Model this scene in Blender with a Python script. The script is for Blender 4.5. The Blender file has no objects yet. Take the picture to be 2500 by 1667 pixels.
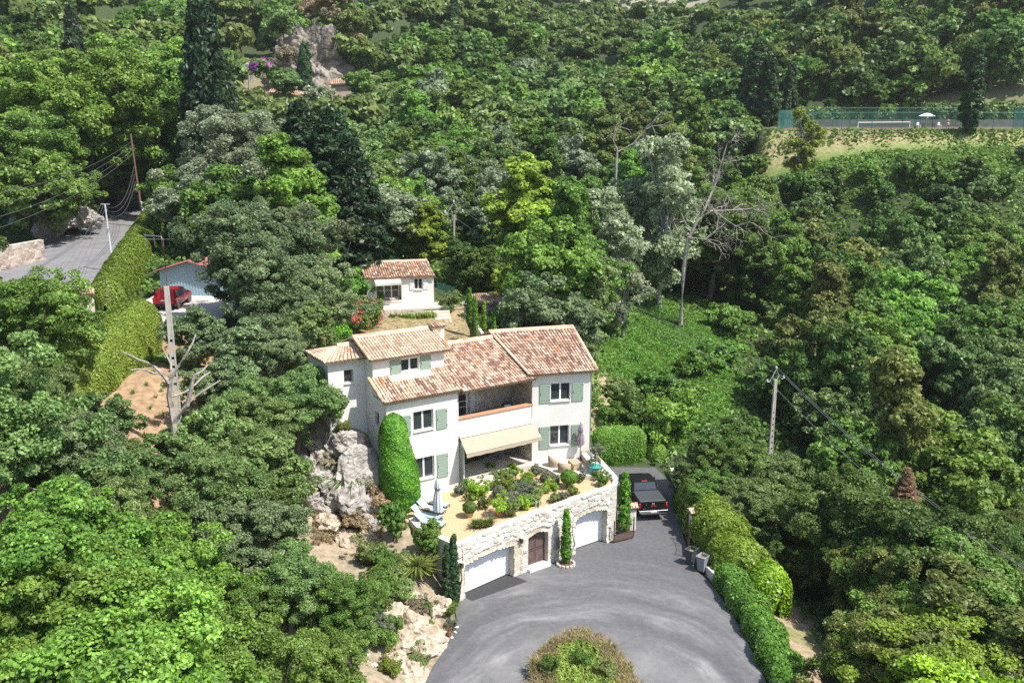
import bpy, math, random
import numpy as np
from mathutils import Vector, Matrix, noise
random.seed(7); rng = np.random.default_rng(11)
R = math.radians
C = bpy.context.scene.collection
scene = bpy.context.scene
# ---------------- camera ----------------
F, CX, CY, CH, TH = 2270.0, 1250.0, 833.5, 27.0, R(13.9)
ct, st = math.cos(TH), math.sin(TH)
cam = bpy.data.cameras.new('camera'); co = bpy.data.objects.new('camera', cam); C.objects.link(co)
cam.sensor_width = 36.0; cam.lens = 36.0 * F / 2500.0; cam.clip_start = 0.5; cam.clip_end = 5000
co.location = (0, 0, CH); co.rotation_euler = (R(90) - TH, 0, 0); scene.camera = co
# ---------------- sky and sun ----------------
SUN_EL, SUN_DIR = R(57), Vector((0.88, -0.47, 0)).normalized()
w = bpy.data.worlds.new('World'); scene.world = w; w.use_nodes = True
nt = w.node_tree; bg = nt.nodes['Background']; sky = nt.nodes.new('ShaderNodeTexSky')
sky.sky_type = 'NISHITA'; sky.sun_disc = False; sky.sun_elevation = SUN_EL
sky.sun_rotation = math.atan2(SUN_DIR.x, SUN_DIR.y); sky.air_density = 1.2; sky.dust_density = 1.5
nt.links.new(sky.outputs[0], bg.inputs[0]); bg.inputs[1].default_value = 0.12
sl = bpy.data.lights.new('sun', 'SUN'); sl.energy = 5.0; sl.angle = R(0.55); sl.color = (1.0, 0.955, 0.88)
so = bpy.data.objects.new('sun', sl); C.objects.link(so); so.location = (30, -20, 80)
sd = Vector((SUN_DIR.x * math.cos(SUN_EL), SUN_DIR.y * math.cos(SUN_EL), math.sin(SUN_EL)))
so.rotation_euler = sd.to_track_quat('Z', 'Y').to_euler()
scene.view_settings.view_transform = 'Standard'; scene.view_settings.look = 'None'
scene.view_settings.exposure = 0.55; scene.view_settings.gamma = 1.0
scene.render.engine = 'CYCLES'
cy = scene.cycles; cy.max_bounces = 7; cy.diffuse_bounces = 3; cy.glossy_bounces = 3; cy.transmission_bounces = 3
cy.transparent_max_bounces = 6; cy.use_denoising = False; cy.denoiser = 'OPENIMAGEDENOISE'; cy.denoising_input_passes = 'RGB_ALBEDO_NORMAL'; cy.caustics_reflective = False; cy.caustics_refractive = False
cy.sample_clamp_indirect = 4.0

# ---------------- helpers ----------------
def ray(px, py):
    a = (px - CX) / F; b = (py - CY) / F
    return np.array([a, ct - b * st, -st - b * ct])
def at(px, py, z):                      # the point of height z that the photograph shows at a pixel
    r = ray(px, py); t = (z - CH) / r[2]
    return Vector((r[0] * t, r[1] * t, z))
def proj(x, y, z):
    zc = y * ct - (z - CH) * st
    return CX + F * x / zc, CY + F * (-y * st - (z - CH) * ct) / zc, zc

def tag(o, label=None, cat=None, group=None, kind=None):
    if label: o['label'] = label
    if cat: o['category'] = cat
    if group: o['group'] = group
    if kind: o['kind'] = kind
    return o
def empty(name, loc=(0, 0, 0), rz=0.0, label=None, cat=None, group=None):
    o = bpy.data.objects.new(name, None); C.objects.link(o); o.location = loc
    o.rotation_euler = (0, 0, rz); o.empty_display_size = 0.3
    return tag(o, label, cat, group)
def kids(o): return [c for c in CH_OF.get(o.name, [])]
CH_OF = {}
def link(o, parent=None):
    C.objects.link(o)
    if parent is not None:
        o.parent = parent; CH_OF.setdefault(parent.name, []).append(o)
    return o
def dup(o, loc=None, rz=None, scale=None, label=None, group=None, parent=None):
    c = o.copy(); link(c, parent)
    if loc is not None: c.location = loc
    if rz is not None: c.rotation_euler = (0, 0, rz)
    if scale is not None: c.scale = (scale, scale, scale) if np.isscalar(scale) else scale
    if label: c['label'] = label
    if group: c['group'] = group
    for k in list(CH_OF.get(o.name, [])):
        dup(k, parent=c)
    return c

def ax_frame(d):
    d = Vector(d).normalized(); u = d.cross(Vector((0, 0, 1)))
    if u.length < 1e-4: u = Vector((1, 0, 0))
    u.normalize(); return u, u.cross(d).normalized()

class MB:                                # collects shapes, links them as ONE mesh object
    def __init__(s, M=None): s.v, s.f, s.m, s.c, s.M, s.mi, s.col = [], [], [], [], M, 0, None
    def add(s, vs, fs, col=None):
        n = len(s.v)
        for p in vs:
            p = Vector(p); s.v.append(s.M @ p if s.M else p)
        col = col or s.col
        for f in fs: s.f.append([i + n for i in f]); s.m.append(s.mi); s.c.append(col or (1, 1, 1))
        return s
    def box(s, c, d, rz=0, col=None):
        cx_, cy_, cz_ = c; a, b, h = d[0] / 2, d[1] / 2, d[2] / 2; q, r = math.cos(rz), math.sin(rz)
        vs = [(cx_ + x * q - y * r, cy_ + x * r + y * q, cz_ + z) for z in (-h, h) for x, y in ((-a, -b), (a, -b), (a, b), (-a, b))]
        return s.add(vs, [(3, 2, 1, 0), (4, 5, 6, 7), (0, 1, 5, 4), (1, 2, 6, 5), (2, 3, 7, 6), (3, 0, 4, 7)], col)
    def bx(s, x0, x1, y0, y1, z0, z1, col=None):
        return s.box(((x0 + x1) / 2, (y0 + y1) / 2, (z0 + z1) / 2), (abs(x1 - x0), abs(y1 - y0), abs(z1 - z0)), 0, col)
    def bbox(s, c, d, b=0.02, rz=0, col=None):      # box with chamfered edges
        q, r = math.cos(rz), math.sin(rz); h = [d[0] / 2, d[1] / 2, d[2] / 2]; vs = []; idx = {}
        for sx in (-1, 1):
            for sy in (-1, 1):
                for sz in (-1, 1):
                    for a in range(3):
                        p = [sx * (h[0] - b), sy * (h[1] - b), sz * (h[2] - b)]; sg = (sx, sy, sz)
                        p[a] = sg[a] * h[a]; idx[(sx, sy, sz, a)] = len(vs)
                        vs.append((c[0] + p[0] * q - p[1] * r, c[1] + p[0] * r + p[1] * q, c[2] + p[2]))
        fs = []
        for a in range(3):
            o1, o2 = [k for k in range(3) if k != a]
            for sg in (-1, 1):
                f = []
                for s1, s2 in ((-1, -1), (1, -1), (1, 1), (-1, 1)):
                    k = [0, 0, 0]; k[a] = sg; k[o1] = s1; k[o2] = s2; f.append(idx[(*k, a)])
                fs.append(f)
            for s1 in (-1, 1):
                for s2 in (-1, 1):
                    f = []
                    for sa, w_ in ((-1, o1), (1, o1), (1, o2), (-1, o2)):
                        k = [0, 0, 0]; k[a] = sa; k[o1] = s1; k[o2] = s2; f.append(idx[(*k, w_)])
                    fs.append(f)
        for sx in (-1, 1):
            for sy in (-1, 1):
                for sz in (-1, 1): fs.append([idx[(sx, sy, sz, a)] for a in range(3)])
        return s.add(vs, fs, col)
    def tube(s, pts, rad, n=8, cap=True, col=None):
        pts = [Vector(p) for p in pts]; k = len(pts)
        rad = [rad] * k if np.isscalar(rad) else list(rad)
        vs, fs = [], []; pu = None
        for i, p in enumerate(pts):
            d = (pts[min(i + 1, k - 1)] - pts[max(i - 1, 0)]); u, v = ax_frame(d)
            if pu is not None:
                dn = d.normalized(); u2 = (pu - dn * pu.dot(dn))
                if u2.length > 1e-4: u = u2.normalized(); v = dn.cross(u)
            pu = u
            for j in range(n):
                a = 2 * math.pi * j / n; vs.append(p + (u * math.cos(a) + v * math.sin(a)) * rad[i])
        for i in range(k - 1):
            for j in range(n): fs.append((i * n + j, i * n + (j + 1) % n, (i + 1) * n + (j + 1) % n, (i + 1) * n + j))
        if cap: fs.append(list(range(n))[::-1]); fs.append([(k - 1) * n + j for j in range(n)])
        return s.add(vs, fs, col)
    def lathe(s, prof, c=(0, 0, 0), n=16, col=None, sx=1, sy=1):
        vs, fs = [], []
        for r, z in prof:
            for j in range(n):
                a = 2 * math.pi * j / n; vs.append((c[0] + r * math.cos(a) * sx, c[1] + r * math.sin(a) * sy, c[2] + z))
        for i in range(len(prof) - 1):
            for j in range(n): fs.append((i * n + j, i * n + (j + 1) % n, (i + 1) * n + (j + 1) % n, (i + 1) * n + j))
        fs.append(list(range(n))[::-1]); fs.append([(len(prof) - 1) * n + j for j in range(n)])
        return s.add(vs, fs, col)
    def prism(s, poly, z0, z1, col=None):
        n = len(poly); ar = sum(poly[i][0] * poly[(i + 1) % n][1] - poly[(i + 1) % n][0] * poly[i][1] for i in range(n))
        if ar < 0: poly = poly[::-1]
        g = (lambda z, p: z(p[0], p[1]) if callable(z) else z)
        vs = [(p[0], p[1], g(z0, p)) for p in poly] + [(p[0], p[1], g(z1, p)) for p in poly]
        fs = [list(range(n))[::-1], list(range(n, 2 * n))] + [(i, (i + 1) % n, n + (i + 1) % n, n + i) for i in range(n)]
        return s.add(vs, fs, col)
    def vprism(s, poly, y0, y1, col=None):           # polygon in x,z pushed along y
        n = len(poly); ar = sum(poly[i][0] * poly[(i + 1) % n][1] - poly[(i + 1) % n][0] * poly[i][1] for i in range(n))
        if ar > 0: poly = poly[::-1]
        vs = [(p[0], y0, p[1]) for p in poly] + [(p[0], y1, p[1]) for p in poly]
        fs = [list(range(n))[::-1], list(range(n, 2 * n))] + [(i, (i + 1) % n, n + (i + 1) % n, n + i) for i in range(n)]
        return s.add(vs, fs, col)
    def build(s, name, mats, parent=None, smooth=False, loc=None):
        me = bpy.data.meshes.new(name); me.from_pydata([tuple(p) for p in s.v], [], s.f)
        mats = mats if isinstance(mats, (list, tuple)) else [mats]
        for m in mats: me.materials.append(m)
        if any(s.m): me.polygons.foreach_set('material_index', s.m)
        if any(c != (1, 1, 1) for c in s.c):
            a = me.color_attributes.new('Col', 'FLOAT_COLOR', 'CORNER'); buf = []
            for f, c in zip(s.f, s.c): buf += [c[0], c[1], c[2], 1.0] * len(f)
            a.data.foreach_set('color', buf)
        if smooth: me.polygons.foreach_set('use_smooth', [True] * len(me.polygons))
        me.update(); o = bpy.data.objects.new(name, me); link(o, parent)
        if loc is not None: o.location = loc
        return o

def np_mesh(name, V, Q, mats, parent=None, tint=None, col=None, smooth=False):
    me = bpy.data.meshes.new(name); V = np.asarray(V, np.float32); Q = np.asarray(Q, np.int32); k = Q.shape[1]
    me.vertices.add(len(V)); me.vertices.foreach_set('co', V.ravel())
    me.loops.add(Q.size); me.loops.foreach_set('vertex_index', Q.ravel())
    me.polygons.add(len(Q)); me.polygons.foreach_set('loop_start', np.arange(0, Q.size, k, dtype=np.int32))
    me.polygons.foreach_set('loop_total', np.full(len(Q), k, np.int32))
    if smooth: me.polygons.foreach_set('use_smooth', np.ones(len(Q), bool))
    me.update(calc_edges=True)
    if tint is not None:
        a = me.attributes.new('tint', 'FLOAT', 'POINT'); a.data.foreach_set('value', np.asarray(tint, np.float32))
    if col is not None:
        a = me.color_attributes.new('Col', 'FLOAT_COLOR', 'POINT')
        a.data.foreach_set('color', np.concatenate([np.asarray(col, np.float32), np.ones((len(V), 1), np.float32)], 1).ravel())
    for m in (mats if isinstance(mats, (list, tuple)) else [mats]): me.materials.append(m)
    o = bpy.data.objects.new(name, me); link(o, parent); return o

# ---------------- materials ----------------
MATS = {}
def mat(name, col, rough=0.8, col2=None, ns=3.0, bump=0.0, bs=20.0, metal=0.0, spec=0.3, attr=False, coord='Object', detail=4, stretch=None, emit=None, var=0.0):
    if name in MATS: return MATS[name]
    m = bpy.data.materials.new(name); m.use_nodes = True; MATS[name] = m
    n = m.node_tree; b = n.nodes['Principled BSDF']
    b.inputs['Roughness'].default_value = rough; b.inputs['Metallic'].default_value = metal
    b.inputs['Specular IOR Level'].default_value = spec
    tc = n.nodes.new('ShaderNodeTexCoord'); src = tc.outputs[coord]
    if stretch:
        mp = n.nodes.new('ShaderNodeMapping'); mp.inputs['Scale'].default_value = stretch
        n.links.new(src, mp.inputs[0]); src = mp.outputs[0]
    out = None
    if col2 is not None or attr:
        nz = n.nodes.new('ShaderNodeTexNoise'); nz.inputs['Scale'].default_value = ns; nz.inputs['Detail'].default_value = detail
        nz.inputs['Roughness'].default_value = 0.62
        n.links.new(src, nz.inputs['Vector'])
        rp = n.nodes.new('ShaderNodeValToRGB'); rp.color_ramp.elements[0].position = 0.35; rp.color_ramp.elements[1].position = 0.65
        n.links.new(nz.outputs[0], rp.inputs[0])
        c2 = col2 if col2 is not None else tuple(min(1, c * 0.78) for c in col)
        rp.color_ramp.elements[0].color = (*c2, 1); rp.color_ramp.elements[1].color = (*col, 1); out = rp.outputs[0]
        if attr:
            at_ = n.nodes.new('ShaderNodeAttribute'); at_.attribute_name = 'Col'
            mx = n.nodes.new('ShaderNodeMix'); mx.data_type = 'RGBA'; mx.blend_type = 'MULTIPLY'; mx.inputs[0].default_value = 1
            n.links.new(at_.outputs['Color'], mx.inputs[6]); n.links.new(out, mx.inputs[7]); out = mx.outputs[2]
        n.links.new(out, b.inputs['Base Color'])
    else: b.inputs['Base Color'].default_value = (*col, 1)
    if bump:
        nz2 = n.nodes.new('ShaderNodeTexNoise'); nz2.inputs['Scale'].default_value = bs; nz2.inputs['Detail'].default_value = 5
        n.links.new(src, nz2.inputs['Vector']); bp = n.nodes.new('ShaderNodeBump'); bp.inputs['Strength'].default_value = 1.0
        bp.inputs['Distance'].default_value = bump; n.links.new(nz2.outputs[0], bp.inputs['Height']); n.links.new(bp.outputs[0], b.inputs['Normal'])
    if emit: b.inputs['Emission Color'].default_value = (*emit, 1); b.inputs['Emission Strength'].default_value = 1
    return m
def leaf(name, dark, light, rough=0.45, trans=0.38, hue=0.015, val=0.22, ns=0.25, third=None):
    if name in MATS: return MATS[name]
    m = bpy.data.materials.new(name); m.use_nodes = True; MATS[name] = m; n = m.node_tree; L_ = n.links.new
    b = n.nodes['Principled BSDF']; out = n.nodes['Material Output']
    a = n.nodes.new('ShaderNodeAttribute'); a.attribute_name = 'tint'
    rp = n.nodes.new('ShaderNodeValToRGB'); rp.color_ramp.elements[0].color = (*dark, 1); rp.color_ramp.elements[1].color = (*light, 1)
    if third:
        e = rp.color_ramp.elements.new(0.93); e.color = (*light, 1); rp.color_ramp.elements[-1].color = (*third, 1)
    L_(a.outputs['Fac'], rp.inputs[0])
    oi = n.nodes.new('ShaderNodeObjectInfo'); hs = n.nodes.new('ShaderNodeHueSaturation')
    mr = n.nodes.new('ShaderNodeMapRange'); mr.inputs[3].default_value = 0.5 - hue; mr.inputs[4].default_value = 0.5 + hue
    L_(oi.outputs['Random'], mr.inputs[0]); L_(mr.outputs[0], hs.inputs['Hue'])
    tc = n.nodes.new('ShaderNodeTexCoord'); nz = n.nodes.new('ShaderNodeTexNoise'); nz.inputs['Scale'].default_value = ns * 4; nz.inputs['Detail'].default_value = 2
    L_(tc.outputs['Object'], nz.inputs['Vector'])
    m2 = n.nodes.new('ShaderNodeMath'); m2.operation = 'MULTIPLY_ADD'; m2.inputs[1].default_value = 7.13; m2.inputs[2].default_value = 0
    fr = n.nodes.new('ShaderNodeMath'); fr.operation = 'FRACT'; L_(oi.outputs['Random'], m2.inputs[0]); L_(m2.outputs[0], fr.inputs[0])
    mv = n.nodes.new('ShaderNodeMapRange'); mv.inputs[3].default_value = 1 - val; mv.inputs[4].default_value = 1 + val; L_(fr.outputs[0], mv.inputs[0])
    mn = n.nodes.new('ShaderNodeMapRange'); mn.inputs[1].default_value = 0.3; mn.inputs[2].default_value = 0.7; mn.inputs[3].default_value = 0.82; mn.inputs[4].default_value = 1.2
    L_(nz.outputs[0], mn.inputs[0]); mm = n.nodes.new('ShaderNodeMath'); mm.operation = 'MULTIPLY'; L_(mv.outputs[0], mm.inputs[0]); L_(mn.outputs[0], mm.inputs[1])
    L_(mm.outputs[0], hs.inputs['Value']); L_(rp.outputs[0], hs.inputs['Color']); L_(hs.outputs[0], b.inputs['Base Color'])
    b.inputs['Roughness'].default_value = rough; b.inputs['Specular IOR Level'].default_value = 0.35
    tr = n.nodes.new('ShaderNodeBsdfTranslucent'); ms = n.nodes.new('ShaderNodeMixShader'); ms.inputs[0].default_value = trans
    g = n.nodes.new('ShaderNodeGamma'); g.inputs[1].default_value = 0.85; L_(hs.outputs[0], g.inputs[0]); L_(g.outputs[0], tr.inputs[0])
    L_(b.outputs[0], ms.inputs[1]); L_(tr.outputs[0], ms.inputs[2]); L_(ms.outputs[0], out.inputs[0]); return m

LEAF = dict(
    bright=leaf('leaf_bright', (.07,.16,.02), (.31,.52,.09)),
    mid=leaf('leaf_mid', (.06,.125,.02), (.25,.40,.08)),
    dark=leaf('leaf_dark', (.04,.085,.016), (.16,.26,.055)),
    oak=leaf('leaf_oak', (.08,.15,.035), (.30,.42,.14)),
    holm=leaf('leaf_holm', (.085,.14,.055), (.30,.39,.18)),
    olive=leaf('leaf_olive', (.14,.19,.10), (.40,.48,.29)),
    lime=leaf('leaf_lime', (.17,.30,.02), (.50,.68,.11)),
    pine=leaf('leaf_pine', (.09,.14,.03), (.29,.38,.11)),
    cypress=leaf('leaf_cypress', (.016,.05,.016), (.065,.13,.04), trans=0.15),
    conifer=leaf('leaf_conifer', (.012,.036,.014), (.05,.10,.034), trans=0.15),
    yellow=leaf('leaf_yellow', (.10,.16,.015), (.34,.44,.06)),
    ochre=leaf('leaf_ochre', (.09,.135,.025), (.33,.38,.10)),
    poplar=leaf('leaf_poplar', (.22,.29,.14), (.52,.60,.38)),
    rust=leaf('leaf_rust', (.14,.08,.045), (.42,.26,.16)),
    clip=leaf('leaf_clipped', (0.066, 0.177, 0.012), (0.226, 0.460, 0.038), trans=0.2),
    clipy=leaf('leaf_hedge_yellow', (.06,.11,.01), (.24,.34,.05), trans=0.2),
    ivy=leaf('leaf_ivy', (.06,.14,.015), (.24,.42,.07)),
    lav=leaf('leaf_lavender', (0.130, 0.165, 0.104), (0.325, 0.366, 0.260)),
    herb=leaf('leaf_herb', (0.113, 0.177, 0.047), (0.395, 0.495, 0.170)),
    citrus=leaf('leaf_citrus', (0.094, 0.212, 0.016), (0.528, 0.743, 0.066), rough=0.3),
    dry=leaf('leaf_dry', (0.26, 0.19, 0.10), (0.62, 0.50, 0.30)),
    scrub=leaf('leaf_scrub', (0.22, 0.19, 0.11), (0.52, 0.47, 0.30)),
    pink=leaf('petal_pink', (0.45, 0.04, 0.08), (0.85, 0.2, 0.28)),
    purple=leaf('petal_purple', (0.28, 0.03, 0.32), (0.6, 0.12, 0.62)),
    blue=leaf('petal_blue', (0.3, 0.34, 0.6), (0.55, 0.6, 0.9)),
    grass=leaf('grass_blades', (0.170, 0.248, 0.029), (0.490, 0.601, 0.133)),
    straw=leaf('straw_blades', (0.24, 0.19, 0.08), (0.55, 0.46, 0.25)),
)
bark = mat('bark', (0.16, 0.13, 0.10), 0.95, (0.07, 0.055, 0.045), 6, 0.03, 12)
bark_pale = mat('bark_pale', (0.52, 0.50, 0.45), 0.9, (0.25, 0.23, 0.20), 5, 0.01, 12)
bark_dead = mat('bark_dead', (0.42, 0.38, 0.34), 0.95, (0.22, 0.19, 0.17), 5, 0.01, 12)
# ---------------- terrain ----------------
def rayz(px, py, zc):                    # world point at camera depth zc
    b = (py - CY) / F
    return ((px - CX) / F * zc, zc * (ct - b * st), CH - zc * (st + b * ct))
CP = [(5, 50, 0), (5, 62, 0), (8, 68, .2), (0, 40, -.6), (5, 30, -1.5), (0, 15, -4), (13.5, 60, -.3), (14, 50, -.8), (16, 44, -1.2), (14, 36, -1.8),
      (20, 55, -3.5), (25, 60, -5), (28, 75, -3), (30, 50, -7), (40, 60, -7), (45, 80, -3), (22, 38, -5), (35, 36, -9), (60, 50, -6), (25, 20, -9), (-20, 15, -1), (-40, 20, 4),
      (12, 74, 2.2), (13, 85, 4), (18, 95, 5.2), (25, 90, 2), (30, 100, 3), (19, 70, -.5), (7, 71, 3.6), (-2, 68, 7.3), (-8, 66, 8), (-8, 76, 8.2), (-4, 84, 8.9), (-10, 92, 10.3),
      (0, 92, 9), (5, 85, 7), (-14, 80, 9), (-15, 70, 9), (-10.6, 55.2, 7.6), (-12, 58, 8.6), (-8.2, 53.3, 3.3), (-9.6, 56.6, 7.4), (-13, 54.3, 6.3), (-12.3, 51, 4),
      (-9, 50, 2.6), (-6.5, 51, 2.9), (-5.2, 48.3, 1.6), (-6.4, 43.2, 1.7), (-6.8, 38.5, 1.3), (-4.3, 43, .1), (-4.8, 40, 0), (-3.6, 46.3, .2), (-12, 46, 3.0), (-11, 39, 1.8), (-16, 50, 6.5), (-19, 46, 7.6), (-22, 35, 4),
      (-30, 40, 7.5), (-20, 60, 9.6), (-23.5, 59, 10), (-27, 64, 10.2), (-35, 62, 10.4), (-38, 74, 11.6), (-20, 75, 10.5), (-20, 90, 12), (-37, 84, 12.2), (-45, 88, 12.3), (-49, 101, 12.5), (-62, 96, 12.8), (-40, 108, 12.8),
      (-49, 123, 13), (-55, 140, 14.2), (-70, 120, 18), (-78, 104, 17), (-60, 152, 19), (-90, 150, 28), (-52, 180, 19), (-79, 170, 28), (-60, 230, 38), (-100, 230, 52), (-43, 192, 25), (-47, 213, 40), (-30, 190, 24), (-30, 215, 33), (-25, 240, 42),
      (0, 110, 9.6), (0, 130, 12), (0, 160, 16.5), (0, 200, 25), (0, 260, 40), (0, 340, 62), (-25, 110, 12), (-25, 150, 17), (20, 120, 6), (35, 115, 3.5), (50, 100, 0), (60, 80, -2), (70, 118, 8), (50, 138, 19), (42, 132, 13),
      (64, 138, 19.5), (84, 136, 20), (80, 110, 7), (95, 140, 24), (60, 187, 27), (60, 220, 38), (90, 200, 34), (60, 280, 60), (100, 260, 62), (130, 330, 100), (35, 180, 20), (20, 220, 28), (30, 260, 38),
      (52, 350, 50), (40, 300, 42), (100, 420, 78), (200, 450, 135), (0, 450, 88), (-100, 450, 125), (-150, 300, 88), (-200, 200, 60), (-200, 100, 30), (-100, 60, 15), (80, 480, 58),
      (123, 730, 88), (60, 780, 118), (180, 760, 120), (120, 950, 190), (-100, 900, 200), (300, 900, 220), (-300, 600, 200), (400, 500, 180), (300, 200, 60), (200, 100, 10), (120, 60, 0), (100, 10, -10), (-150, 0, 10)]
CP = np.array(CP, float)
def _phi(d2, r): return np.sqrt(d2 + r * r)
_sc = lambda P: P
_D2 = ((CP[:, None, :2] - CP[None, :, :2]) ** 2).sum(-1)
_A = np.block([[_phi(_D2, 1.2) - 0.02 * np.eye(len(CP)) * 0, np.c_[np.ones(len(CP)), CP[:, :2]]], [np.r_[np.ones((1, len(CP))), CP[:, :2].T], np.zeros((3, 3))]])
_W = np.linalg.solve(_A, np.r_[CP[:, 2], 0, 0, 0])
def inpoly(x, y, poly):
    x = np.asarray(x, float); y = np.asarray(y, float); c = np.zeros(x.shape, bool); n = len(poly)
    for i in range(n):
        x0, y0 = poly[i]; x1, y1 = poly[(i + 1) % n]
        if y0 == y1: continue
        c ^= ((y0 > y) != (y1 > y)) & (x < (x1 - x0) * (y - y0) / (y1 - y0) + x0)
    return c
def dpoly(x, y, poly):
    d = np.full(np.shape(x), 1e9); n = len(poly)
    for i in range(n):
        x0, y0 = poly[i]; x1, y1 = poly[(i + 1) % n]; dx, dy = x1 - x0, y1 - y0; L2 = dx * dx + dy * dy + 1e-9
        t = np.clip(((x - x0) * dx + (y - y0) * dy) / L2, 0, 1); d = np.minimum(d, np.hypot(x - x0 - t * dx, y - y0 - t * dy))
    return np.where(inpoly(x, y, poly), 0, d)
DRIVE = [(-3.2, 47.0), (-3.0, 45.6), (-3.3, 43.6), (-3.9, 41.5), (-4.6, 38), (-5.6, 34), (-7, 28), (6, 22), (17, 24), (14.5, 30), (13.2, 35), (12.4, 39.9), (12.4, 42.3), (12.2, 46.3), (11.8, 49.4), (11.15, 51.5), (11.2, 56), (11.7, 61.2), (11.9, 65), (11.2, 68.2),
         (7.4, 68.2), (7.0, 62), (7.2, 57.5), (7.0, 55.8), (6.45, 55.4), (5.9, 55.9), (3.7, 53.9), (2.1, 52.6), (.7, 51.6), (-.3, 51.0), (-3.3, 48.3)]
TERR = [(-3.1, 47.75), (.1, 50.72), (2.2, 52.3), (4.05, 53.75), (6.35, 55.5), (6.6, 56.5), (6.3, 57.9), (5.75, 60.4), (5.2, 60.9), (0, 62), (-7.4, 54.3), (-7.0, 53.2), (-6.2, 52.6), (-5.6, 50.8)]
HOUSE = [(-7.5, 54.1), (-3.4, 56.6), (1.4, 59.7), (5.2, 60.5), (3.8, 67), (-5, 66.5), (-11.5, 61.5), (-11.6, 56.2), (-9.2, 56.4)]
PAD = [(-31, 65.4), (-21.5, 65.4), (-21.5, 80), (-31, 80)]
COURT = [(39.5, 147.5), (100, 146), (104, 178), (41, 178)]
ROAD = [(-70, 94), (-58, 92.5), (-50, 88), (-44, 81), (-41.5, 70), (-41, 60), (-34.8, 60), (-35, 72), (-37, 83), (-40.5, 94), (-45.5, 109), (-50, 126), (-54, 142), (-56, 160), (-60.5, 160), (-59, 142), (-56, 128), (-53, 114), (-54, 105), (-62, 103), (-72, 106)]
LAWN = [(-12.6, 86.2), (-3.2, 85.2), (-2.6, 80), (-3.4, 72), (-9, 69), (-12.3, 73)]
COTT = [(-14, 84), (-6.6, 84), (-5, 93), (-13, 93)]
MEADOW = [(7.5, 71), (11, 72), (16, 77), (20, 86), (22, 97), (17, 102), (13, 94), (9, 82)]
SOILR = [(14.3, 58), (16, 57), (17.5, 50), (16.5, 44), (16.3, 36), (15.5, 30), (17, 25), (13.3, 26), (13.6, 34), (13.6, 42), (14, 50)]
SLOPEZ = [(DRIVE, -0.12, 1.2), (TERR, -0.12, 0.01), (PAD, 11.4, 1.2), (COURT, 24.1, 3.0)]
_mn = lambda x, y, s, a: a * (np.sin(x * s + 1.3 * np.sin(y * s * .7)) * np.cos(y * s * 1.1 + 1.7 * np.sin(x * s * .6)))
def hgt(x, y):
    x = np.asarray(x, float); y = np.asarray(y, float); sh = x.shape; X, Y = x.ravel(), y.ravel(); out = np.empty(X.shape)
    for i in range(0, len(X), 4000):
        d2 = (X[i:i + 4000, None] - CP[:, 0]) ** 2 + (Y[i:i + 4000, None] - CP[:, 1]) ** 2
        out[i:i + 4000] = _phi(d2, 1.2) @ _W[:-3] + _W[-3] + X[i:i + 4000] * _W[-2] + Y[i:i + 4000] * _W[-1]
    out += _mn(X, Y, .9, .12) + _mn(X, Y, .31, .25) + _mn(X, Y, 2.3, .05) + np.where(Y > 200, _mn(X, Y, .06, 3), 0)
    rd = dpoly(X, Y, ROAD); rz = 11.6 + np.clip((Y - 80) / 60, -.3, 1.6) * 2.1
    t = np.clip(1 - rd / 2.5, 0, 1); t = t * t * (3 - 2 * t); out = out * (1 - t) + (rz - 0.12) * t
    for poly, z, wd in SLOPEZ:
        d = dpoly(X, Y, poly); t = np.clip(1 - d / wd, 0, 1); t = t * t * (3 - 2 * t); out = out * (1 - t) + z * t
    return out.reshape(sh)
def h1(x, y): return float(hgt(np.array([x]), np.array([y]))[0])
def axis(a, b, d, lo, hi, g=1.06):
    m = list(np.arange(a, b + 1e-6, d)); s = d; v = b
    while v < hi: s *= g; v += s; m.append(v)
    s = d; v = a; pre = []
    while v > lo: s *= g; v -= s; pre.append(v)
    return np.array(pre[::-1] + m)
gx = axis(-42, 34, .5, -700, 800, 1.05); gy = axis(32, 100, .5, -30, 1100, 1.035)
GX, GY = np.meshgrid(gx, gy); GZ = hgt(GX, GY)
V = np.c_[GX.ravel(), GY.ravel(), GZ.ravel()]; nx, ny = len(gx), len(gy)
ii = (np.arange(ny - 1)[:, None] * nx + np.arange(nx - 1)[None]).ravel(); Q = np.c_[ii, ii + 1, ii + nx + 1, ii + nx]
gzx = np.gradient(GZ, gx, axis=1); gzy = np.gradient(GZ, gy, axis=0); slope = np.hypot(gzx, gzy).ravel()
vx, vy = V[:, 0], V[:, 1]
base = np.tile(np.array([.06, .085, .03]), (len(V), 1))       # forest floor, leaf litter
def paint(mask, c, k=1.0):
    m = np.clip(mask, 0, 1)[:, None] * k; base[:] = base * (1 - m) + np.array(c) * m
nz1 = np.array([noise.noise((float(a) * .35, float(b) * .35, 0)) for a, b in zip(vx, vy)])
soft = lambda poly, wd: np.clip(1 - dpoly(vx, vy, poly) / wd, 0, 1)
paint(((vx > -34) & (vx < -9) & (vy > 40) & (vy < 66)) * (1.0), (.46, .30, .19), .9)       # ochre soil under the oaks
paint(soft([(-14, 56), (-8, 55), (-5, 51), (-4, 46), (-4, 30), (-9, 30), (-10, 44), (-14, 50)], 1.5), (.42, .34, .25), .9)
paint(soft(LAWN, 1), (.38, .30, .17)); paint(soft(LAWN, 1) * (nz1 > .12), (.30, .28, .12), .6)
paint(soft([(-15, 69), (-12, 69), (-12, 90), (-16, 90)], 1), (.3, .26, .12), .8)
paint(soft(MEADOW, 2.5), (.12, .24, .03)); paint(soft([(6, 69.5), (10, 70), (14, 75), (8.5, 79), (6.5, 74)], 1), (.44, .34, .23), .95)
paint(soft(SOILR, .8), (.44, .33, .23)); paint(soft(SOILR, .8) * (nz1 > .15), (.2, .24, .07), .6)
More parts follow.
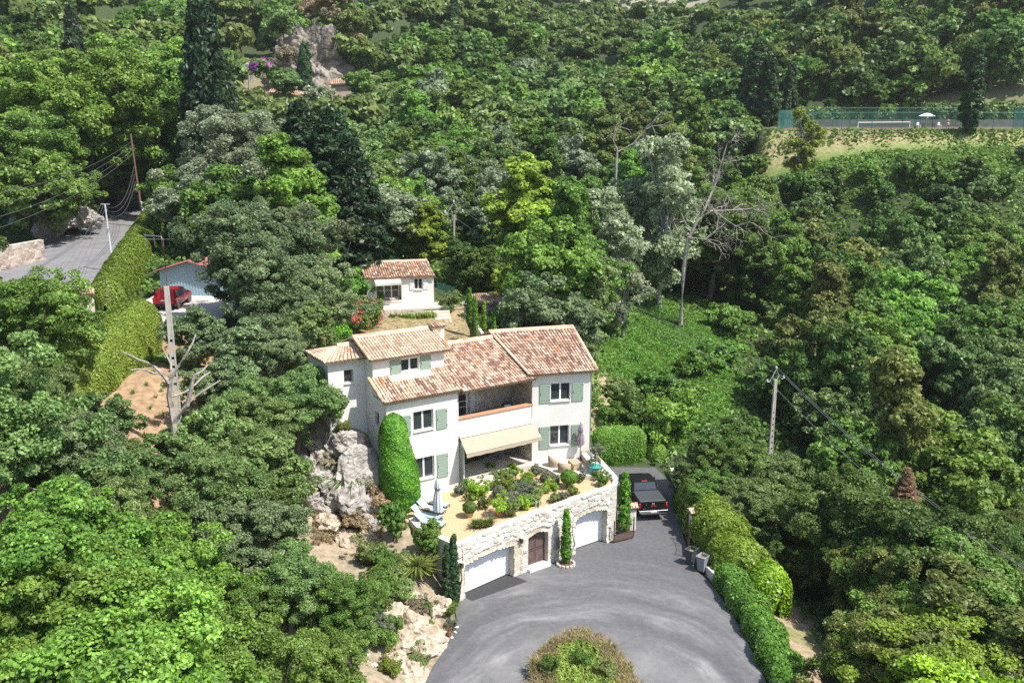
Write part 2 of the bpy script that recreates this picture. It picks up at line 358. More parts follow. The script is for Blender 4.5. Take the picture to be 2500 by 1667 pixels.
paint(soft([(38, 137), (100, 133), (100, 147), (39, 147)], 2), (.14, .24, .045)); paint(soft([(39, 145.5), (104, 143.5), (104, 147), (39, 147.5)], 1), (.48, .38, .22), .9)
paint(soft([(76, 128), (120, 126), (120, 145), (84, 145)], 3), (.45, .35, .2), .8)
fm = ((vy > 425) | ((vy > 372) & (vx > 40) & (vx < 170))).astype(float); paint(fm, (.40, .35, .28), 1); paint(fm * (nz1 > .1), (.24, .25, .15), .6)
paint(soft([(-56, 180), (-35, 180), (-33, 225), (-56, 230)], 4), (.36, .3, .2), .8)
paint(soft([(60, 176), (110, 176), (120, 240), (90, 230)], 6), (.3, .28, .16), .6)
paint(soft([(-58, 118), (-66, 120), (-60, 160), (-56, 160)], 3), (.25, .18, .11), .8)
m_ter = mat('hill_ground', (1, 1, 1), 0.95, (.55, .58, .52), 2.2, 0.06, 4, attr=True, detail=8)
terrain = np_mesh('terrain', V, Q, m_ter, col=base, smooth=True); tag(terrain, kind='structure')

def fwd_top(px, py, height, y0=20, y1=1000):          # ground spot whose plant of this height tops out at a pixel
    r = ray(px, py); Y = np.concatenate([np.arange(y0, 200, .5), np.arange(200, y1, 3)]); t = Y / r[1]
    X = r[0] * t; Zr = CH + r[2] * t; g = hgt(X, Y) + height - Zr; k = np.where(g > 0)[0]
    if len(k) == 0: return None
    i = k[0]; return X[i], Y[i], float(hgt(X[i:i + 1], Y[i:i + 1])[0])
def gp(px, py): r_ = fwd_top(px, py, 0); return Vector(r_)
# ---------------- foliage builders ----------------
def unit(v): return v / np.maximum(np.linalg.norm(v, axis=1, keepdims=True), 1e-6)
def leaf_quads(P, N, size, rs, el=1.5, tint=None, jit=.6):
    n = len(P); N = unit(N + rs.normal(0, jit, (n, 3))); a = unit(np.cross(N, unit(rs.normal(0, 1, (n, 3))))); b = np.cross(N, a)
    s = (size * rs.uniform(.65, 1.35, n))[:, None]; l = a * s * el * .5; w_ = b * s * .5; fold = N * s * .12
    V = np.stack([P - l, P + w_ - fold, P + l * .95, P - w_ - fold], 1).reshape(-1, 3); Q = np.arange(n * 4).reshape(n, 4)
    t = rs.beta(1.6, 1.9, n) if tint is None else tint
    return V, Q, np.repeat(t, 4)
def crown_pts(rs, shape, Rx, Hh, nc, nl, cr):
    """clumps spread over the lobes of a crown of half width Rx and height Hh standing on z=0; returns points and outward directions"""
    Ps, Ns, Ts = [], [], []; cents = []
    lobes = []
    if shape in ('round', 'tall', 'pine'):
        nlb = {'round': 20, 'tall': 17, 'pine': 11}[shape]
        for k in range(nlb):
            if shape == 'round':
                u = unit(rs.normal(0, 1, (1, 3)))[0]; u[2] = abs(u[2]) * rs.choice([1, 1, -.85]); f = rs.uniform(.4, .82)
                lobes.append((np.array([u[0] * Rx * f, u[1] * Rx * f, Hh * .5 + u[2] * Hh * .46 * f]), Rx * rs.uniform(.27, .5)))
            elif shape == 'tall':
                z = (k + rs.uniform(0, 1)) / nlb; pr = math.sin(min(1, z * .9 + .1) * 2.9) ** .7; a = rs.uniform(0, 6.283); r = Rx * pr * rs.uniform(.1, .75); lobes.append((np.array([math.cos(a) * r, math.sin(a) * r, z * Hh * .93 + .4]), Rx * rs.uniform(.28, .46) * (.55 + .45 * pr)))
            else:
                a = rs.uniform(0, 6.283); r = Rx * rs.uniform(0, .8); lobes.append((np.array([math.cos(a) * r, math.sin(a) * r, Hh * (.85 - .5 * (r / Rx) ** 2) + rs.normal(0, .35)]), Rx * rs.uniform(.24, .38)))
        lobes.append((np.array([0, 0, Hh * .55]), Rx * .42))
        lobes = [(c + rs.normal(0, .12 * Rx, 3), r * rs.uniform(.8, 1.15)) for c, r in lobes]
    for k in range(nc):
        if lobes:
            c0, lr = lobes[rs.integers(len(lobes))]; u = unit(rs.normal(0, 1, (1, 3)) + np.array([[0, 0, .35]]))[0]
            if shape == 'pine': u[2] = abs(u[2]) * .8
            c = c0 + u * lr * rs.uniform(.5, 1.22) * np.array([1, 1, .85 if shape != 'pine' else .5]); outd = u
        elif shape == 'cone':
            z = rs.uniform(0, 1) ** 1.25; lay = round(z * 16) / 16; r = (1 - z) ** .8 * Rx * rs.uniform(.45, 1) * (1 + .18 * math.sin(lay * 50)) + .05; a = rs.uniform(0, 6.283); c = np.array([math.cos(a) * r, math.sin(a) * r, (z * .5 + lay * .5) * Hh]); outd = np.array([math.cos(a), math.sin(a), .3])
        else:
            z = rs.uniform(0, 1); pr = min(1, (z + .06) * 5) * (1 - max(0, z - .35) / .68) ** .55; a = rs.uniform(0, 6.283); r = Rx * pr * rs.uniform(.6, 1) * (1 + (.13 if Rx > .6 else .03) * math.sin(a * 3 + z * 9)); c = np.array([math.cos(a) * r, math.sin(a) * r, z * Hh]); outd = np.array([math.cos(a), math.sin(a), .3])
        cents.append(c)
        m = int(nl / nc * rs.uniform(.5, 1.5)); d = unit(rs.normal(0, 1, (m, 3)) + outd * .55 + np.array([0, 0, .25])); sc = cr * rs.uniform(.55, 1.4)
        fl = .6 if shape == 'pine' else (1.3 if shape == 'column' else .75)
        rad = rs.uniform(.2, 1.08, m) ** .6; p = c + d * (rad * sc)[:, None] * np.array([1, 1, fl])
        if shape == 'cone': p[:, 2] -= np.hypot(p[:, 0], p[:, 1]) * .22
        Ps.append(p); Ns.append(unit(d * .7 + outd * .35 + np.array([0, 0, .4])))
        bt = rs.normal(0, .14); Ts.append(np.clip(rs.beta(1.8, 2, m) + bt, 0, 1))
    P = np.concatenate(Ps); P[:, 2] = np.maximum(P[:, 2], rs.uniform(-.15, .25, len(P)))
    return P, np.concatenate(Ns), np.concatenate(Ts), np.array(cents)
def make_crown(name, seed, shape, Rx, Hh, nc, nl, ls, cr=None, el=1.5, base_z=0.0):
    rs = np.random.default_rng(seed); P, N, T, cents = crown_pts(rs, shape, Rx, Hh, nc, nl, cr or Rx * .33)
    if shape == 'column': N = unit(N * .5 + np.c_[P[:, 0], P[:, 1], np.zeros(len(P))] * (.6 / Rx) + np.array([0, 0, .2]))
    P[:, 2] += base_z; V_, Q_, t = leaf_quads(P, N, ls, rs, el, T); cents[:, 2] += base_z
    me_o = np_mesh(name, V_, Q_, LEAF['mid'], tint=t); me = me_o.data; C.objects.unlink(me_o); bpy.data.objects.remove(me_o)
    return me, cents
def limb(mb, p0, p1, r0, r1, rs, k=4, sag=.12):
    p0, p1 = np.array(p0, float), np.array(p1, float); L_ = np.linalg.norm(p1 - p0); pts = []
    for i in range(k + 1):
        t = i / k; p = p0 * (1 - t) + p1 * t
        if 0 < i < k: p = p + rs.normal(0, sag * L_ * .35, 3)
        pts.append(p)
    mb.tube(pts, [r0 + (r1 - r0) * i / k for i in range(k + 1)], 6, cap=False); return pts
def make_trunk(name, seed, cents, th, tr, nb, lean=.3, topf=.6, sink=1.2):
    rs = np.random.default_rng(seed); mb = MB(); top = cents[:, 2].max(); lead = np.array([rs.normal(0, lean), rs.normal(0, lean), th])
    limb(mb, (0, 0, -sink), lead, tr * 1.15, tr * .7, rs, 4, .05); end = np.array([lead[0] * 1.3, lead[1] * 1.3, th + (top - th) * topf])
    limb(mb, lead, end, tr * .7, tr * .2, rs, 4, .1)
    for c in cents[rs.permutation(len(cents))[:nb]]:
        t = rs.uniform(0, .6); s = lead * (1 - t) + end * t; limb(mb, s, c, tr * .38, tr * .06, rs, 4, .16)
    o = mb.build(name, bark, smooth=True); me = o.data; C.objects.unlink(o); bpy.data.objects.remove(o); return me
PROTO = {}
def proto(key, n, shape, Rx, Hh, bz, nc, nl, ls, cr=None, el=1.5, tr=.2, nb=8, topf=.6):
    PROTO[key] = []
    for i in range(n):
        me, ce = make_crown('crown_' + key, 100 + i * 7 + len(PROTO) * 31, shape, Rx, Hh, nc, nl, ls, cr, el, bz)
        tm = make_trunk('trunk_' + key, 500 + i, ce, bz + Hh * .18, tr, nb, topf=topf)
        PROTO[key].append((me, tm, Rx, bz + Hh * 1.04))
# key: near (leaves ~12 cm), mid, far;  total height = base + crown
proto('round_near', 3, 'round', 3.8, 8.4, .9, 520, 125000, .105, .47, tr=.26, nb=22)
proto('round', 4, 'round', 3.6, 7.7, .8, 300, 36000, .19, .54, tr=.24, nb=18)
proto('round_far', 4, 'round', 3.6, 7.2, .8, 110, 4800, .44, .75, tr=.25, nb=5)
proto('loose', 3, 'tall', 2.8, 9.5, 1.5, 190, 15000, .17, .55, tr=.2, nb=60, topf=.95)
proto('tall', 2, 'tall', 3.0, 10.5, 1.0, 300, 42000, .19, .54, tr=.22, nb=20, topf=.9)
proto('pine', 3, 'pine', 3.9, 4.6, 4.2, 90, 9000, .3, .7, 2.2, tr=.22, nb=22)
proto('pine_far', 2, 'pine', 3.9, 4.6, 3.8, 50, 2600, .55, .95, 1.8, tr=.22, nb=8)
proto('conifer', 3, 'cone', 3.6, 12, .4, 420, 46000, .2, .55, 2.4, tr=.25, nb=14, topf=.95)
proto('cypress', 2, 'column', 1.2, 11.5, .2, 260, 26000, .15, .3, 2.0, tr=.18, nb=4, topf=.9)
proto('slim', 2, 'column', .27, 4.3, .05, 240, 15000, .06, .1, 2.6, tr=.06, nb=2, topf=.9)
proto('bush_near', 3, 'round', 1.0, 1.5, .0, 80, 9000, .07, .22, tr=.05, nb=8)
proto('bush', 3, 'round', 1.5, 2.3, .0, 60, 5200, .15, .36, tr=.07, nb=6)
TREES = []
def tree(key, loc, leafm, scale=1.0, name='broadleaf_tree', label=None, cat='tree', group=None, var=None, trunkm=None, rz=None, parts=True, sq=None):
    P = PROTO[key]; me, tm, rx, hh = P[(random.randrange(len(P)) if var is None else var) % len(P)]
    rz = random.uniform(0, 6.28) if rz is None else rz
    e = empty(name, loc, rz, label, cat, group); s = scale if sq is None else scale
    e.scale = (s * (sq or 1), s * (sq or 1), s)
    c = bpy.data.objects.new('crown', me); link(c, e); c.material_slots[0].link = 'OBJECT'; c.material_slots[0].material = LEAF[leafm]
    t = bpy.data.objects.new('trunk', tm); link(t, e)
    if trunkm: t.material_slots[0].link = 'OBJECT'; t.material_slots[0].material = trunkm
    TREES.append((loc[0], loc[1], rx * s)); return e
K = 2500 / 2352.0                        # the picture was read at 2352 px width
def top_tree(dx, dy, hgt_m, key, leafm, label, name='broadleaf_tree', group=None, Y=None, **kw):
    px, py = dx * K, dy * K; hh = PROTO[key][0][3]
    if Y is None:
        q = fwd_top(px, py, hgt_m)
        if q is None: print('no ground for', label, dx, dy); return None
    else:
        r = ray(px, py); t = Y / r[1]; z = CH + r[2] * t; q = (r[0] * t, Y, None); g = h1(q[0], Y)
        hgt_m = max(2.0, z - g); q = (q[0], Y, g)
    print('TREE %-50s Y=%.0f h=%.1f z=%.1f' % (label[:50], q[1], hgt_m, q[2])) if DEBUG else None
    key = 'round_near' if key == 'round' and hgt_m / hh > 1.25 else key
    return tree(key, q, leafm, hgt_m / PROTO[key][0][3], name, label, 'tree', group, **kw)
DEBUG = False
def shell_mesh(name, P, N, size, m, rs, parent=None, el=1.6, jit=.35, core=None):
    V_, Q_, t = leaf_quads(P, N, size, rs, el, None, jit); V_ = list(V_); Q_ = list(Q_); t = list(t)
    if core is not None:
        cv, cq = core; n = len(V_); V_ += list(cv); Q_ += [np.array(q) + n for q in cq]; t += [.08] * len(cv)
    return np_mesh(name, np.array(V_), np.array(Q_), m, parent, tint=np.array(t))
def super_hedge(name, path, wid, hts, m, seed, size=.1, dens=260, parent=None, bump=.12, bs=1.2, pw=4.0, zfun=None, lumps=0, boxy=True):
    """clipped hedge swept along a path of (x, y, zground); half width and height may be lists"""
    rs = np.random.default_rng(seed); path = np.array(path, float); seg = np.linalg.norm(np.diff(path[:, :2], axis=0), axis=1); s = np.r_[0, np.cumsum(seg)]; L_ = s[-1]
    wid = np.array(wid if np.ndim(wid) else [wid] * len(path), float); hts = np.array(hts if np.ndim(hts) else [hts] * len(path), float)
    def prof(u, a, inset=0.0):           # u along, a angle 0..pi across
        x = np.interp(u, s, path[:, 0]); y = np.interp(u, s, path[:, 1]); z = np.interp(u, s, path[:, 2]); W = np.interp(u, s, wid); H_ = np.interp(u, s, hts)
        x2 = np.interp(np.minimum(u + .4, L_), s, path[:, 0]) - np.interp(np.maximum(u - .4, 0), s, path[:, 0]); y2 = np.interp(np.minimum(u + .4, L_), s, path[:, 1]) - np.interp(np.maximum(u - .4, 0), s, path[:, 1])
        d = np.hypot(x2, y2); tx, ty = x2 / d, y2 / d; nx_, ny_ = -ty, tx
        e = np.clip(np.minimum(u, L_ - u) / (np.maximum(W, .3)), 0, 1); e = np.maximum(1 - (1 - e) ** 3, .02) ** .5
        c, sn = np.cos(a), np.sin(a); q = 2.0 / pw; cx = np.sign(c) * np.abs(c) ** q; sz = np.abs(sn) ** q
        lump = 1 + (lumps * np.abs(np.sin(u * 1.9)) - lumps if lumps else 0)
        nb = np.sin(x * bs * 1.7 + z) * np.cos(y * bs * 1.9 + a * 2) * bump + np.sin(x * bs * 4.1 + a * 5) * np.cos(y * bs * 3.7) * bump * .4
        rr = 1 - inset; X_ = x + nx_ * cx * (W * e * rr * lump + nb * rr); Y_ = y + ny_ * cx * (W * e * rr * lump + nb * rr); Z_ = z - .15 + sz * (H_ * (.35 + .65 * e) * rr * (lump * .5 + .5) + .15 + nb * .7)
        N_ = np.stack([nx_ * cx * 1.2, ny_ * cx * 1.2, sz * .9 + 0 * x], -1); N_ += np.stack([tx, ty, 0 * tx], -1) * ((np.clip((u - L_ + W) / W, 0, 1) - np.clip((W - u) / W, 0, 1)) * 1.0)[..., None]
        return np.stack([X_, Y_, Z_], -1), N_
    n = int(L_ * (wid.mean() * 2 + hts.mean() * 2) * dens); u = rs.uniform(0, L_, n); a = rs.uniform(0, math.pi, n) ** 1.0
    P, N = prof(u, a); P += rs.normal(0, size * .35, P.shape)
    nu, na = max(8, int(L_ / .35)), 17; uu, aa = np.meshgrid(np.linspace(0, L_, nu), np.linspace(0, math.pi, na), indexing='ij'); cv, _ = prof(uu.ravel(), aa.ravel(), .1)
    k = (np.arange(nu - 1)[:, None] * na + np.arange(na - 1)[None]).ravel(); cq = np.c_[k, k + 1, k + na + 1, k + na]
    return shell_mesh(name, P, unit(N), size, m, rs, parent, core=(cv, cq))
def ball_foliage(name, c, r, m, seed, size=.06, n=5000, parent=None, bump=.06, profile=None):
    rs = np.random.default_rng(seed); d = unit(rs.normal(0, 1, (n, 3)))
    rr = np.array(r) if np.ndim(r) else np.array([r, r, r]); nb = 1 + bump * np.sin(d[:, 0] * 5 + seed) * np.cos(d[:, 1] * 6 + d[:, 2] * 5) + rs.normal(0, .03, n)
    P = np.array(c) + d * rr * nb[:, None]; g = 14; th, ph = np.meshgrid(np.linspace(.05, 3.09, g), np.linspace(0, 6.2832, g * 2), indexing='ij')
    cv = np.stack([np.sin(th) * np.cos(ph), np.sin(th) * np.sin(ph), np.cos(th)], -1).reshape(-1, 3) * rr * .93 + np.array(c); k = (np.arange(g - 1)[:, None] * g * 2 + np.arange(g * 2 - 1)[None]).ravel()
    return shell_mesh(name, P, d, size, m, rs, parent, core=(cv, np.c_[k, k + 1, k + 2 * g + 1, k + 2 * g]))
def tuft(name, pts, n, hgt_, m, seed, w_=.02, spread=.5, parent=None, curve=.4):
    """blades growing from points"""
    rs = np.random.default_rng(seed); pts = np.array(pts, float); b = pts[rs.integers(0, len(pts), n)] + np.c_[rs.normal(0, .05, (n, 2)), np.zeros(n)]
    a = rs.uniform(0, 6.283, n); lean = rs.uniform(0, spread, n); h = hgt_ * rs.uniform(.5, 1.15, n); dx, dy = np.cos(a) * lean, np.sin(a) * lean; s = np.stack([-np.sin(a), np.cos(a), 0 * a], -1) * (w_ * rs.uniform(.6, 1.4, n))[:, None]
    m1 = b + np.stack([dx * h * .45, dy * h * .45, h * .6], -1); m2 = b + np.stack([dx * h * (1 + curve), dy * h * (1 + curve), h * (1 - lean * .35)], -1)
    V_ = np.stack([b - s, b + s, m1 + s, m1 - s, m2 + s * .15, m2 - s * .15], 1).reshape(-1, 3); i = np.arange(n)[:, None] * 6; Q_ = np.concatenate([i + [[0, 1, 2, 3]], i + [[3, 2, 4, 5]]])
    return np_mesh(name, V_, Q_, m, parent, tint=np.repeat(rs.beta(1.6, 1.6, n), 6))
# ---------------- trees placed one by one (display pixel of the top, height) ----------------
T = top_tree
KO = []                                   # keep filler crowns off these picture areas when they stand nearer than the depth
HAND = []
def hand(*a, **k):
    o = T(*a, **k)
    return o
# foreground, lower left
for i, (dx, dy, Y, k, m, lb) in enumerate([
    (150, 1120, 34, 'round_near', 'bright', 'large bright green broadleaf tree filling the lower left corner'),
    (40, 1290, 30, 'round_near', 'bright', 'bright green broadleaf crown at the left edge below the big corner tree'),
    (330, 1210, 36, 'round_near', 'bright', 'bright green broadleaf tree right of the big corner tree'),
    (390, 1330, 32, 'round_near', 'bright', 'bright broadleaf tree at the bottom edge left of the twiggy oak'),
    (190, 1420, 27, 'round_near', 'bright', 'lowest bright broadleaf crown in the left corner'),
    (560, 1440, 32, 'round_near', 'mid', 'mid green tree at the bottom edge below the twiggy oak'),
    (640, 1250, 40, 'round_near', 'oak', 'rounded green oak in front of the rocky bank below the villa'),
    (800, 1330, 39, 'round_near', 'mid', 'green tree touching the pale rockery left of the driveway'),
    (530, 1300, 38, 'round_near', 'mid', 'green oak between the bright corner trees and the rounded oak'),
    (730, 1470, 34, 'round_near', 'mid', 'green tree at the bottom edge left of the driveway rockery'),
    (230, 1080, 40, 'round_near', 'oak', 'grey green oak behind the big bright corner tree'),
    (60, 950, 45, 'round_near', 'oak', 'grey green oak at the left edge above the bright corner trees'),
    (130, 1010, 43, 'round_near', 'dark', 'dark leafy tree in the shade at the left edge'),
    (225, 905, 47, 'round', 'oak', 'oak below the lower end of the clipped hedge'),
    (165, 930, 44, 'round_near', 'holm', 'grey green oak left of the dry slope'),
    (255, 1000, 43, 'round', 'oak', 'small oak crown overlapping the dry slope from the left'),
    (470, 830, 54, 'round', 'holm', 'holm oak just right of the concrete pole shaft'),
    (455, 930, 48, 'round', 'oak', 'oak just right of the lopped grey trunk'),
    (300, 1010, 46, 'round', 'oak', 'small oak left of the lopped grey trunk on the dry slope'),
    (480, 1010, 44, 'round_near', 'oak', 'spreading oak right of the lopped grey trunk on the dry slope'),
    (560, 1120, 42, 'round_near', 'holm', 'holm oak below the spreading oak on the dry slope'),
    (560, 860, 53, 'round_near', 'oak', 'oak right of the concrete pole above the dry slope'),
    (580, 970, 48, 'round_near', 'oak', 'oak crown in the middle of the oak group beside the villa'),
    (615, 1000, 47, 'tall', 'oak', 'dense oak directly left of the big limestone boulders'),
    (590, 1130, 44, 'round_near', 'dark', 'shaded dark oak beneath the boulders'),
    (575, 900, 51, 'round_near', 'oak', 'broad oak crown left of the small tower of the villa'),
    (672, 835, 54, 'round_near', 'oak', 'oak whose branch reaches across the small tower wall'),
    (535, 735, 56, 'tall', 'holm', 'oak just right of the concrete pole in front of the car terrace'),
    (610, 740, 58, 'round_near', 'holm', 'oak in front of the garden path left of the villa roof'),
    (700, 700, 62, 'round', 'oak', 'oak beside the white garden path'),
    (450, 700, 61, 'round', 'holm', 'small grey green oak below the blue shed'),
    (585, 440, 70, 'round_near', 'holm', 'tall grey green holm oak right of the clipped hedge above the shed'),
    (640, 455, 72, 'round_near', 'holm', 'wide grey green holm oak between the shed and the cottage path'),
    (610, 560, 66, 'round_near', 'holm', 'grey green holm oak crown hiding the right half of the blue shed'),
    (700, 590, 68, 'round_near', 'holm', 'holm oak overhanging the top of the white garden path'),
    (60, 620, 52, 'round_near', 'mid', 'fresh green tree in front of the upper road at the left edge'),
    (60, 650, 55, 'round_near', 'mid', 'fresh green tree left of the clipped hedge'),
    (50, 780, 50, 'round_near', 'mid', 'fresh green tree below the upper road'),
    (30, 800, 46, 'round_near', 'oak', 'green oak at the left edge below the upper road'),
    # upper left
    (60, 110, 118, 'round', 'bright', 'broad bright tree in the upper left corner above the road'),
    (150, 85, 120, 'round', 'bright', 'tallest bright tree of the bank above the road'),
    (300, 60, 136, 'round', 'bright', 'bright tree on the bank left of the tall dark spruce'),
    (345, 140, 134, 'round', 'mid', 'bright tree behind the wooden pole'),
    (30, 240, 108, 'round', 'mid', 'green tree at the left edge above the rock wall of the road'),
    (110, 230, 121, 'round', 'bright', 'leafy tree hanging over the rock wall of the road'),
    (200, 190, 126, 'round', 'bright', 'leafy tree over the shaded part of the road'),
    (255, 280, 130, 'round', 'mid', 'green tree just left of the wooden pole top'),
    (60, 340, 103, 'round', 'mid', 'lowest green tree above the rock wall at the left edge'),
    (100, 330, 106, 'round', 'mid', 'green tree whose boughs shade the road junction'),
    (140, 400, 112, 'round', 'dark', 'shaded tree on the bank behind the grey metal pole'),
    (455, -60, 118, 'conifer', 'conifer', 'very tall narrow dark spruce left of the grey cliff'),
    (505, 120, 110, 'conifer', 'conifer', 'dark spruce in front of the very tall one'),
    (560, 235, 104, 'round', 'olive', 'silvery olive tree between the dark spruces and the cypress'),
    (160, 10, 150, 'conifer', 'conifer', 'dark conifer on the upper left ridge'),
    (690, 225, 92, 'conifer', 'conifer', 'dark drooping conifer above the cottage, left one of three'),
    (760, 245, 90, 'conifer', 'conifer', 'dark drooping conifer above the cottage, middle and widest of three'),
    (805, 310, 88, 'conifer', 'conifer', 'dark drooping conifer above the cottage, right one of three'),
    (415, 385, 102, 'round', 'mid', 'fig like green bush tree at the foot of the wooden pole'),
    (440, 400, 96, 'round', 'olive', 'grey olive tree right of the road bend'),
    # centre behind the cottage
    (970, 455, 97, 'tall', 'yellow', 'yellow green cone shaped tree behind the cottage roof'),
    (1200, 360, 96, 'tall', 'lime', 'tall lime green tree right of the wire pole'),
    (1230, 470, 92, 'tall', 'lime', 'second lime green tree in front of the tall one'),
    (1180, 600, 88, 'round', 'lime', 'low lime green tree beside the slim cypresses'),
    (1070, 545, 92, 'round', 'dark', 'dark dense evergreen right of the cottage'),
    (1120, 560, 90, 'round', 'dark', 'dark evergreen between the cottage and the lime green trees'),
    (930, 480, 100, 'round', 'bright', 'bright green bushy tree behind the cottage roof'),
    (890, 500, 98, 'round', 'mid', 'green tree at the top of the garden steps'),
    (1290, 690, 76, 'round', 'dark', 'dark bluish green tree behind the right roof ridge'),
    (1400, 430, 92, 'loose', 'poplar', 'pale feathery poplar behind the right roof'),
    (1440, 540, 88, 'loose', 'poplar', 'pale poplar with drooping twigs near the right roof end'),
    (1370, 600, 80, 'loose', 'oak', 'thin leaved tree with visible trunk beside the right roof end'),
    (1530, 300, 100, 'loose', 'poplar', 'tall pale poplar with white trunk next to the dead tree'),
    (1490, 340, 104, 'loose', 'poplar', 'pale poplar left of the white trunked one'),
    (1640, 420, 108, 'round', 'mid', 'green tree behind the leaning dead tree'),
    (1850, 245, 138, 'loose', 'yellow', 'yellowish tree in front of the tennis court fence'),
]):
    nm = {'conifer': 'conifer_tree', 'loose': 'poplar_tree'}.get(k, 'broadleaf_tree')
    kw = dict(Y=Y, name=nm)
    if k == 'loose': kw['trunkm'] = bark_pale
    elif k == 'tall': kw['sq'] = 1.3
    elif k == 'conifer': kw['sq'] = .62 if dy < 200 else 1.15
    elif k.startswith('round'): kw['sq'] = 1.12
    hand(dx, dy, 0, k, m, lb, **kw)
for dx, dy, Y, s, lb in [(697, 92, 187, 1, 'narrow cypress in front of the grey cliff'), (1043, -10, 230, 1, 'narrow cypress high on the wooded slope above the far roofs'),
    (1745, 85, 172, 1.5, 'broad dark cypress left of the tennis court'), (1775, 120, 170, 1.2, 'cypress at the left end of the tennis court fence'), (1715, 150, 176, 1.2, 'dark cypress left of the broad one'),
    (2250, 105, 146, 1.25, 'big leaning dark cypress in front of the tennis court'), (2050, 85, 190, 1.5, 'dark cypress behind the middle of the tennis court'), (2010, 110, 192, 1.5, 'dark conifer like cypress behind the net'),
    (2120, 70, 215, 1.3, 'cypress on the slope behind the court'), (1820, 140, 178, 1.2, 'cypress behind the left fence of the court')]:
    hand(dx, dy, 0, 'cypress', 'cypress', lb, Y=Y, name='cypress_tree', sq=s)
# slim garden cypresses
for dx, dy, by, z, lb in [(1079, 658, 750, 8.9, 'slim garden cypress farthest left by the curved garden path'), (1091, 676, 766, 8.8, 'slim garden cypress nearest the dry lawn'), (1112, 688, 762, 8.6, 'slim garden cypress in the middle of the row of five'),
                      (1135, 712, 760, 8.4, 'short slim cypress fourth in the row'), (1162, 700, 758, 8.3, 'slim cypress at the right end of the row behind the ridge')]:
    b = at(dx * K, by * K, z); hh = 0
    for h_ in np.arange(1.5, 7, .1):
        if proj(b.x, b.y, b.z + h_)[1] <= dy * K: hh = h_; break
    tree('slim', (b.x, b.y, b.z - .1), 'clip', hh / PROTO['slim'][0][3], 'cypress_tree', lb, 'tree', 'slim cypresses of the upper garden', sq=1.15)

# ---------------- filler trees ----------------
W_, H_ = 250, 167; cover = np.zeros((H_, W_), bool)
SX = 10.0
keep = [  # display rects with the depth a filler must not stand in front of
    (830, 580, 1060, 740, 84), (720, 740, 1380, 1120, 66), (870, 1080, 1430, 1300, 62), (1000, 1280, 1640, 1568, 60), (1420, 1060, 1560, 1210, 70), (40, 520, 340, 620, 106), (340, 560, 470, 800, 74),
    (1735, 255, 2352, 305, 182), (1740, 300, 2352, 345, 150), (1500, 690, 1700, 840, 106), (1390, 740, 1560, 860, 98), (1380, 870, 1440, 960, 74), (720, 940, 900, 1240, 60), (750, 640, 870, 760, 84), (1060, 690, 1150, 760, 84), (1600, 750, 1640, 860, 92),
    (1790, 1180, 1900, 1568, 52), (640, 80, 810, 220, 200), (800, 160, 910, 200, 184), (300, 840, 400, 1110, 57), (320, 430, 380, 470, 128), (1680, 330, 2300, 345, 150), (380, 880, 440, 1000, 50), (1560, 360, 1720, 600, 92), (1380, 280, 1500, 400, 108), (1040, 450, 1056, 480, 106), (1762, 850, 1800, 1030, 74), (1350, 985, 1500, 1080, 70), (1400, -200, 1680, 12, 440), (325, 430, 380, 560, 118), (295, 300, 330, 520, 116), (1800, 1190, 1890, 1568, 52)]
CLEAR = [DRIVE, TERR, HOUSE, PAD, COURT, ROAD, LAWN, COTT, MEADOW, SOILR]
cand = []
y = 62.0
while y < 430:
    sp = 4.7 if y < 165 else 5.6 + (y - 165) * .012; x = -.62 * y - 6
    while x < .62 * y + 6:
        cand.append((x + rng.uniform(-.42, .42) * sp, y + rng.uniform(-.42, .42) * sp)); x += sp
    y += sp * .92
for x in np.arange(13, 40, 4.2):          # near slope on the right
    for y in np.arange(30, 62, 4.2): cand.append((x + rng.uniform(-1.5, 1.5), y + rng.uniform(-1.5, 1.5)))
for x in np.arange(-40, -8, 4.6):
    for y in np.arange(34, 62, 4.6): cand.append((x + rng.uniform(-1.5, 1.5), y + rng.uniform(-1.5, 1.5)))
cand = np.array(cand); ch = hgt(cand[:, 0], cand[:, 1]); ok = np.ones(len(cand), bool)
for poly, mg in zip(CLEAR, (2.0, 2.0, 2.5, 1.5, 1, 1.6, 1.5, 2, 2, .8)): ok &= dpoly(cand[:, 0], cand[:, 1], poly) > mg
ok &= ~((cand[:, 0] > -12) & (cand[:, 0] < 13) & (cand[:, 1] < 66)); ok &= ~((cand[:, 0] > -56) & (cand[:, 0] < -35) & (cand[:, 1] > 186) & (cand[:, 1] < 222))
ok &= ~((cand[:, 0] > 39) & (cand[:, 1] > 139) & (cand[:, 1] < 148)); ok &= ~((cand[:, 0] < -12) & (cand[:, 0] > -34) & (cand[:, 1] < 66) & (rng.uniform(0, 1, len(cand)) < .9))
ok &= ~((cand[:, 0] < -13) & (cand[:, 0] > -22) & (cand[:, 1] > 66) & (cand[:, 1] < 74))
cand, ch = cand[ok], ch[ok]; order = np.argsort(cand[:, 1])
hand_xy = np.array([(a, b, r) for a, b, r in TREES])
far_pts = []; n_ind = 0; YY, XX = np.mgrid[0:H_, 0:W_]
def splat(px, py, r, mark=True):
    m = ((XX * SX + 5 - px) ** 2 + (YY * SX + 5 - py) ** 2) < (r * 1.0) ** 2
    new = int((m & ~cover).sum()); 
    if mark: cover[m] = True
    return new, int(m.sum())
filler = []
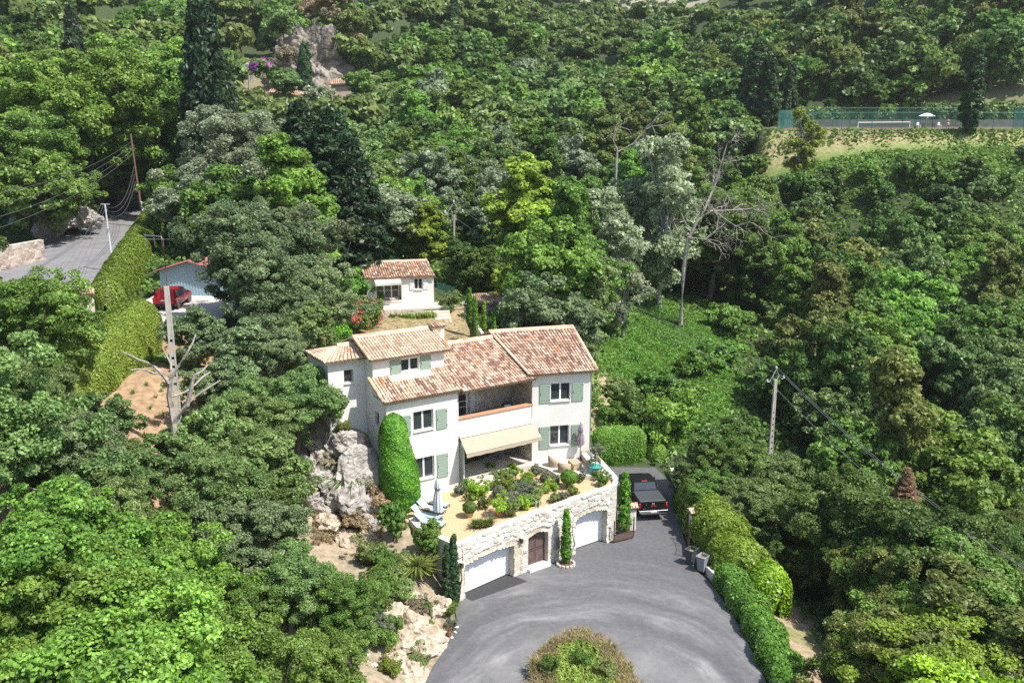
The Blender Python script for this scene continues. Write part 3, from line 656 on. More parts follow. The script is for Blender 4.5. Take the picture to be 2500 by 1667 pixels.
for i in order:
    x, y, z = cand[i, 0], cand[i, 1], ch[i]; d = np.hypot(hand_xy[:, 0] - x, hand_xy[:, 1] - y)
    if (d < hand_xy[:, 2] * .62 + 1.2).any(): continue
    u = rng.uniform(); nzv = noise.noise((x * .03, y * .03, 2)); far = y > 165
    right = x > 12; emb = x > 34 and 118 < y < 146
    if y > 235 and u < .6 + nzv: sp_ = ('pine', 'pine')
    elif y > 235: sp_ = ('round', random.choice(['oak', 'mid', 'bright', 'pine']))
    elif x < -20 and y > 150: sp_ = ('pine', 'pine') if u < .45 else ('round', random.choice(['mid', 'bright', 'oak', 'dark', 'bright']))
    elif right and y < 62: sp_ = ('round', random.choice(['yellow', 'ochre', 'ochre', 'mid', 'dark', 'oak', 'ochre']))
    elif right: sp_ = ('tall', random.choice(['oak', 'ochre', 'mid'])) if u < .1 else ('round', random.choice(['mid', 'dark', 'oak', 'mid', 'dark', 'ochre', 'oak', 'bright']))
    else: sp_ = ('round', random.choice(['oak', 'holm', 'mid', 'dark', 'bright', 'oak', 'bright', 'olive', 'mid'])) if u > .08 else ('tall', random.choice(['mid', 'bright']))
    hgt_m = (8.6 if sp_[0] != 'tall' else 12) * rng.uniform(.7, 1.3) * (1.15 if far else 1)
    if right and y < 62: hgt_m *= .62
    if right and y < 62 and x < 19: hgt_m *= .6
    if emb: hgt_m *= .55
    if y > 110 and x < -20 and x > -60: hgt_m *= 1.05
    if -6 < x < 10 and 92 < y < 104: hgt_m *= .8
    if x > 12 and y < 62 and x < 21: hgt_m *= .75
    cx_, cy_, zc = proj(x, y, z + hgt_m * .6); rpx = hgt_m * .42 * F / zc
    if cx_ < -rpx or cx_ > 2500 + rpx or cy_ > 1667 + rpx * 1.5 or cy_ < -rpx * 1.2: continue
    bad = False
    for (a, b, c_, d_, yy) in keep:
        if y < yy:
            a1, b1, c1, d1 = a * K, b * K, c_ * K, d_ * K; qx = min(max(cx_, a1), c1); qy = min(max(cy_, b1), d1)
            if math.hypot(qx - cx_, qy - cy_) < rpx * .95: bad = True; break
    if bad: continue
    nw, tot = splat(cx_, cy_, rpx)
    if tot and nw < tot * .06: continue
    filler.append((rpx, x, y, z, hgt_m, sp_))
filler.sort(key=lambda a: -a[0])
ind, rest = [f for f in filler if f[2] < 150 or f[0] > 32], [f for f in filler if not (f[2] < 150 or f[0] > 32)]
if len(ind) > 215: rest += ind[215:]; ind = ind[:215]
NAMES = {'bright': 'bright green', 'mid': 'mid green', 'dark': 'dark green', 'oak': 'dull green', 'holm': 'grey green', 'olive': 'silvery green', 'pine': 'yellowish green', 'yellow': 'yellow green', 'ochre': 'olive yellow', 'poplar': 'pale'}
def zone(x, y):
    if x > 12 and y < 62: return 'beyond the dirt track'
    if x > 34 and y > 150: return 'behind the tennis court'
    if x > 34 and y > 112: return 'just below the tennis court'
    if x > 12 and y < 90: return 'right of the meadow'
    if x > 12: return 'in the valley wood'
    if x < -20 and y > 150: return 'around the grey cliff'
    if x < -20: return 'beside the upper road'
    if y < 112: return 'close behind the cottage'
    return 'in the middle wood'
LBL = {}
for f in ind:
    k, m = f[5]; LBL.setdefault((k, m, zone(f[1], f[2])), []).append(f)
ORD = 'leftmost second third fourth fifth sixth seventh eighth ninth tenth eleventh twelfth thirteenth fourteenth fifteenth'.split()
NUM = 'one two three four five six seven eight nine ten eleven twelve thirteen fourteen fifteen sixteen seventeen eighteen nineteen twenty'.split()
for v_ in LBL.values(): v_.sort(key=lambda f: proj(f[1], f[2], f[3])[0])
for rpx, x, y, z, hm, (k, m) in ind:
    far = y > 150; kk = k + '_far' if far and k in ('round', 'pine') else k
    if y < 62 and k == 'round': kk = 'round_near'
    nm = 'pine_tree' if k == 'pine' else 'broadleaf_tree'
    lb = '%s %s %s' % (NAMES[m], {'pine': 'pine', 'tall': 'tall tree', 'round': 'round tree'}[k], zone(x, y))
    mem = LBL[(k, m, zone(x, y))]; io = [i for i, f in enumerate(mem) if f[1] == x][0]; grp = lb
    if len(mem) > 1: lb += ', ' + (ORD + [a + 'th' for a in NUM[15:]] + ['other'] * 60)[io] + ('' if io == 0 else ' from left') + ' of ' + (NUM[len(mem) - 1] if len(mem) <= 20 else 'many')
    tree(kk, (x, y, z), m, hm / PROTO[kk][0][3], nm, lb, 'tree', grp.replace('tree', 'trees', 1).replace('pine', 'pines', 1), sq=random.uniform(.9, 1.2))
print('individual filler trees', len(ind), 'far wood', len(rest), 'all', len(TREES))
# ---------------- the far wood: one stuff object, leaf masses of thousands of crowns ----------------
def merged_wood(name, items, mats_of):
    Vs, Qs, Ts, Mi = [], [], [], []; n = 0; keys = list(mats_of)
    cache = {}
    for rpx, x, y, z, hm, (k, m) in items:
        kk = 'pine_far' if k == 'pine' else 'round_far'; v = random.randrange(len(PROTO[kk])); me, tm, rx, hh = PROTO[kk][v]
        if (kk, v) not in cache:
            a = np.empty(len(me.vertices) * 3, np.float32); me.vertices.foreach_get('co', a); t = np.empty(len(me.vertices), np.float32); me.attributes['tint'].data.foreach_get('value', t); cache[(kk, v)] = (a.reshape(-1, 4, 3), t.reshape(-1, 4))
        a, t = cache[(kk, v)]; s = hm / hh; step = 1 if rpx > 18 else 2; a = a[::step]; t = t[::step]
        if step == 2: cen = a.mean(1, keepdims=True); a = cen + (a - cen) * 1.35
        an = random.uniform(0, 6.28); q, r = math.cos(an) * s, math.sin(an) * s; sq = random.uniform(.95, 1.25)
        P = np.stack([(a[..., 0] * q - a[..., 1] * r) * sq + x, (a[..., 0] * r + a[..., 1] * q) * sq + y, a[..., 2] * s + z], -1).reshape(-1, 3)
        Vs.append(P); Qs.append(np.arange(len(P)).reshape(-1, 4) + n); n += len(P); Ts.append(np.clip(t.ravel() + random.uniform(-.14, .14), 0, 1)); Mi.append(np.full(len(P) // 4, keys.index(m)))
    o = np_mesh(name, np.concatenate(Vs), np.concatenate(Qs), [LEAF[k] for k in keys], tint=np.concatenate(Ts)); o.data.polygons.foreach_set('material_index', np.concatenate(Mi).astype(np.int32)); return o
if rest:
    fw = merged_wood('distant_woodland', rest, {'pine': 1, 'oak': 1, 'mid': 1, 'bright': 1, 'dark': 1, 'holm': 1, 'olive': 1, 'yellow': 1, 'ochre': 1})
    tag(fw, 'distant mixed woodland covering the far hills', 'woodland', kind='stuff')
sc_pts = []
for _ in range(1300):
    x, y = rng.uniform(20, 260), rng.uniform(385, 900)
    sc_pts.append((8, x, y, h1(x, y) - .5, rng.uniform(1.5, 5), ('round', random.choice(['dark', 'oak', 'mid']))))
tag(merged_wood('hillside_scrub', sc_pts, {'dark': 1, 'oak': 1, 'mid': 1}), 'scattered dark scrub on the bare far mountain', 'scrub', kind='stuff')
# undergrowth: leaf litter and brambles between the trees
def ground_cover(name, pts, m, size, n, hh, seed, label):
    rs = np.random.default_rng(seed); pts = np.array(pts); k = rs.integers(0, len(pts), n); r = rs.uniform(0, 1, n) ** .5 * 1.6; a = rs.uniform(0, 6.283, n)
    x, y = pts[k, 0] + np.cos(a) * r, pts[k, 1] + np.sin(a) * r; b = .35 + .65 * (np.sin(x * 1.3) * np.cos(y * 1.1) * .5 + .5)
    b = b * (.35 + .65 * np.abs(np.sin(x * .55 + 1.7) * np.sin(y * .42 + x * .3))); z = hgt(x, y) + b * hh * rs.uniform(.3, 1, n); N = np.stack([rs.normal(0, .4, n), rs.normal(0, .4, n), np.ones(n)], -1)
    V_, Q_, t = leaf_quads(np.stack([x, y, z], -1), N, size, rs, 1.4); o = np_mesh(name, V_, Q_, LEAF[m], tint=t); tag(o, label, 'undergrowth', kind='stuff'); return o
def pts_in(x0, x1, y0, y1, sp, test):
    g = [(x, y) for x in np.arange(x0, x1, sp) for y in np.arange(y0, y1, sp)]; g = np.array(g) + rng.uniform(-.5, .5, (len(g), 2)) * sp; return g[test(g[:, 0], g[:, 1])]
notclear = lambda X, Y: np.logical_and.reduce([dpoly(X, Y, p) > mm for p, mm in ((DRIVE, 1.6), (TERR, 1.5), (HOUSE, 1), (PAD, 1), (ROAD, 1.5), (LAWN, .5), (COTT, .5), (COURT, 1))])
ground_cover('undergrowth', pts_in(-70, 75, 62, 150, 2.0, lambda X, Y: notclear(X, Y) & (np.abs(X) < .62 * Y) & ~((X > -22) & (X < -12) & (Y < 76)) & (dpoly(X, Y, MEADOW) > 0)), 'mid', .34, 90000, 1.1, 5, 'brambles and young growth under the trees')
ground_cover('bank_undergrowth', pts_in(15, 45, 26, 62, 1.4, lambda X, Y: dpoly(X, Y, SOILR) > .5), 'dark', .22, 45000, .9, 6, 'brambles on the bank right of the dirt track')
ground_cover('meadow_creeper', pts_in(5, 30, 70, 108, 1.0, lambda X, Y: (dpoly(X, Y, MEADOW) < 1.5) & (X > 9.5)), 'ivy', .15, 95000, .7, 8, 'low bright green creeper carpeting the clearing right of the villa')
ground_cover('court_bank_grass', pts_in(38, 100, 134, 147, 1.6, lambda X, Y: X > 0), 'mid', .4, 12000, .4, 9, 'green creeper on the bank below the tennis court')
# ---------------- materials of built things ----------------
plaster = mat('plaster_white', (.76, .745, .715), .9, (.69, .675, .64), 1.1, stretch=(1.6, 1.6, .35), detail=6)
plaster_b = mat('plaster_beige', (.80, .765, .70), .9, (.74, .70, .64), .8)
mortar = mat('mortar', (.74, .67, .58), .95, (.6, .52, .43), 6, .01, 30)
tile_m = mat('clay_tile', (1, 1, 1), .85, (.72, .70, .68), 14, .004, 60, attr=True)
shutter_m = mat('shutter_green', (.30, .385, .31), .55, (.27, .35, .285), 9)
frame_m = mat('window_white', (.82, .82, .82), .35)
stone_pale = mat('stone_attr', (1, 1, 1), .92, (.82, .80, .77), 9, .012, 35, attr=True, detail=6)
wood_b = mat('wood_brown', (.20, .11, .06), .6, (.12, .07, .04), 8)
awn_m = mat('awning_cloth', (.42, .345, .265), .8, (.39, .32, .245), 2)
terra = mat('terracotta', (.62, .30, .17), .8, (.5, .24, .14), 8)
iron = mat('iron_brown', (.085, .05, .045), .45, (.06, .035, .03), 8)
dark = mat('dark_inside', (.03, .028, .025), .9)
grey_al = mat('grey_frame', (.25, .25, .25), .4)
curtain = mat('curtain', (.6, .58, .54), .9)
pave = mat('travertine', (.70, .64, .56), .7, (.58, .52, .44), 1.6, .003, 20)
gravel_m = mat('gravel_ochre', (.72, .53, .31), .95, (.40, .27, .15), 26, .02, 30, detail=2)
def glass_mat():
    m = bpy.data.materials.new('window_glass'); m.use_nodes = True; b = m.node_tree.nodes['Principled BSDF']
    b.inputs['Base Color'].default_value = (.035, .045, .05, 1); b.inputs['Roughness'].default_value = .04; b.inputs['Specular IOR Level'].default_value = .9; return m
glass = glass_mat()
TILES = [(.62, .42, .28), (.66, .48, .34), (.58, .36, .24), (.50, .29, .19), (.38, .20, .14), (.70, .56, .42), (.55, .33, .22), (.45, .25, .17), (.66, .42, .27), (.30, .16, .12), (.60, .44, .33), (.72, .60, .48)]
TILES_PALE = [(.68, .52, .36), (.72, .56, .38), (.64, .48, .32), (.66, .46, .33), (.74, .60, .44), (.60, .42, .28), (.70, .50, .38), (.52, .32, .22)]
TILES_OLD = [(.55, .33, .2), (.62, .38, .22), (.42, .25, .17), (.34, .22, .17), (.66, .5, .36), (.72, .62, .5), (.7, .4, .22), (.28, .2, .17), (.5, .42, .35)]
def tiled(name, e0, e1, r0, r1, parent, pal=TILES, tw=.205, tl=.33, M=None, skip=None, seed=1, orange=.005, ends=True):
    """barrel tile slope: e0-e1 is the eave, r0-r1 the ridge above them"""
    rr = random.Random(seed); e0, e1, r0, r1 = map(Vector, (e0, e1, r0, r1)); mb = MB(M)
    nc = max(1, round(((e1 - e0).length + (r1 - r0).length) / 2 / tw)); nr = max(1, round(((r0 - e0).length + (r1 - e1).length) / 2 / tl))
    nrm = (e1 - e0).cross(r0 - e0).normalized(); nrm = nrm if nrm.z > 0 else -nrm
    P = lambda s, t: (e0.lerp(e1, s)).lerp(r0.lerp(r1, s), t)
    q = [P(0, 0) - nrm * .03, P(1, 0) - nrm * .03, P(1, 1) - nrm * .03, P(0, 1) - nrm * .03]
    mb.add(q + [p - nrm * .1 for p in q], [(0, 1, 2, 3), (7, 6, 5, 4), (0, 4, 5, 1), (1, 5, 6, 2), (2, 6, 7, 3), (3, 7, 4, 0)], (.42, .29, .2))
    for i in range(nc):
        colbias = rr.uniform(-.05, .05)
        for j in range(nr):
            s = (i + .5) / nc; t0 = j / nr; t1 = min(1, (j + 1.12) / nr)
            if skip and skip(s, t0): continue
            a, b = P(s, t0) + nrm * .035, P(s, t1) + nrm * .008; a += (a - b).normalized() * .02
            wv = (P(min(1, s + .01), t0) - P(max(0, s - .01), t0)).normalized(); w0 = (P(1, t0) - P(0, t0)).length / nc; jx = wv * rr.uniform(-.008, .008)
            c = rr.choice(pal); g_ = sum(c) / 3; c = tuple(x * .86 + g_ * .14 for x in c); k = 1 + rr.uniform(-.12, .12) + colbias; c = (.78, .26, .1) if rr.random() < orange else tuple(min(1, x * k) for x in c)
            vs = []; n = 5
            for pt, rad in ((a, w0 * .46), (b, w0 * .36)):
                for m in range(n + 1):
                    an = math.pi * m / n; vs.append(pt + jx + wv * (-math.cos(an) * rad) + nrm * (math.sin(an) * rad * .82))
            fs = [(m, m + 1, n + 2 + m, n + 1 + m) for m in range(n)]; fs.append(list(range(n + 1))[::-1])
            mb.add(vs, fs, c)
    return mb.build(name, tile_m, parent, smooth=False)
def ridge(name, a, b, parent, M=None, r=.13, pal=TILES_PALE, seed=3, bed=True):
    rr = random.Random(seed); a, b = Vector(a), Vector(b); L_ = (b - a).length; n = max(1, round(L_ / .4)); d = (b - a).normalized(); s = d.cross(Vector((0, 0, 1))).normalized(); up = s.cross(d); mb = MB(M)
    if bed: mb.col = (.78, .70, .6); q = [a - s * r * 1.5, a + s * r * 1.5, b + s * r * 1.5, b - s * r * 1.5]; mb.add([p - up * .1 for p in q] + [p + up * .035 for p in q], [(3, 2, 1, 0), (4, 5, 6, 7), (0, 1, 5, 4), (1, 2, 6, 5), (2, 3, 7, 6), (3, 0, 4, 7)])
    for i in range(n):
        p, q = a + d * L_ * i / n, a + d * L_ * min(1, (i + 1.1) / n); vs = []; c = tuple(x * rr.uniform(.9, 1.1) for x in rr.choice(pal))
        for pt, rad in ((p + up * .03, r), (q + up * .045, r * .85)):
            for m in range(7): an = math.pi * m / 6; vs.append(pt + s * (-math.cos(an) * rad) + up * (math.sin(an) * rad * .8))
        mb.add(vs, [(m, m + 1, 8 + m, 7 + m) for m in range(6)] + [list(range(7))], c)
    return mb.build(name, tile_m, parent)
def wall_open(mb, x0, x1, z0, z1, y, th, holes, col=None):
    """wall in the plane y (outer face), thickness th inward, with rectangular holes (a,b,c,d)=x0,x1,z0,z1, built of abutting blocks"""
    xs = sorted({x0, x1} | {h[0] for h in holes} | {h[1] for h in holes}); 
    for a, b in zip(xs, xs[1:]):
        hs = sorted([h for h in holes if h[0] <= a + 1e-6 and h[1] >= b - 1e-6], key=lambda h: h[2]); z = z0
        for h in hs:
            if h[2] > z: mb.bx(a, b, y, y + th, z, h[2], col)
            z = h[3]
        if z < z1: mb.bx(a, b, y, y + th, z, z1, col)
def window(parent, x0, x1, z0, z1, y, M=None, name='window', leaves=2, depth=.16, bars=0, slope=0, mid=0, fr=None):
    """window set back in its hole: frame, leaves, glass, sill"""
    y = y + depth; fr = fr or frame_m; mb = MB(M); t = .055
    mb.bx(x0, x0 + t, y, y + .06, z0, z1); mb.bx(x1 - t, x1, y, y + .06, z0, z1); mb.bx(x0 + t, x1 - t, y, y + .06, z1 - t, z1); mb.bx(x0 + t, x1 - t, y, y + .06, z0, z0 + t)
    for i in range(1, leaves): c = x0 + (x1 - x0) * i / leaves; mb.bx(c - .055, c + .055, y - .012, y + .05, z0 + t, z1 - t)
    for i in range(mid): zc = z0 + (z1 - z0) * (i + 1) / (mid + 1); mb.bx(x0 + t, x1 - t, y - .004, y + .052, zc - .02, zc + .02)
    f = mb.build(name, fr, parent); g = MB(M).bx(x0 + t, x1 - t, y + .02, y + .035, z0 + t, z1 - t).build('pane', glass, f)
    s = MB(M).bbox(((x0 + x1) / 2, y - depth / 2 - .04, z0 - .02), (x1 - x0 + .06, depth + .12, .05), .01).build('sill', plaster_b, f)
    if bars:
        b = MB(M)
        for i in range(bars): x = x0 + (x1 - x0) * (i + .5) / bars; b.tube([(x, y - depth * .6, z0), (x, y - depth * .6, z1)], .011, 6)
        b.tube([(x0, y - depth * .6, (z0 + z1) / 2), (x1, y - depth * .6, (z0 + z1) / 2)], .011, 6); b.build('window_bars', iron, f)
    return f
def shutter(parent, x0, x1, z0, z1, y, M=None, m=None):
    m = m or shutter_m; mb = MB(M); mb.bx(x0, x1, y - .05, y - .012, z0, z1); n = 8
    for i in range(n):
        za, zb = z0 + (z1 - z0) * i / n, z0 + (z1 - z0) * (i + 1) / n; mb.bx(x0 + .012, x1 - .012, y - .062, y - .05, za + .012, zb - .004)
    o = mb.build('shutter', m, parent); h = MB(M); h.bx(x0 + .06, x0 + .085, y - .08, y - .062, (z0 + z1) / 2 - .08, (z0 + z1) / 2 + .08)
    for z in (z0 + .2, z1 - .2): h.bx(x1 - .12, x1 + .01, y - .07, y - .062, z - .015, z + .015)
    h.build('shutter_hinge', iron, o); return o

# ---------------- villa, built in its own frame: x along the facade, y into the house ----------------
AL = R(32.5); villa = empty('villa', (-3.41, 56.45, 0), AL, 'white two storey villa with clay barrel tile roofs and sage green shutters', 'house')
def Lw(u, v, z): return Vector((-3.41 + u * math.cos(AL) - v * math.sin(AL), 56.45 + u * math.sin(AL) + v * math.cos(AL), z))
MR = Matrix.Rotation(-AL, 4, 'Z') @ Matrix.Translation((1.35 + 3.41, 59.45 - 56.45, 0)) @ Matrix.Rotation(R(12.5), 4, 'Z')   # right wing frame inside the villa frame
B = villa
m = MB()                                                            # left block front and side
wall_open(m, -5, 0, -.5, 9.8, 0, .3, [(-3.2, -1.8, 7.66, 8.94), (-3.2, -1.8, 4.42, 5.86)])
m.bx(-5, -4.7, .3, 1.1, -.5, 9.95); m.bx(-5, -4.7, 1.1, 1.75, -.5, 8.02); m.bx(-5, -4.7, 1.1, 1.75, 8.9, 9.95); m.bx(-5, -4.7, 1.75, 5.8, -.5, 10.4)
m.vprism([(-1, 0)], 0, 0) if False else None
m.bx(-.3, 0, .3, 2.2, -.5, 9.8)
m.build('left_block_wall', plaster, B); 
g = MB(); g.add([(-5, 0, 9.8), (-5, 1.83, 9.8), (-5, 1.83, 10.72), (-4.85, 0, 9.8), (-4.85, 1.83, 9.8), (-4.85, 1.83, 10.72)], [(0, 2, 1), (3, 4, 5), (0, 3, 5, 2)]); g.build('gable_wall', plaster, B)
# upper storey block
m = MB(); wall_open(m, -5, 0, 10.4, 12.1, 1.83, .25, [(-3.05, -1.78, 11.05, 11.86)]); m.bx(-5, -4.75, 2.08, 5.8, 10.4, 12.2); m.bx(-.25, 0, 2.08, 5.8, 10.4, 12.2)
for x in (-5, -.25): m.add([(x, 2.08, 12.2), (x, 5.8, 12.2), (x, 4.0, 13.0), (x + .25, 2.08, 12.2), (x + .25, 5.8, 12.2), (x + .25, 4.0, 13.0)], [(0, 1, 2), (5, 4, 3), (0, 2, 5, 3), (1, 4, 5, 2)])
m.build('upper_wall', plaster, B)
window(B, -3.05, -1.78, 11.05, 11.86, 1.83, leaves=2, depth=.14)
shutter(B, -3.82, -3.08, 10.98, 11.9, 1.83); shutter(B, -1.72, -.98, 10.98, 11.9, 1.83)
m = MB(); m.add([(-3.9, 1.2, 10.72), (-.9, 1.2, 10.72), (-.9, 1.85, 11.0), (-3.9, 1.85, 11.0), (-3.9, 1.2, 10.6), (-.9, 1.2, 10.6), (-.9, 1.85, 10.6), (-3.9, 1.85, 10.6)], [(0, 1, 2, 3), (4, 7, 6, 5), (0, 4, 5, 1), (1, 5, 6, 2), (2, 6, 7, 3), (3, 7, 4, 0)]).build('mortar_flashing', mortar, B)
# small tower on the left
m = MB(); wall_open(m, -7.45, -5.01, 6.0, 12.0, 3.0, .25, [(-6.42, -5.78, 10.55, 11.4)]); m.bx(-7.45, -7.2, 3.25, 6.5, 5.5, 12.0); m.build('tower_wall', plaster, B)
window(B, -6.42, -5.78, 10.55, 11.4, 3.0, leaves=1, depth=.18, bars=5, name='barred_window')
# central part: loggia, balcony, right end
m = MB(); m.bx(0, 5.75, 3.0, 3.3, 3.0, 11.2); m.bx(0, 5.9, 0.02, .3, 6.72, 7.9)
m.bx(5.85, 6.1, 0.3, 3.0, 3.9, 6.7); m.build('loggia_wall', plaster_b, B)
m = MB(); m.bx(.001, 5.9, .3, 3.0, 6.75, 6.95); m.bx(.0, 5.9, .05, 3.0, 3.4, 3.9); m.build('loggia_floor', pave, B)
m = MB(); m.bx(0.002, 5.95, -.06, .36, 7.9, 7.97); m.build('balcony_coping', terra, B)
# stone lining of the balcony and loggia back walls
def stones(name, x0, x1, z0, z1, parent, M=None, cell=.3, depth=.05, res=.045, seed=0, holes=None, pal=None, y=0, mort=(.66, .62, .55), warm=None, asp=1.35, axis='x', flat=.15):
    nx_, nz_ = max(2, int((x1 - x0) / res)), max(2, int((z1 - z0) / res)); X, Z = np.meshgrid(np.linspace(x0, x1, nx_), np.linspace(z0, z1, nz_), indexing='ij')
    rs = np.random.default_rng(seed); cw = cell * asp; ch_ = cell / asp * 1.25; gi, gj = int((x1 - x0) / cw) + 3, int((z1 - z0) / ch_) + 3
    px = (np.arange(gi)[:, None] - 1 + rs.uniform(.12, .88, (gi, gj)) + (np.arange(gj)[None] % 2) * .5) * cw + x0; pz = (np.arange(gj)[None] - 1 + rs.uniform(.15, .85, (gi, gj))) * ch_ + z0
    px, pz = px.ravel(), pz.ravel(); hs = rs.uniform(.45, 1.0, len(px)); pal = np.array(pal or [(.70, .66, .58), (.64, .60, .53), (.74, .70, .63), (.60, .54, .46), (.72, .66, .56), (.55, .52, .48), (.76, .74, .70)]); ci = rs.integers(0, len(pal), len(px)); cj = rs.uniform(.88, 1.08, len(px))
    tilt = rs.normal(0, .35, (len(px), 2)); Dp = np.empty(X.size); Cc = np.empty((X.size, 3)); xf, zf = X.ravel(), Z.ravel()
    for i in range(0, len(xf), 6000):
        dx_ = (xf[i:i + 6000, None] - px) / asp ** .5; dz_ = (zf[i:i + 6000, None] - pz) * asp ** .5; d = np.hypot(dx_, dz_); k = np.argpartition(d, 1, axis=1)[:, :2]; dd = np.take_along_axis(d, k, 1); o = np.argsort(dd, 1); k = np.take_along_axis(k, o, 1); dd = np.take_along_axis(dd, o, 1)
        e = dd[:, 1] - dd[:, 0]; t = np.clip(e / (cell * .16), 0, 1); t = t * t * (3 - 2 * t); k0 = k[:, 0]
        tl_ = (xf[i:i + 6000] - px[k0]) * tilt[k0, 0] + (zf[i:i + 6000] - pz[k0]) * tilt[k0, 1]
        Dp[i:i + 6000] = t * (hs[k0] * depth + tl_ * depth * 2.2); c = pal[ci[k0]] * cj[k0][:, None]; mm = (t < flat)[:, None]; Cc[i:i + 6000] = np.where(mm, np.array(mort), c)
    Dp += rs.normal(0, depth * .05, len(Dp)); return X, Z, Dp.reshape(X.shape), Cc.reshape(*X.shape, 3)
def stone_panel(name, p0, p1, z0, z1, parent, outn, cell=.3, depth=.045, res=.05, seed=0, M=None, pal=None, mort=(.66, .62, .55), hole=None, asp=1.35, xs0=0.0):
    """stone faced panel from p0 to p1 (x,y) rising z0..z1, relief towards outn; hole(s,z)->bool leaves faces out"""
    p0, p1 = np.array(p0, float), np.array(p1, float); L_ = np.linalg.norm(p1 - p0); X, Z, Dp, Cc = stones(name, 0, L_, z0, z1, parent, cell=cell, depth=depth, res=res, seed=seed, pal=pal, mort=mort, asp=asp)
    d = (p1 - p0) / L_; n = np.array(outn, float); n /= np.linalg.norm(n); V_ = np.stack([p0[0] + d[0] * X + n[0] * Dp, p0[1] + d[1] * X + n[1] * Dp, Z], -1)
    a, b = X.shape; k = (np.arange(a - 1)[:, None] * b + np.arange(b - 1)[None]); 
    if hole is not None:
        xc = (X[:-1, :-1] + X[1:, 1:]) / 2; zc = (Z[:-1, :-1] + Z[1:, 1:]) / 2; k = k[~hole(xc, zc)]
    k = k.ravel(); Vv = V_.reshape(-1, 3)
    if M is not None: Vv = np.array([M @ Vector(v) for v in Vv])
    return np_mesh(name, Vv, np.c_[k, k + b, k + b + 1, k + 1], stone_pale, parent, col=Cc.reshape(-1, 3))
PB = [(.62, .56, .47), (.56, .50, .42), (.66, .61, .52), (.52, .46, .39), (.60, .53, .43)]
stone_panel('balcony_stone_wall', (.0, 2.98), (5.85, 2.98), 6.95, 9.95, B, (0, -1), .3, .03, .06, 4, pal=PB, mort=(.7, .65, .56), hole=lambda x, z: (x > .35) & (x < 3.1) & (z < 9.35))
stone_panel('balcony_stone_end', (5.82, 3.0), (5.82, .2), 6.95, 9.8, B, (-1, 0), .3, .03, .06, 5, pal=PB, mort=(.7, .65, .56))
stone_panel('loggia_stone_wall', (.0, 2.98), (5.85, 2.98), 3.9, 6.75, B, (0, -1), .34, .03, .06, 6, pal=PB, mort=(.7, .66, .58))
stone_panel('loggia_stone_end', (5.66, 3.0), (5.66, .0), 3.9, 6.7, B, (-1, 0), .3, .04, .05, 7, pal=PB, mort=(.66, .6, .5))
stone_panel('loggia_stone_quoin', (5.66, -.012), (5.98, -.012), 3.9, 6.75, B, (0, -1), .24, .035, .04, 8)
m = MB(); m.bx(5.66, 6.2, 0, .25, 3.9, 6.72); m.bx(0, .02, .3, 3, 3.9, 9.9); m.build('loggia_pier', plaster_b, B)
# big balcony sliding door
m = MB()
for x in (.42, 1.3, 2.2, 3.05): m.bx(x - .035, x + .035, 2.86, 2.95, 6.95, 9.3)
m.bx(.38, 3.1, 2.86, 2.95, 9.24, 9.34); m.bx(.38, 3.1, 2.86, 2.95, 6.95, 7.02); m.bx(.42, 2.2, 2.87, 2.94, 8.0, 8.04); m.bx(.42, 2.2, 2.87, 2.94, 8.5, 8.53)
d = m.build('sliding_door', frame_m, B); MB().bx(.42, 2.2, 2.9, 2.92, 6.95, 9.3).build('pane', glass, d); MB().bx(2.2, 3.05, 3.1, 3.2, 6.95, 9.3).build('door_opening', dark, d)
m = MB(); m.tube([(2.5 + .03 * math.sin(z * 9), 2.93, 7 + z) for z in np.linspace(0, 2.25, 12)], .05, 6); m.build('curtain', curtain, d)
MB().bx(.0, 5.8, -.1, .1, 9.62, 9.8).build('eave_beam', wood_b, B)
for x in np.arange(.3, 5.8, .55): pass
m = MB()
for x in np.arange(.25, 5.8, .5): m.bx(x, x + .09, -.3, 2.9, 9.83, 9.93)
m.build('roof_rafters', wood_b, B); MB().bx(0, 5.9, .3, 2.98, 9.94, 10.02).build('balcony_ceiling', wood_b, B)
# windows and shutters of the left block
window(B, -3.2, -1.8, 7.66, 8.94, 0); window(B, -3.2, -1.8, 4.42, 5.86, 0)
for z0, z1 in ((7.52, 8.84), (4.27, 5.84)): shutter(B, -1.62, -.84, z0, z1, 0); shutter(B, -4.18, -3.4, z0, z1, 0)
# side window
m = MB(Matrix.Translation((-5, 0, 0)) @ Matrix.Rotation(R(-90), 4, 'Z')); m2 = Matrix.Translation((-5, 0, 0)) @ Matrix.Rotation(R(-90), 4, 'Z')
window(B, -1.75, -1.1, 8.02, 8.9, 0, M=m2, leaves=1, bars=4, depth=.15, name='barred_window')
# right wing
m = MB(MR); wall_open(m, 0, 4.05, -.5, 10.0, 0, .3, [(1.28, 2.66, 8.08, 9.3), (1.25, 2.62, 4.92, 6.32)]); m.bx(3.75, 4.05, .3, 4.5, -.5, 10.3); m.bx(0, .3, .3, 4, 6, 10.2)
m.add([(3.75, .3, 10.0), (3.75, 7.8, 10.0), (3.75, 3.9, 11.9), (4.05, .3, 10.0), (4.05, 7.8, 10.0), (4.05, 3.9, 11.9)], [(0, 1, 2), (5, 4, 3), (0, 2, 5, 3), (1, 4, 5, 2)]); m.bx(3.75, 4.05, 4.5, 7.8, 1, 10.0); m.build('right_wing_wall', plaster, B)
window(B, 1.28, 2.66, 8.08, 9.3, 0, M=MR); window(B, 1.25, 2.62, 4.92, 6.32, 0, M=MR)
for z0, z1 in ((8.0, 9.29), (4.75, 6.31)): shutter(B, .5, 1.22, z0, z1, 0, M=MR); shutter(B, 2.76, 3.54, z0, z1, 0, M=MR)
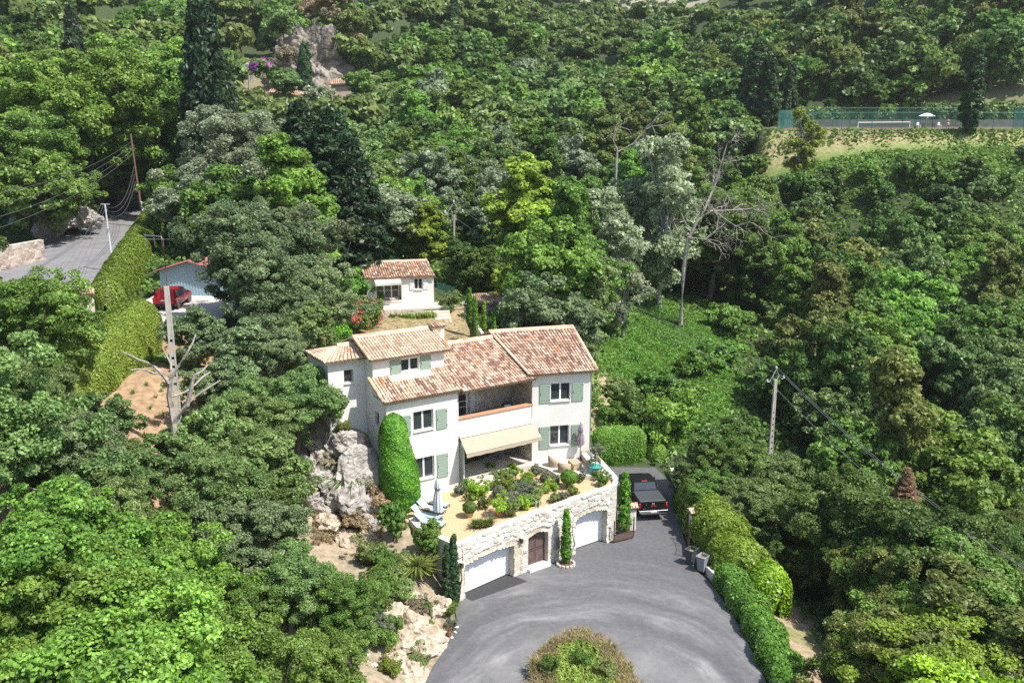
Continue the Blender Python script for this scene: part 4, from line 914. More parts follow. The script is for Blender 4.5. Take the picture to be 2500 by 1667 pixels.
# roofs
tiled('left_lower_roof', (-5.32, -.38, 9.98), (.12, -.38, 9.98), (-5.32, 1.83, 10.98), (.12, 1.83, 10.98), B, seed=2, pal=TILES + TILES_PALE[:4], skip=lambda s, t: .27 < s < .78 and t > .68)
tiled('central_roof', (.12, -.42, 9.83), (5.75, -.42, 9.83), (.12, 4, 11.86), (5.05, 4, 11.86), B, seed=3)
tiled('central_rear_roof', (5.0, 8.4, 9.86), (-.1, 8.4, 9.86), (5.0, 4, 11.86), (-.1, 4, 11.86), B, seed=4)
tiled('upper_roof', (-5.3, 1.45, 12.2), (.3, 1.45, 12.14), (-5.3, 4.02, 13.16), (.25, 4.02, 13.1), B, pal=TILES_PALE, seed=5)
tiled('upper_rear_roof', (.2, 6.2, 12.34), (-5.3, 6.2, 12.34), (.25, 4.02, 13.1), (-5.3, 4.02, 13.16), B, pal=TILES_PALE, seed=6)
ridge('ridge_tiles', (-5.35, 4.02, 13.2), (.28, 4.02, 13.14), B); ridge('ridge_tiles', (.1, 4.0, 11.9), (5.1, 4.0, 11.9), B, seed=5)
MRr = MR
tiled('right_wing_roof', (-.28, -.38, 10.08), (4.4, -.38, 10.14), (-2.1, 4, 12.12), (3.85, 4, 12.18), B, seed=8, M=MR)
tiled('right_wing_rear_roof', (3.5, 8.6, 10.1), (-3.9, 8.6, 10.1), (3.85, 4, 12.18), (-2.1, 4, 12.12), B, seed=9, M=MR)
ridge('ridge_tiles', (-2.15, 4.0, 12.15), (3.9, 4.0, 12.22), B, M=MR, seed=7)
ridge('verge_tiles', (-.28, -.38, 10.12), (-2.1, 3.95, 12.16), B, M=MR, r=.12, seed=8, bed=False); ridge('verge_tiles', (4.38, -.38, 10.18), (3.85, 3.95, 12.22), B, M=MR, r=.12, seed=9, bed=False)
ridge('verge_tiles', (-5.3, 1.45, 12.24), (-5.3, 3.9, 13.18), B, r=.11, seed=10, bed=False); ridge('verge_tiles', (.3, 1.45, 12.18), (.27, 3.9, 13.14), B, r=.11, seed=11, bed=False); ridge('verge_tiles', (-5.32, -.36, 10.02), (-5.32, 1.8, 11.02), B, r=.11, seed=12, bed=False)
tiled('tower_roof', (-7.75, 2.62, 12.12), (-4.9, 2.62, 12.12), (-6.3, 4.3, 12.68), (-4.9, 4.3, 12.68), B, pal=TILES_PALE, seed=13)
tiled('tower_hip_roof', (-7.75, 6.0, 12.12), (-7.75, 2.62, 12.12), (-6.3, 4.35, 12.68), (-6.3, 4.3, 12.68), B, pal=TILES_PALE, seed=14)
ridge('ridge_tiles', (-6.3, 4.3, 12.72), (-4.95, 4.3, 12.72), B, seed=15)
# cornice of small tiles under the eaves (genoise)
def genoise(x0, x1, y, z, M=None):
    mb = MB(M); x = x0
    while x < x1 - .1:
        vs = []; 
        for yy, rr in ((y - .22, .075), (y + .02, .075)):
            for k in range(5): an = math.pi * k / 4; vs.append((x + .09 - math.cos(an) * rr, yy, z + math.sin(an) * rr))
        mb.add(vs, [(k, k + 1, 6 + k, 5 + k) for k in range(4)] + [(0, 1, 2, 3, 4)], (.55, .42, .32)); x += .18
    mb.col = (.72, .68, .62); mb.bx(x0, x1, y - .2, y - .001, z + .05, z + .1); return mb.build('eave_cornice', stone_pale, B)
genoise(-5.2, 0, 0, 9.76); genoise(-5.0, .1, 1.83, 12.02); genoise(-7.5, -5.02, 3.0, 11.95); genoise(.0, 4.2, 0, 9.94, MR)
# chimney
m = MB(); m.bx(.12, .92, 3.45, 4.1, 11.2, 13.25); m.build('chimney', plaster, B)
ck = [o for o in CH_OF[B.name] if o.name.startswith('chimney')][0]
m = MB(); m.bx(.38, .66, 3.43, 3.449, 12.9, 13.05); m.build('chimney_vent', terra, ck)
tiled('chimney_cap', (.02, 3.35, 13.27), (1.02, 3.35, 13.27), (.02, 3.78, 13.4), (1.02, 3.78, 13.4), ck, tl=.42, seed=20); tiled('chimney_cap', (1.02, 4.2, 13.27), (.02, 4.2, 13.27), (1.02, 3.78, 13.4), (.02, 3.78, 13.4), ck, tl=.42, seed=21)
# awning over the loggia
m = MB(); m.add([(.05, -.02, 6.68), (5.62, -.02, 6.68), (5.66, -1.15, 5.98), (-.1, -1.15, 5.93), (.05, -.02, 6.66), (5.62, -.02, 6.66), (5.66, -1.15, 5.96), (-.1, -1.15, 5.91)], [(0, 3, 2, 1), (4, 5, 6, 7), (0, 1, 5, 4), (1, 2, 6, 5), (3, 0, 4, 7)])
n = 40; vs = []
for i in range(n + 1):
    x = -.1 + 5.76 * i / n; zt_ = 5.93 + .05 * i / n; vs += [(x, -1.16, zt_), (x, -1.19, zt_ - .24 - .015 * math.sin(i * 1.1))]
m.add(vs, [(2 * i, 2 * i + 1, 2 * i + 3, 2 * i + 2) for i in range(n)]); aw = m.build('awning', awn_m, B)
MB().bx(.0, 5.66, -.14, -.005, 6.67, 6.8).build('awning_cassette', plaster, aw); m = MB()
for x in (.6, 5.1): m.tube([(x, .1, 6.35), (x, -.6, 6.2), (x, -1.1, 5.93)], .02, 6)
m.tube([(-.1, -1.15, 5.92), (5.66, -1.15, 5.97)], .025, 6); m.build('awning_arm', grey_al, aw)
m = MB(); 
for i in range(3): m.bx(.12 + .07 * i, .16 + .07 * i, -.35 + i * .08, .45, 3.92, 6.3)
m.build('folded_door', frame_m, B); MB().bx(.1, .13, -.34, -.05, 3.92, 6.1).build('folded_shutter', shutter_m, B)
# drain pipe at the right corner and wall base stain band
m = MB(MR); m.tube([(4.12, .1, 9.9), (4.12, .1, 1.5)], .04, 8); m.build('drain_pipe', grey_al, B)

# ---------------- terrace, stone wall, steps ----------------
gz = lambda x, y: 3.1 + .045 * (x + 3.0) + .02 * (y - 50)
wallp = [(-3.1, 47.62), (.1, 50.58), (2.2, 52.18), (4.08, 53.68), (6.35, 55.3)]
GR = [(-3.0, 47.9), (.12, 50.85), (2.2, 52.45), (4.0, 53.9), (6.25, 55.6), (6.5, 56.3), (6.3, 57.4), (5.75, 59.6), (5.3, 60.45), (1.35, 59.62), (-3.41, 56.6), (-7.6, 53.95), (-7.0, 52.5), (-6.2, 51.6), (-5.8, 50.6), (-4.4, 48.9)]
gr = MB().prism(GR, lambda x, y: gz(x, y) - .35, gz).build('gravel_garden', gravel_m); tag(gr, kind='structure')
patio_poly = [(-3.3, 56.62), (1.3, 59.6), (1.35, 59.55), (5.15, 60.4), (5.75, 59.5), (6.2, 57.6), (6.25, 56.9), (5.6, 56.75), (4.2, 57.0), (2.9, 57.1), (2.35, 58.1), (1.5, 58.75), (0, 58.3), (-1.6, 57.35), (-2.9, 56.4)]
pt = MB().prism(patio_poly, 3.0, 3.9).build('patio_paving', pave); tag(pt, kind='structure')
st_ = MB(Matrix.Translation((-3.41, 56.45, 0)) @ Matrix.Rotation(AL, 4, 'Z'))
for i in range(4): st_.bbox((1.25 + i * .25, -.62 - i * .38, 3.84 - i * .17 - .25), (1.9, .42, .5), .015)
tag(st_.build('stone_steps', pave), 'pale stone garden steps leading down from the dining loggia', 'steps')
sw = empty('garden_wall', (-3.1, 47.62, 0), 0, 'pale rubble stone retaining wall curving below the garden with white coping', 'wall')
Mw = Matrix.Translation((3.1, -47.62, 0))
def off(pts, d):
    pts = np.array(pts, float); t = np.gradient(pts, axis=0); t /= np.linalg.norm(t, axis=1, keepdims=True); return pts + np.stack([t[:, 1], -t[:, 0]], 1) * d
def smooth_path(pts, n=60):
    pts = np.array(pts, float); out = []
    P = np.vstack([2 * pts[0] - pts[1], pts, 2 * pts[-1] - pts[-2]])
    for i in range(1, len(P) - 2):
        for t in np.linspace(0, 1, n // (len(P) - 3), endpoint=False):
            a, b, c_, d = P[i - 1], P[i], P[i + 1], P[i + 2]; out.append(.5 * ((2 * b) + (-a + c_) * t + (2 * a - 5 * b + 4 * c_ - d) * t * t + (-a + 3 * b - 3 * c_ + d) * t ** 3))
    out.append(pts[-1]); return np.array(out)
WP = smooth_path(wallp, 64); WS = np.r_[0, np.cumsum(np.linalg.norm(np.diff(WP, axis=0), axis=1))]; WL = WS[-1]
def ws(x, y): return WS[np.argmin(np.hypot(WP[:, 0] - x, WP[:, 1] - y))]
def wp(s): return np.array([np.interp(s, WS, WP[:, 0]), np.interp(s, WS, WP[:, 1])])
def wtan(s): d = wp(min(s + .1, WL)) - wp(max(s - .1, 0)); return d / np.linalg.norm(d)
OPEN = [(ws(-2.62, 48.1), ws(.147, 50.6), 2.05, .2), (ws(.98, 51.2), ws(2.2, 52.15), 2.15, .22), (ws(3.99, 53.6), ws(6.1, 55.1), 2.3, .22)]
def arch(o, s): a, b, h, r = o; t = (s - (a + b) / 2) / ((b - a) / 2); return h + r * (1 - t * t)
topz = lambda s: np.interp(s, [0, WL], [3.5, 3.78])
def hole(s, z):
    m_ = np.zeros(s.shape, bool)
    for o in OPEN: m_ |= (s > o[0]) & (s < o[1]) & (z < arch(o, s))
    return m_
X, Z, Dp, Cc = stones('w', 0, WL, -.05, 1, None, cell=.37, depth=.075, res=.045, seed=21, pal=[(.70, .66, .58), (.63, .60, .55), (.76, .73, .68), (.66, .60, .51), (.72, .70, .66), (.60, .57, .52), (.79, .77, .73)], mort=(.74, .70, .62)) if False else stones('w', 0, WL, -.05, 3.62, None, cell=.34, depth=.085, res=.04, seed=21, pal=[(.70, .66, .58), (.63, .60, .55), (.76, .73, .68), (.66, .60, .51), (.72, .70, .66), (.60, .57, .52), (.79, .77, .73)], mort=(.72, .68, .60))
Zs = Z * (topz(X) / 3.62); flatz = (np.abs(X - OPEN[0][0] + .3) < .3) | ((X > OPEN[0][1]) & (X < OPEN[0][1] + .55)) & (Z < 2.3); ring = np.zeros(X.shape, bool)
for o in OPEN: ring |= (np.abs(Zs - arch(o, X) - .16) < .16) & (X > o[0] - .15) & (X < o[1] + .15)
sm = (flatz & (Z < 2.3)) | ring; Dp = np.where(sm, Dp * .25, Dp); Cc = np.where(sm[..., None] & (Cc[..., :1] != .72), Cc * np.array([.95, .88, .78]), Cc); smooth_q = (X > OPEN[1][0] - .75) & (X < OPEN[1][1] + .7) & (Zs < 2.5) & ~hole(X, Zs)
Dp = np.where(smooth_q & (np.abs(X - (OPEN[1][0] + OPEN[1][1]) / 2) < (OPEN[1][1] - OPEN[1][0]) / 2 + .38), Dp * .2, Dp)
tx = np.interp(X, WS, np.gradient(WP[:, 0], WS)); ty = np.interp(X, WS, np.gradient(WP[:, 1], WS)); q_ = np.hypot(tx, ty); tx, ty = tx / q_, ty / q_
V_ = np.stack([np.interp(X, WS, WP[:, 0]) + ty * Dp + 3.1, np.interp(X, WS, WP[:, 1]) - tx * Dp - 47.62, Zs], -1); a_, b_ = X.shape; k = (np.arange(a_ - 1)[:, None] * b_ + np.arange(b_ - 1)[None]); xc, zc_ = (X[:-1, :-1] + X[1:, 1:]) / 2, (Zs[:-1, :-1] + Zs[1:, 1:]) / 2; k = k[~hole(xc, zc_)]
np_mesh('stone_face', V_.reshape(-1, 3), np.c_[k, k + b_, k + b_ + 1, k + 1], stone_pale, sw, col=Cc.reshape(-1, 3))
# inner side of the parapet, coping following wall and corner, reveals
CP_ = smooth_path([tuple(p) for p in wallp] + [(6.78, 55.95), (6.85, 56.6), (6.5, 57.9), (5.85, 60.1)], 90)
seg_ = np.r_[0, np.cumsum(np.linalg.norm(np.diff(CP_, axis=0), axis=1))]; t_ = np.gradient(CP_, axis=0); t_ /= np.linalg.norm(t_, axis=1, keepdims=True); nn = np.stack([-t_[:, 1], t_[:, 0]], 1); zt2 = np.interp(seg_, [0, WL, seg_[-1]], [3.5, 3.78, 4.1])
def strip(name, rings, m, parent, closed=True, M=Mw):
    mb = MB(M); n = len(rings[0]); vs = [tuple(p) for r_ in rings for p in r_]; fs = []
    for i in range(len(rings) - 1):
        for j in range(n - (0 if closed else 1)): fs.append((i * n + j, i * n + (j + 1) % n, (i + 1) * n + (j + 1) % n, (i + 1) * n + j))
    if closed: fs.append(list(range(n))[::-1]); fs.append([(len(rings) - 1) * n + j for j in range(n)])
    mb.add(vs, fs); return mb.build(name, m, parent, smooth=False)
rings = []
for p, n_, z in zip(CP_, nn, zt2):
    o, i = p - n_ * .03, p + n_ * .33; rings.append([(o[0], o[1], z - .06), (o[0], o[1], z), (*(p + n_ * .06), z + .07), (*(p + n_ * .24), z + .07), (i[0], i[1], z), (i[0], i[1], z - .75)])
strip('wall_coping', rings, plaster, sw)
i0 = np.argmin(np.abs(seg_ - WL)); stone_cols = PB
rings = [[(*(p + n_ * .01), -.1), (*(p + n_ * .01), z - .05), (*(p + n_ * .3), z - .05), (*(p + n_ * .3), -.1)] for p, n_, z in zip(CP_[i0:], nn[i0:], zt2[i0:])]
strip('side_wall_face', rings, mat('rubble_side', (.62, .58, .51), .95, (.48, .44, .38), 3, .06, 5), sw)
def reveal(o, depth, name='opening_reveal'):
    mb = MB(Mw); a, b = o[0], o[1]; n = 14; ss = np.linspace(a, b, n + 1); front = []; back = []
    pts = [(a, -.05)] + [(s, arch(o, s)) for s in ss] + [(b, -.05)]
    for s, z in pts: p = wp(s); t = wtan(s); nrm_ = np.array([-t[1], t[0]]); front.append((*(p + nrm_ * -.02), z)); back.append((*(p + nrm_ * depth), z))
    m_ = len(pts); mb.add(front + back, [(i, i + 1, m_ + i + 1, m_ + i) for i in range(m_ - 1)]); return mb.build(name, mat('reveal_stone', (.60, .54, .45), .9, (.45, .39, .31), 5, .03, 9), sw)
for o, d in zip(OPEN, (.5, .35, .45)): reveal(o, d)
door_w = mat('garage_white', (.85, .86, .88), .45)
for gi_, o in ((0, OPEN[0]), (2, OPEN[2])):
    a, b = wp(o[0]), wp(o[1]); t = (b - a) / np.linalg.norm(b - a); nrm_ = np.array([-t[1], t[0]]); L_ = np.linalg.norm(b - a); a = a + nrm_ * .5; ang = math.atan2(t[1], t[0])
    MM = Mw @ Matrix.Translation((a[0], a[1], 0)) @ Matrix.Rotation(ang, 4, 'Z'); mb = MB(MM); H_ = 2.6; k = 0; z = .05
    while z < H_: mb.bx(-.1, L_ + .1, .0, .04, z, z + .235); z += .25
    mb.bx(-.1, L_ + .1, .012, .04, 0, H_); gd = mb.build('garage_door', door_w, sw); fr_ = MB(MM)
    fr_.bx(-.1, .02, -.04, .0, 0, H_) if gi_ else None; fr_.bx(L_ - .12, L_ + .05, -.05, .0, 0, H_); fr_.build('door_frame', door_w, gd); MB(MM).bx(-.1, L_ + .1, -.02, -.001, 0, .05).build('door_seal', iron, gd)
    if gi_ == 0:
        hd = MB(MM); hd.bx(.2, .26, -.05, -.001, .85, 1.1); hd.bx(.2, .34, -.06, -.03, .92, .97); hd.build('handle', iron, gd); hd = MB(MM); hd.bx(.2, .26, -.05, -.001, .45, .62); hd.build('lock', iron, gd)
# arched pedestrian gate, two leaves of sheet steel
o = OPEN[1]; a, b = wp(o[0]), wp(o[1]); t = (b - a) / np.linalg.norm(b - a); nrm_ = np.array([-t[1], t[0]]); L_ = np.linalg.norm(b - a); a2 = a + nrm_ * .3; MM = Mw @ Matrix.Translation((a2[0], a2[1], 0)) @ Matrix.Rotation(math.atan2(t[1], t[0]), 4, 'Z')
brown = mat('gate_brown', (.16, .105, .10), .5, (.12, .08, .075), 5)
for x0, x1 in ((.03, L_ / 2 - .02), (L_ / 2 + .02, L_ - .03)):
    mb = MB(MM); f = .06
    mb.bx(x0, x0 + f, 0, .05, .2, 2.15); mb.bx(x1 - f, x1, 0, .05, .2, 2.15)
    for z in (.2, 1.08, 2.09): mb.bx(x0 + f, x1 - f, 0, .05, z, z + .06)
    mb.bx(x0 + f, x1 - f, .02, .035, .28, 1.03); mb.bx(x0 + f, x1 - f, .02, .035, 1.2, 2.06); lf = mb.build('gate_leaf', brown, sw)
    mb = MB(MM)
    for k in range(3): mb.tube([(x0 + f + .06 + k * .1, -.01, .3 + .02), (x1 - f - .2 + k * .08, -.01, .62 - k * .06)], .012, 5)
    mb.build('gate_scroll', iron, lf)
mb = MB(MM); mb.bx(-.0, L_, .06, .12, 2.1, 2.5); mb.build('gate_lintel_panel', iron, sw)
MB(MM).bbox((L_ / 2, -.2, .08), (L_ + .1, .75, .2), .01).build('threshold', plaster, sw)
s_ = ws(2.75, 52.5); p = wp(s_); t = wtan(s_); MM = Mw @ Matrix.Translation((p[0], p[1], 0)) @ Matrix.Rotation(math.atan2(t[1], t[0]), 4, 'Z')
mbx = MB(MM); mbx.bx(-.19, .19, -.2, -.02, .9, 1.5); mbx.vprism([(-.19, 1.5), (.19, 1.5), (.16, 1.6), (0, 1.66), (-.16, 1.6)], -.2, -.02); mbx = mbx.build('letter_box', grey_al, sw); MB(MM).bx(-.05, .05, -.215, -.2, 1.2, 1.35).build('letter_box_emblem', mat('brass', (.6, .45, .1), .4, metal=.8), mbx)
sN = o[0] - .22; p = wp(sN); t = wtan(sN); MM = Mw @ Matrix.Translation((p[0], p[1], 0)) @ Matrix.Rotation(math.atan2(t[1], t[0]), 4, 'Z')
pl = MB(MM); pl.bbox((0, -.06, 1.42), (.3, .03, .2), .008); pl = pl.build('number_plate', mat('plate_grey', (.62, .66, .64), .4), sw)
def text_obj(name, body, size, M, m, parent, ext=.003):
    cu = bpy.data.curves.new(name, 'FONT'); cu.body = body; cu.size = size; cu.align_x = 'CENTER'; cu.align_y = 'CENTER'; cu.extrude = ext
    o_ = bpy.data.objects.new(name, cu); C.objects.link(o_); bpy.context.view_layer.update(); me = bpy.data.meshes.new_from_object(o_); C.objects.unlink(o_); bpy.data.objects.remove(o_)
    me.transform(M); me.materials.clear(); me.materials.append(m); n_ = bpy.data.objects.new(name, me); link(n_, parent); return n_
text_obj('number_text', '251', .15, MM @ Matrix.Translation((0, -.08, 1.42)) @ Matrix.Rotation(R(90), 4, 'X'), mat('ink', (.16, .19, .2), .6), pl)
for s_ in (OPEN[0][0] - .3, OPEN[1][0] - .62):
    p = wp(s_); t = wtan(s_); MM = Mw @ Matrix.Translation((p[0], p[1], 0)) @ Matrix.Rotation(math.atan2(t[1], t[0]), 4, 'Z'); lm = MB(MM)
    lm.bx(-.07, .07, -.22, -.08, 2.1, 2.42); l_ = lm.build('wall_lamp', iron, sw); lm = MB(MM); lm.bbox((0, -.16, 2.46), (.26, .26, .05), .01); lm.build('lamp_cap', plaster_b, l_)
# return wall at the left end of the retaining wall
np.random.seed(0)
rw = empty('return_wall', (-3.1, 47.62, 0), 0, 'white rendered return wall running uphill behind the paired cypresses', 'wall')
rp_ = [(-3.12, 47.6), (-4.3, 48.8), (-5.6, 50.3), (-6.2, 51.6)]
strip('wall_face', [[(p[0], p[1], -.5), (p[0], p[1], zt_), (p[0] + .3, p[1] + .25, zt_), (p[0] + .3, p[1] + .25, -.5)] for p, zt_ in zip(rp_, (3.5, 3.45, 3.35, 3.3))], mat('rough_white', (.80, .77, .71), .95, (.62, .58, .5), 2.5, .08, 5), rw)
# asphalt
def ribbon(name, poly, z, m): o = MB(); o.prism(poly, z - .3, z); r_ = o.build(name, m); return tag(r_, kind='structure')
def asphalt_mat():
    m_ = bpy.data.materials.new('asphalt'); m_.use_nodes = True; n = m_.node_tree; L_ = n.links.new; b = n.nodes['Principled BSDF']; tc = n.nodes.new('ShaderNodeTexCoord'); N = n.nodes.new
    def math_(op, a, b_=None, c=None):
        q = N('ShaderNodeMath'); q.operation = op
        for i, v in enumerate((a, b_, c)):
            if v is None: continue
            if isinstance(v, (int, float)): q.inputs[i].default_value = v
            else: L_(v, q.inputs[i])
        return q.outputs[0]
    def noise_(vec, sc, det=4, dim='3D', rough=.55): q = N('ShaderNodeTexNoise'); q.noise_dimensions = dim; q.inputs['Scale'].default_value = sc; q.inputs['Detail'].default_value = det; q.inputs['Roughness'].default_value = rough; L_(vec, q.inputs['Vector']); return q.outputs[0]
    def rng_(v, a, b_, c=0, d=1): q = N('ShaderNodeMapRange'); q.inputs[1].default_value = a; q.inputs[2].default_value = b_; q.inputs[3].default_value = c; q.inputs[4].default_value = d; L_(v, q.inputs[0]); return q.outputs[0]
    O = tc.outputs['Object']; sep = N('ShaderNodeSeparateXYZ'); L_(O, sep.inputs[0]); X = math_('SUBTRACT', sep.outputs[0], 3.6); Y = math_('SUBTRACT', sep.outputs[1], 34.5); w_ = noise_(O, .16, 2)
    Ys = math_('MULTIPLY', Y, .72); r = math_('SQRT', math_('ADD', math_('MULTIPLY', X, X), math_('MULTIPLY', Ys, Ys))); r = math_('ADD', r, math_('MULTIPLY', w_, 1.8)); an = math_('ARCTAN2', Ys, X); cb = N('ShaderNodeCombineXYZ'); L_(math_('MULTIPLY', r, 1.0), cb.inputs[0]); L_(math_('MULTIPLY', an, 1.5), cb.inputs[1])
    st1 = rng_(noise_(cb.outputs[0], .62, 3, '2D'), .38, .66); st2 = rng_(noise_(cb.outputs[0], 2.6, 5, '2D', .65), .3, .75, .35, 1.15); band = math_('MULTIPLY', rng_(r, 6.0, 8.0), rng_(r, 9.5, 15.0, 1, .1)); blot = rng_(noise_(O, .5, 5), .3, .72, .3, 1.25)
    dust = math_('MULTIPLY', math_('MULTIPLY', math_('MULTIPLY', st1, st2), band), blot); inner = math_('MULTIPLY', rng_(r, 7.2, 9.4, .55, 0), blot); dust = math_('MAXIMUM', dust, inner)
    gr_ = noise_(O, 26, 3); fine = noise_(O, 3.2, 6); f = math_('ADD', math_('MULTIPLY', dust, .52), math_('ADD', rng_(gr_, .2, .8, -.07, .12), rng_(fine, .3, .7, -.03, .08)))
    cr = N('ShaderNodeValToRGB'); cr.color_ramp.elements[0].color = (.085, .086, .094, 1); cr.color_ramp.elements[1].color = (.42, .41, .40, 1); L_(f, cr.inputs[0]); L_(cr.outputs[0], b.inputs['Base Color']); b.inputs['Roughness'].default_value = .88; bp = N('ShaderNodeBump'); bp.inputs['Distance'].default_value = .012; L_(gr_, bp.inputs['Height']); L_(bp.outputs[0], b.inputs['Normal']); return m_
drive = ribbon('driveway', DRIVE, 0.0, asphalt_mat())
pch = MB(); q0, q1 = wp(OPEN[0][0] + .05), wp(OPEN[0][1]); t = (q1 - q0) / np.linalg.norm(q1 - q0); nn_ = np.array([t[1], -t[0]]); pp = [q0 - nn_ * .5, q1 - nn_ * .5, q1 + nn_ * .95 + t * .25, q0 + nn_ * .45 + t * .12]
pch.prism([tuple(p) for p in pp], -.05, .005); tag(pch.build('asphalt_patch', mat('asphalt_dark', (.055, .055, .06), .85, (.04, .04, .045), 12)), kind='structure')
road_a = mat('road_asphalt', (.23, .225, .235), .9, (.18, .175, .18), .6, .01, 12)
rdm = MB(); pR = [(-70, 94), (-58, 92.5), (-47, 88), (-39.5, 81), (-37, 70), (-36.5, 60)]; 
def rz(x, y): return 11.6 + min(1.6, max(-.3, (y - 80) / 60)) * 2.1
rdm.prism(ROAD, lambda x, y: rz(x, y) - .3, rz); tag(rdm.build('upper_road', road_a), kind='structure')
crt = MB().prism([(41, 148.6), (100, 147.3), (103, 176), (43, 176)], 24.0, 24.2).build('tennis_court_floor', mat('court_floor', (.2, .13, .1), .9, (.16, .11, .09), .5)); tag(crt, kind='structure')
pad = MB().prism([(-30.5, 66.0), (-22.2, 66.0), (-22, 79.5), (-30.5, 79.5)], 11.0, 11.75).build('car_terrace', mat('concrete', (.55, .52, .48), .9, (.46, .43, .39), 1.2, .01, 10)); tag(pad, kind='structure')
# ---------------- garden and patio things ----------------
zc_ = lambda x, y: (1100 + x * .18707, 1000 + y * .18707)
zd_ = lambda x, y: (880 + x * .20408, 1000 + y * .20408)
def gat(x, y, crop=zc_):                   # point on the gravel shown at a crop pixel
    px, py = crop(x, y); z = 3.3
    for _ in range(4): p = at(px, py, z); z = gz(p.x, p.y)
    return Vector((p.x, p.y, z))
def obj_from(key, m, loc, scale, name, label, cat, group=None, sq=None):
    return tree(key, loc, m, scale, name, label, cat, group, sq=sq)
beds = [  # crop x, y of the foot, radius, leaf, kind, label
    (130, 1110, .42, 'lav', 'bush_near', 'round grey lavender bush against the villa wall by the steps'),
    (235, 1060, .48, 'citrus', 'bush_near', 'small glossy citrus bush left of the garden steps'),
    (350, 1020, .42, 'herb', 'bush_near', 'feathery herb bush directly beside the garden steps'),
    (385, 1150, .68, 'citrus', 'bush_near', 'large glossy green bush in the middle left of the flower bed'),
    (270, 1180, .42, 'ochre', 'bush_near', 'pale variegated bush at the left end of the flower bed'),
    (430, 1290, .46, 'ochre', 'bush_near', 'pale variegated bush beside the potted lemon tree'),
    (520, 840, .5, 'yellow', 'bush_near', 'fluffy yellow green bush at the head of the steps'),
    (610, 940, .5, 'herb', 'bush_near', 'herb bush right of the steps'), (590, 1040, .45, 'yellow', 'bush_near', 'yellow green tufted bush near the foot of the steps'),
    (720, 1060, .6, 'yellow', 'bush_near', 'wide yellow green bush in the centre of the flower bed'), (740, 930, .55, 'herb', 'bush_near', 'grey green herb bush in front of the dining loggia'),
    (830, 850, .48, 'citrus', 'bush_near', 'upright lemon bush between loggia and flower bed'), (990, 960, .55, 'citrus', 'bush_near', 'glossy lemon bush at the edge of the patio'),
    (900, 1040, .5, 'herb', 'bush_near', 'herb bush behind the grey lavender patch'), (640, 1150, .5, 'lav', 'bush_near', 'grey blue lavender in the lower left of the bed'),
    (770, 1240, .6, 'lav', 'bush_near', 'broad grey blue lavender mound in the middle of the bed'), (1010, 1130, .62, 'lav', 'bush_near', 'grey blue lavender right of the centre'),
    (1130, 1150, .58, 'herb', 'bush_near', 'green herb mound at the right of the bed'), (1060, 1240, .5, 'herb', 'bush_near', 'herb bush beside the white stakes'),
    (960, 1290, .52, 'citrus', 'bush_near', 'green bush near the wall left of the white stakes'), (820, 1320, .42, 'herb', 'bush_near', 'low herb bush near the wall coping'),
    (760, 1390, .38, 'ochre', 'bush_near', 'low pale bush touching the wall coping'), (1250, 1080, .42, 'citrus', 'bush_near', 'sparse lemon bush with yellow leaves near the ball topiary'),
    (1320, 1050, .42, 'citrus', 'bush_near', 'second sparse lemon bush near the ball topiary'), (1110, 850, .45, 'lav', 'bush_near', 'lavender at the patio edge left of the armchairs'),
    (1230, 930, .45, 'lav', 'bush_near', 'lavender at the curved patio edge'), (1375, 960, .36, 'lav', 'bush_near', 'small lavender between patio edge and ball topiary'),
    (1710, 930, .4, 'lav', 'bush_near', 'lavender right of the ball topiary'), (1930, 900, .45, 'ochre', 'bush_near', 'dry looking herb bush beside the turquoise pot'),
    (2000, 980, .5, 'ivy', 'bush_near', 'fresh green bush in the right corner of the garden wall'), (1580, 1110, .4, 'ochre', 'bush_near', 'low dry plant along the wall below the ball topiary'),
    (1470, 1180, .36, 'lav', 'bush_near', 'low grey plant along the wall coping'), (1350, 1200, .38, 'herb', 'bush_near', 'low green plant along the wall coping')]
for x, y, r, m_, k, lb in beds:
    p = gat(x, y); obj_from(k, m_, (p.x, p.y, p.z - .05), r / 1.0 * 1.05, 'garden_bush', lb, 'bush', 'bushes of the terrace flower bed')
p = at(1172, 1288, 3.15); t_ = tuft('grass_clump', [(0, 0, 0), (.35, .05, 0), (-.3, 0, 0), (.6, .2, .0)], 900, .55, LEAF['ochre'], 31, .018, .9); t_.location = p; tag(t_, 'yellow green trailing plant on the gravel beside the wall coping', 'plant')
# potted ball topiaries
def pot(parent, r, h, m, z=0):
    mb = MB(); mb.lathe([(r * .62, 0), (r * .7, .02), (r * .98, h * .88), (r * 1.08, h * .9), (r * 1.08, h), (r * .92, h), (r * .9, h * .9)], (0, 0, z), 20); return mb.build('pot', m, parent, smooth=True)
clay_pot = mat('clay_pot', (.50, .36, .22), .85, (.42, .28, .17), 5)
for (x, y), r, m_, lb, hz in (((250, 1395), .42, 'lav', 'clipped blue green ball shrub in a wide clay pot on the gravel', .62), ((1545, 1015), .54, 'clip', 'larger clipped bright green ball shrub in a dark pot near the patio', .72)):
    p = gat(x, y); e = empty('ball_topiary', p, 0, lb, 'topiary'); pot(e, .27, .34, clay_pot if m_ == 'lav' else mat('dark_pot', (.12, .09, .07), .7)); o = ball_foliage('foliage', (0, 0, hz), (r, r, r * .86), LEAF['clip' if m_ != 'lav' else 'mid'], 3, .045, 6500, e); MB().tube([(0, 0, .3), (0, 0, hz)], .03, 6).build('stem', bark, e)
p = gat(630, 1385); e = empty('potted_lemon', p, 0, 'bright yellow green lemon bush in a square terracotta pot', 'potted plant'); MB().lathe([(.16, 0), (.24, .3), (.26, .32), (.26, .36), (.2, .36)], n=4).build('pot', terra, e)
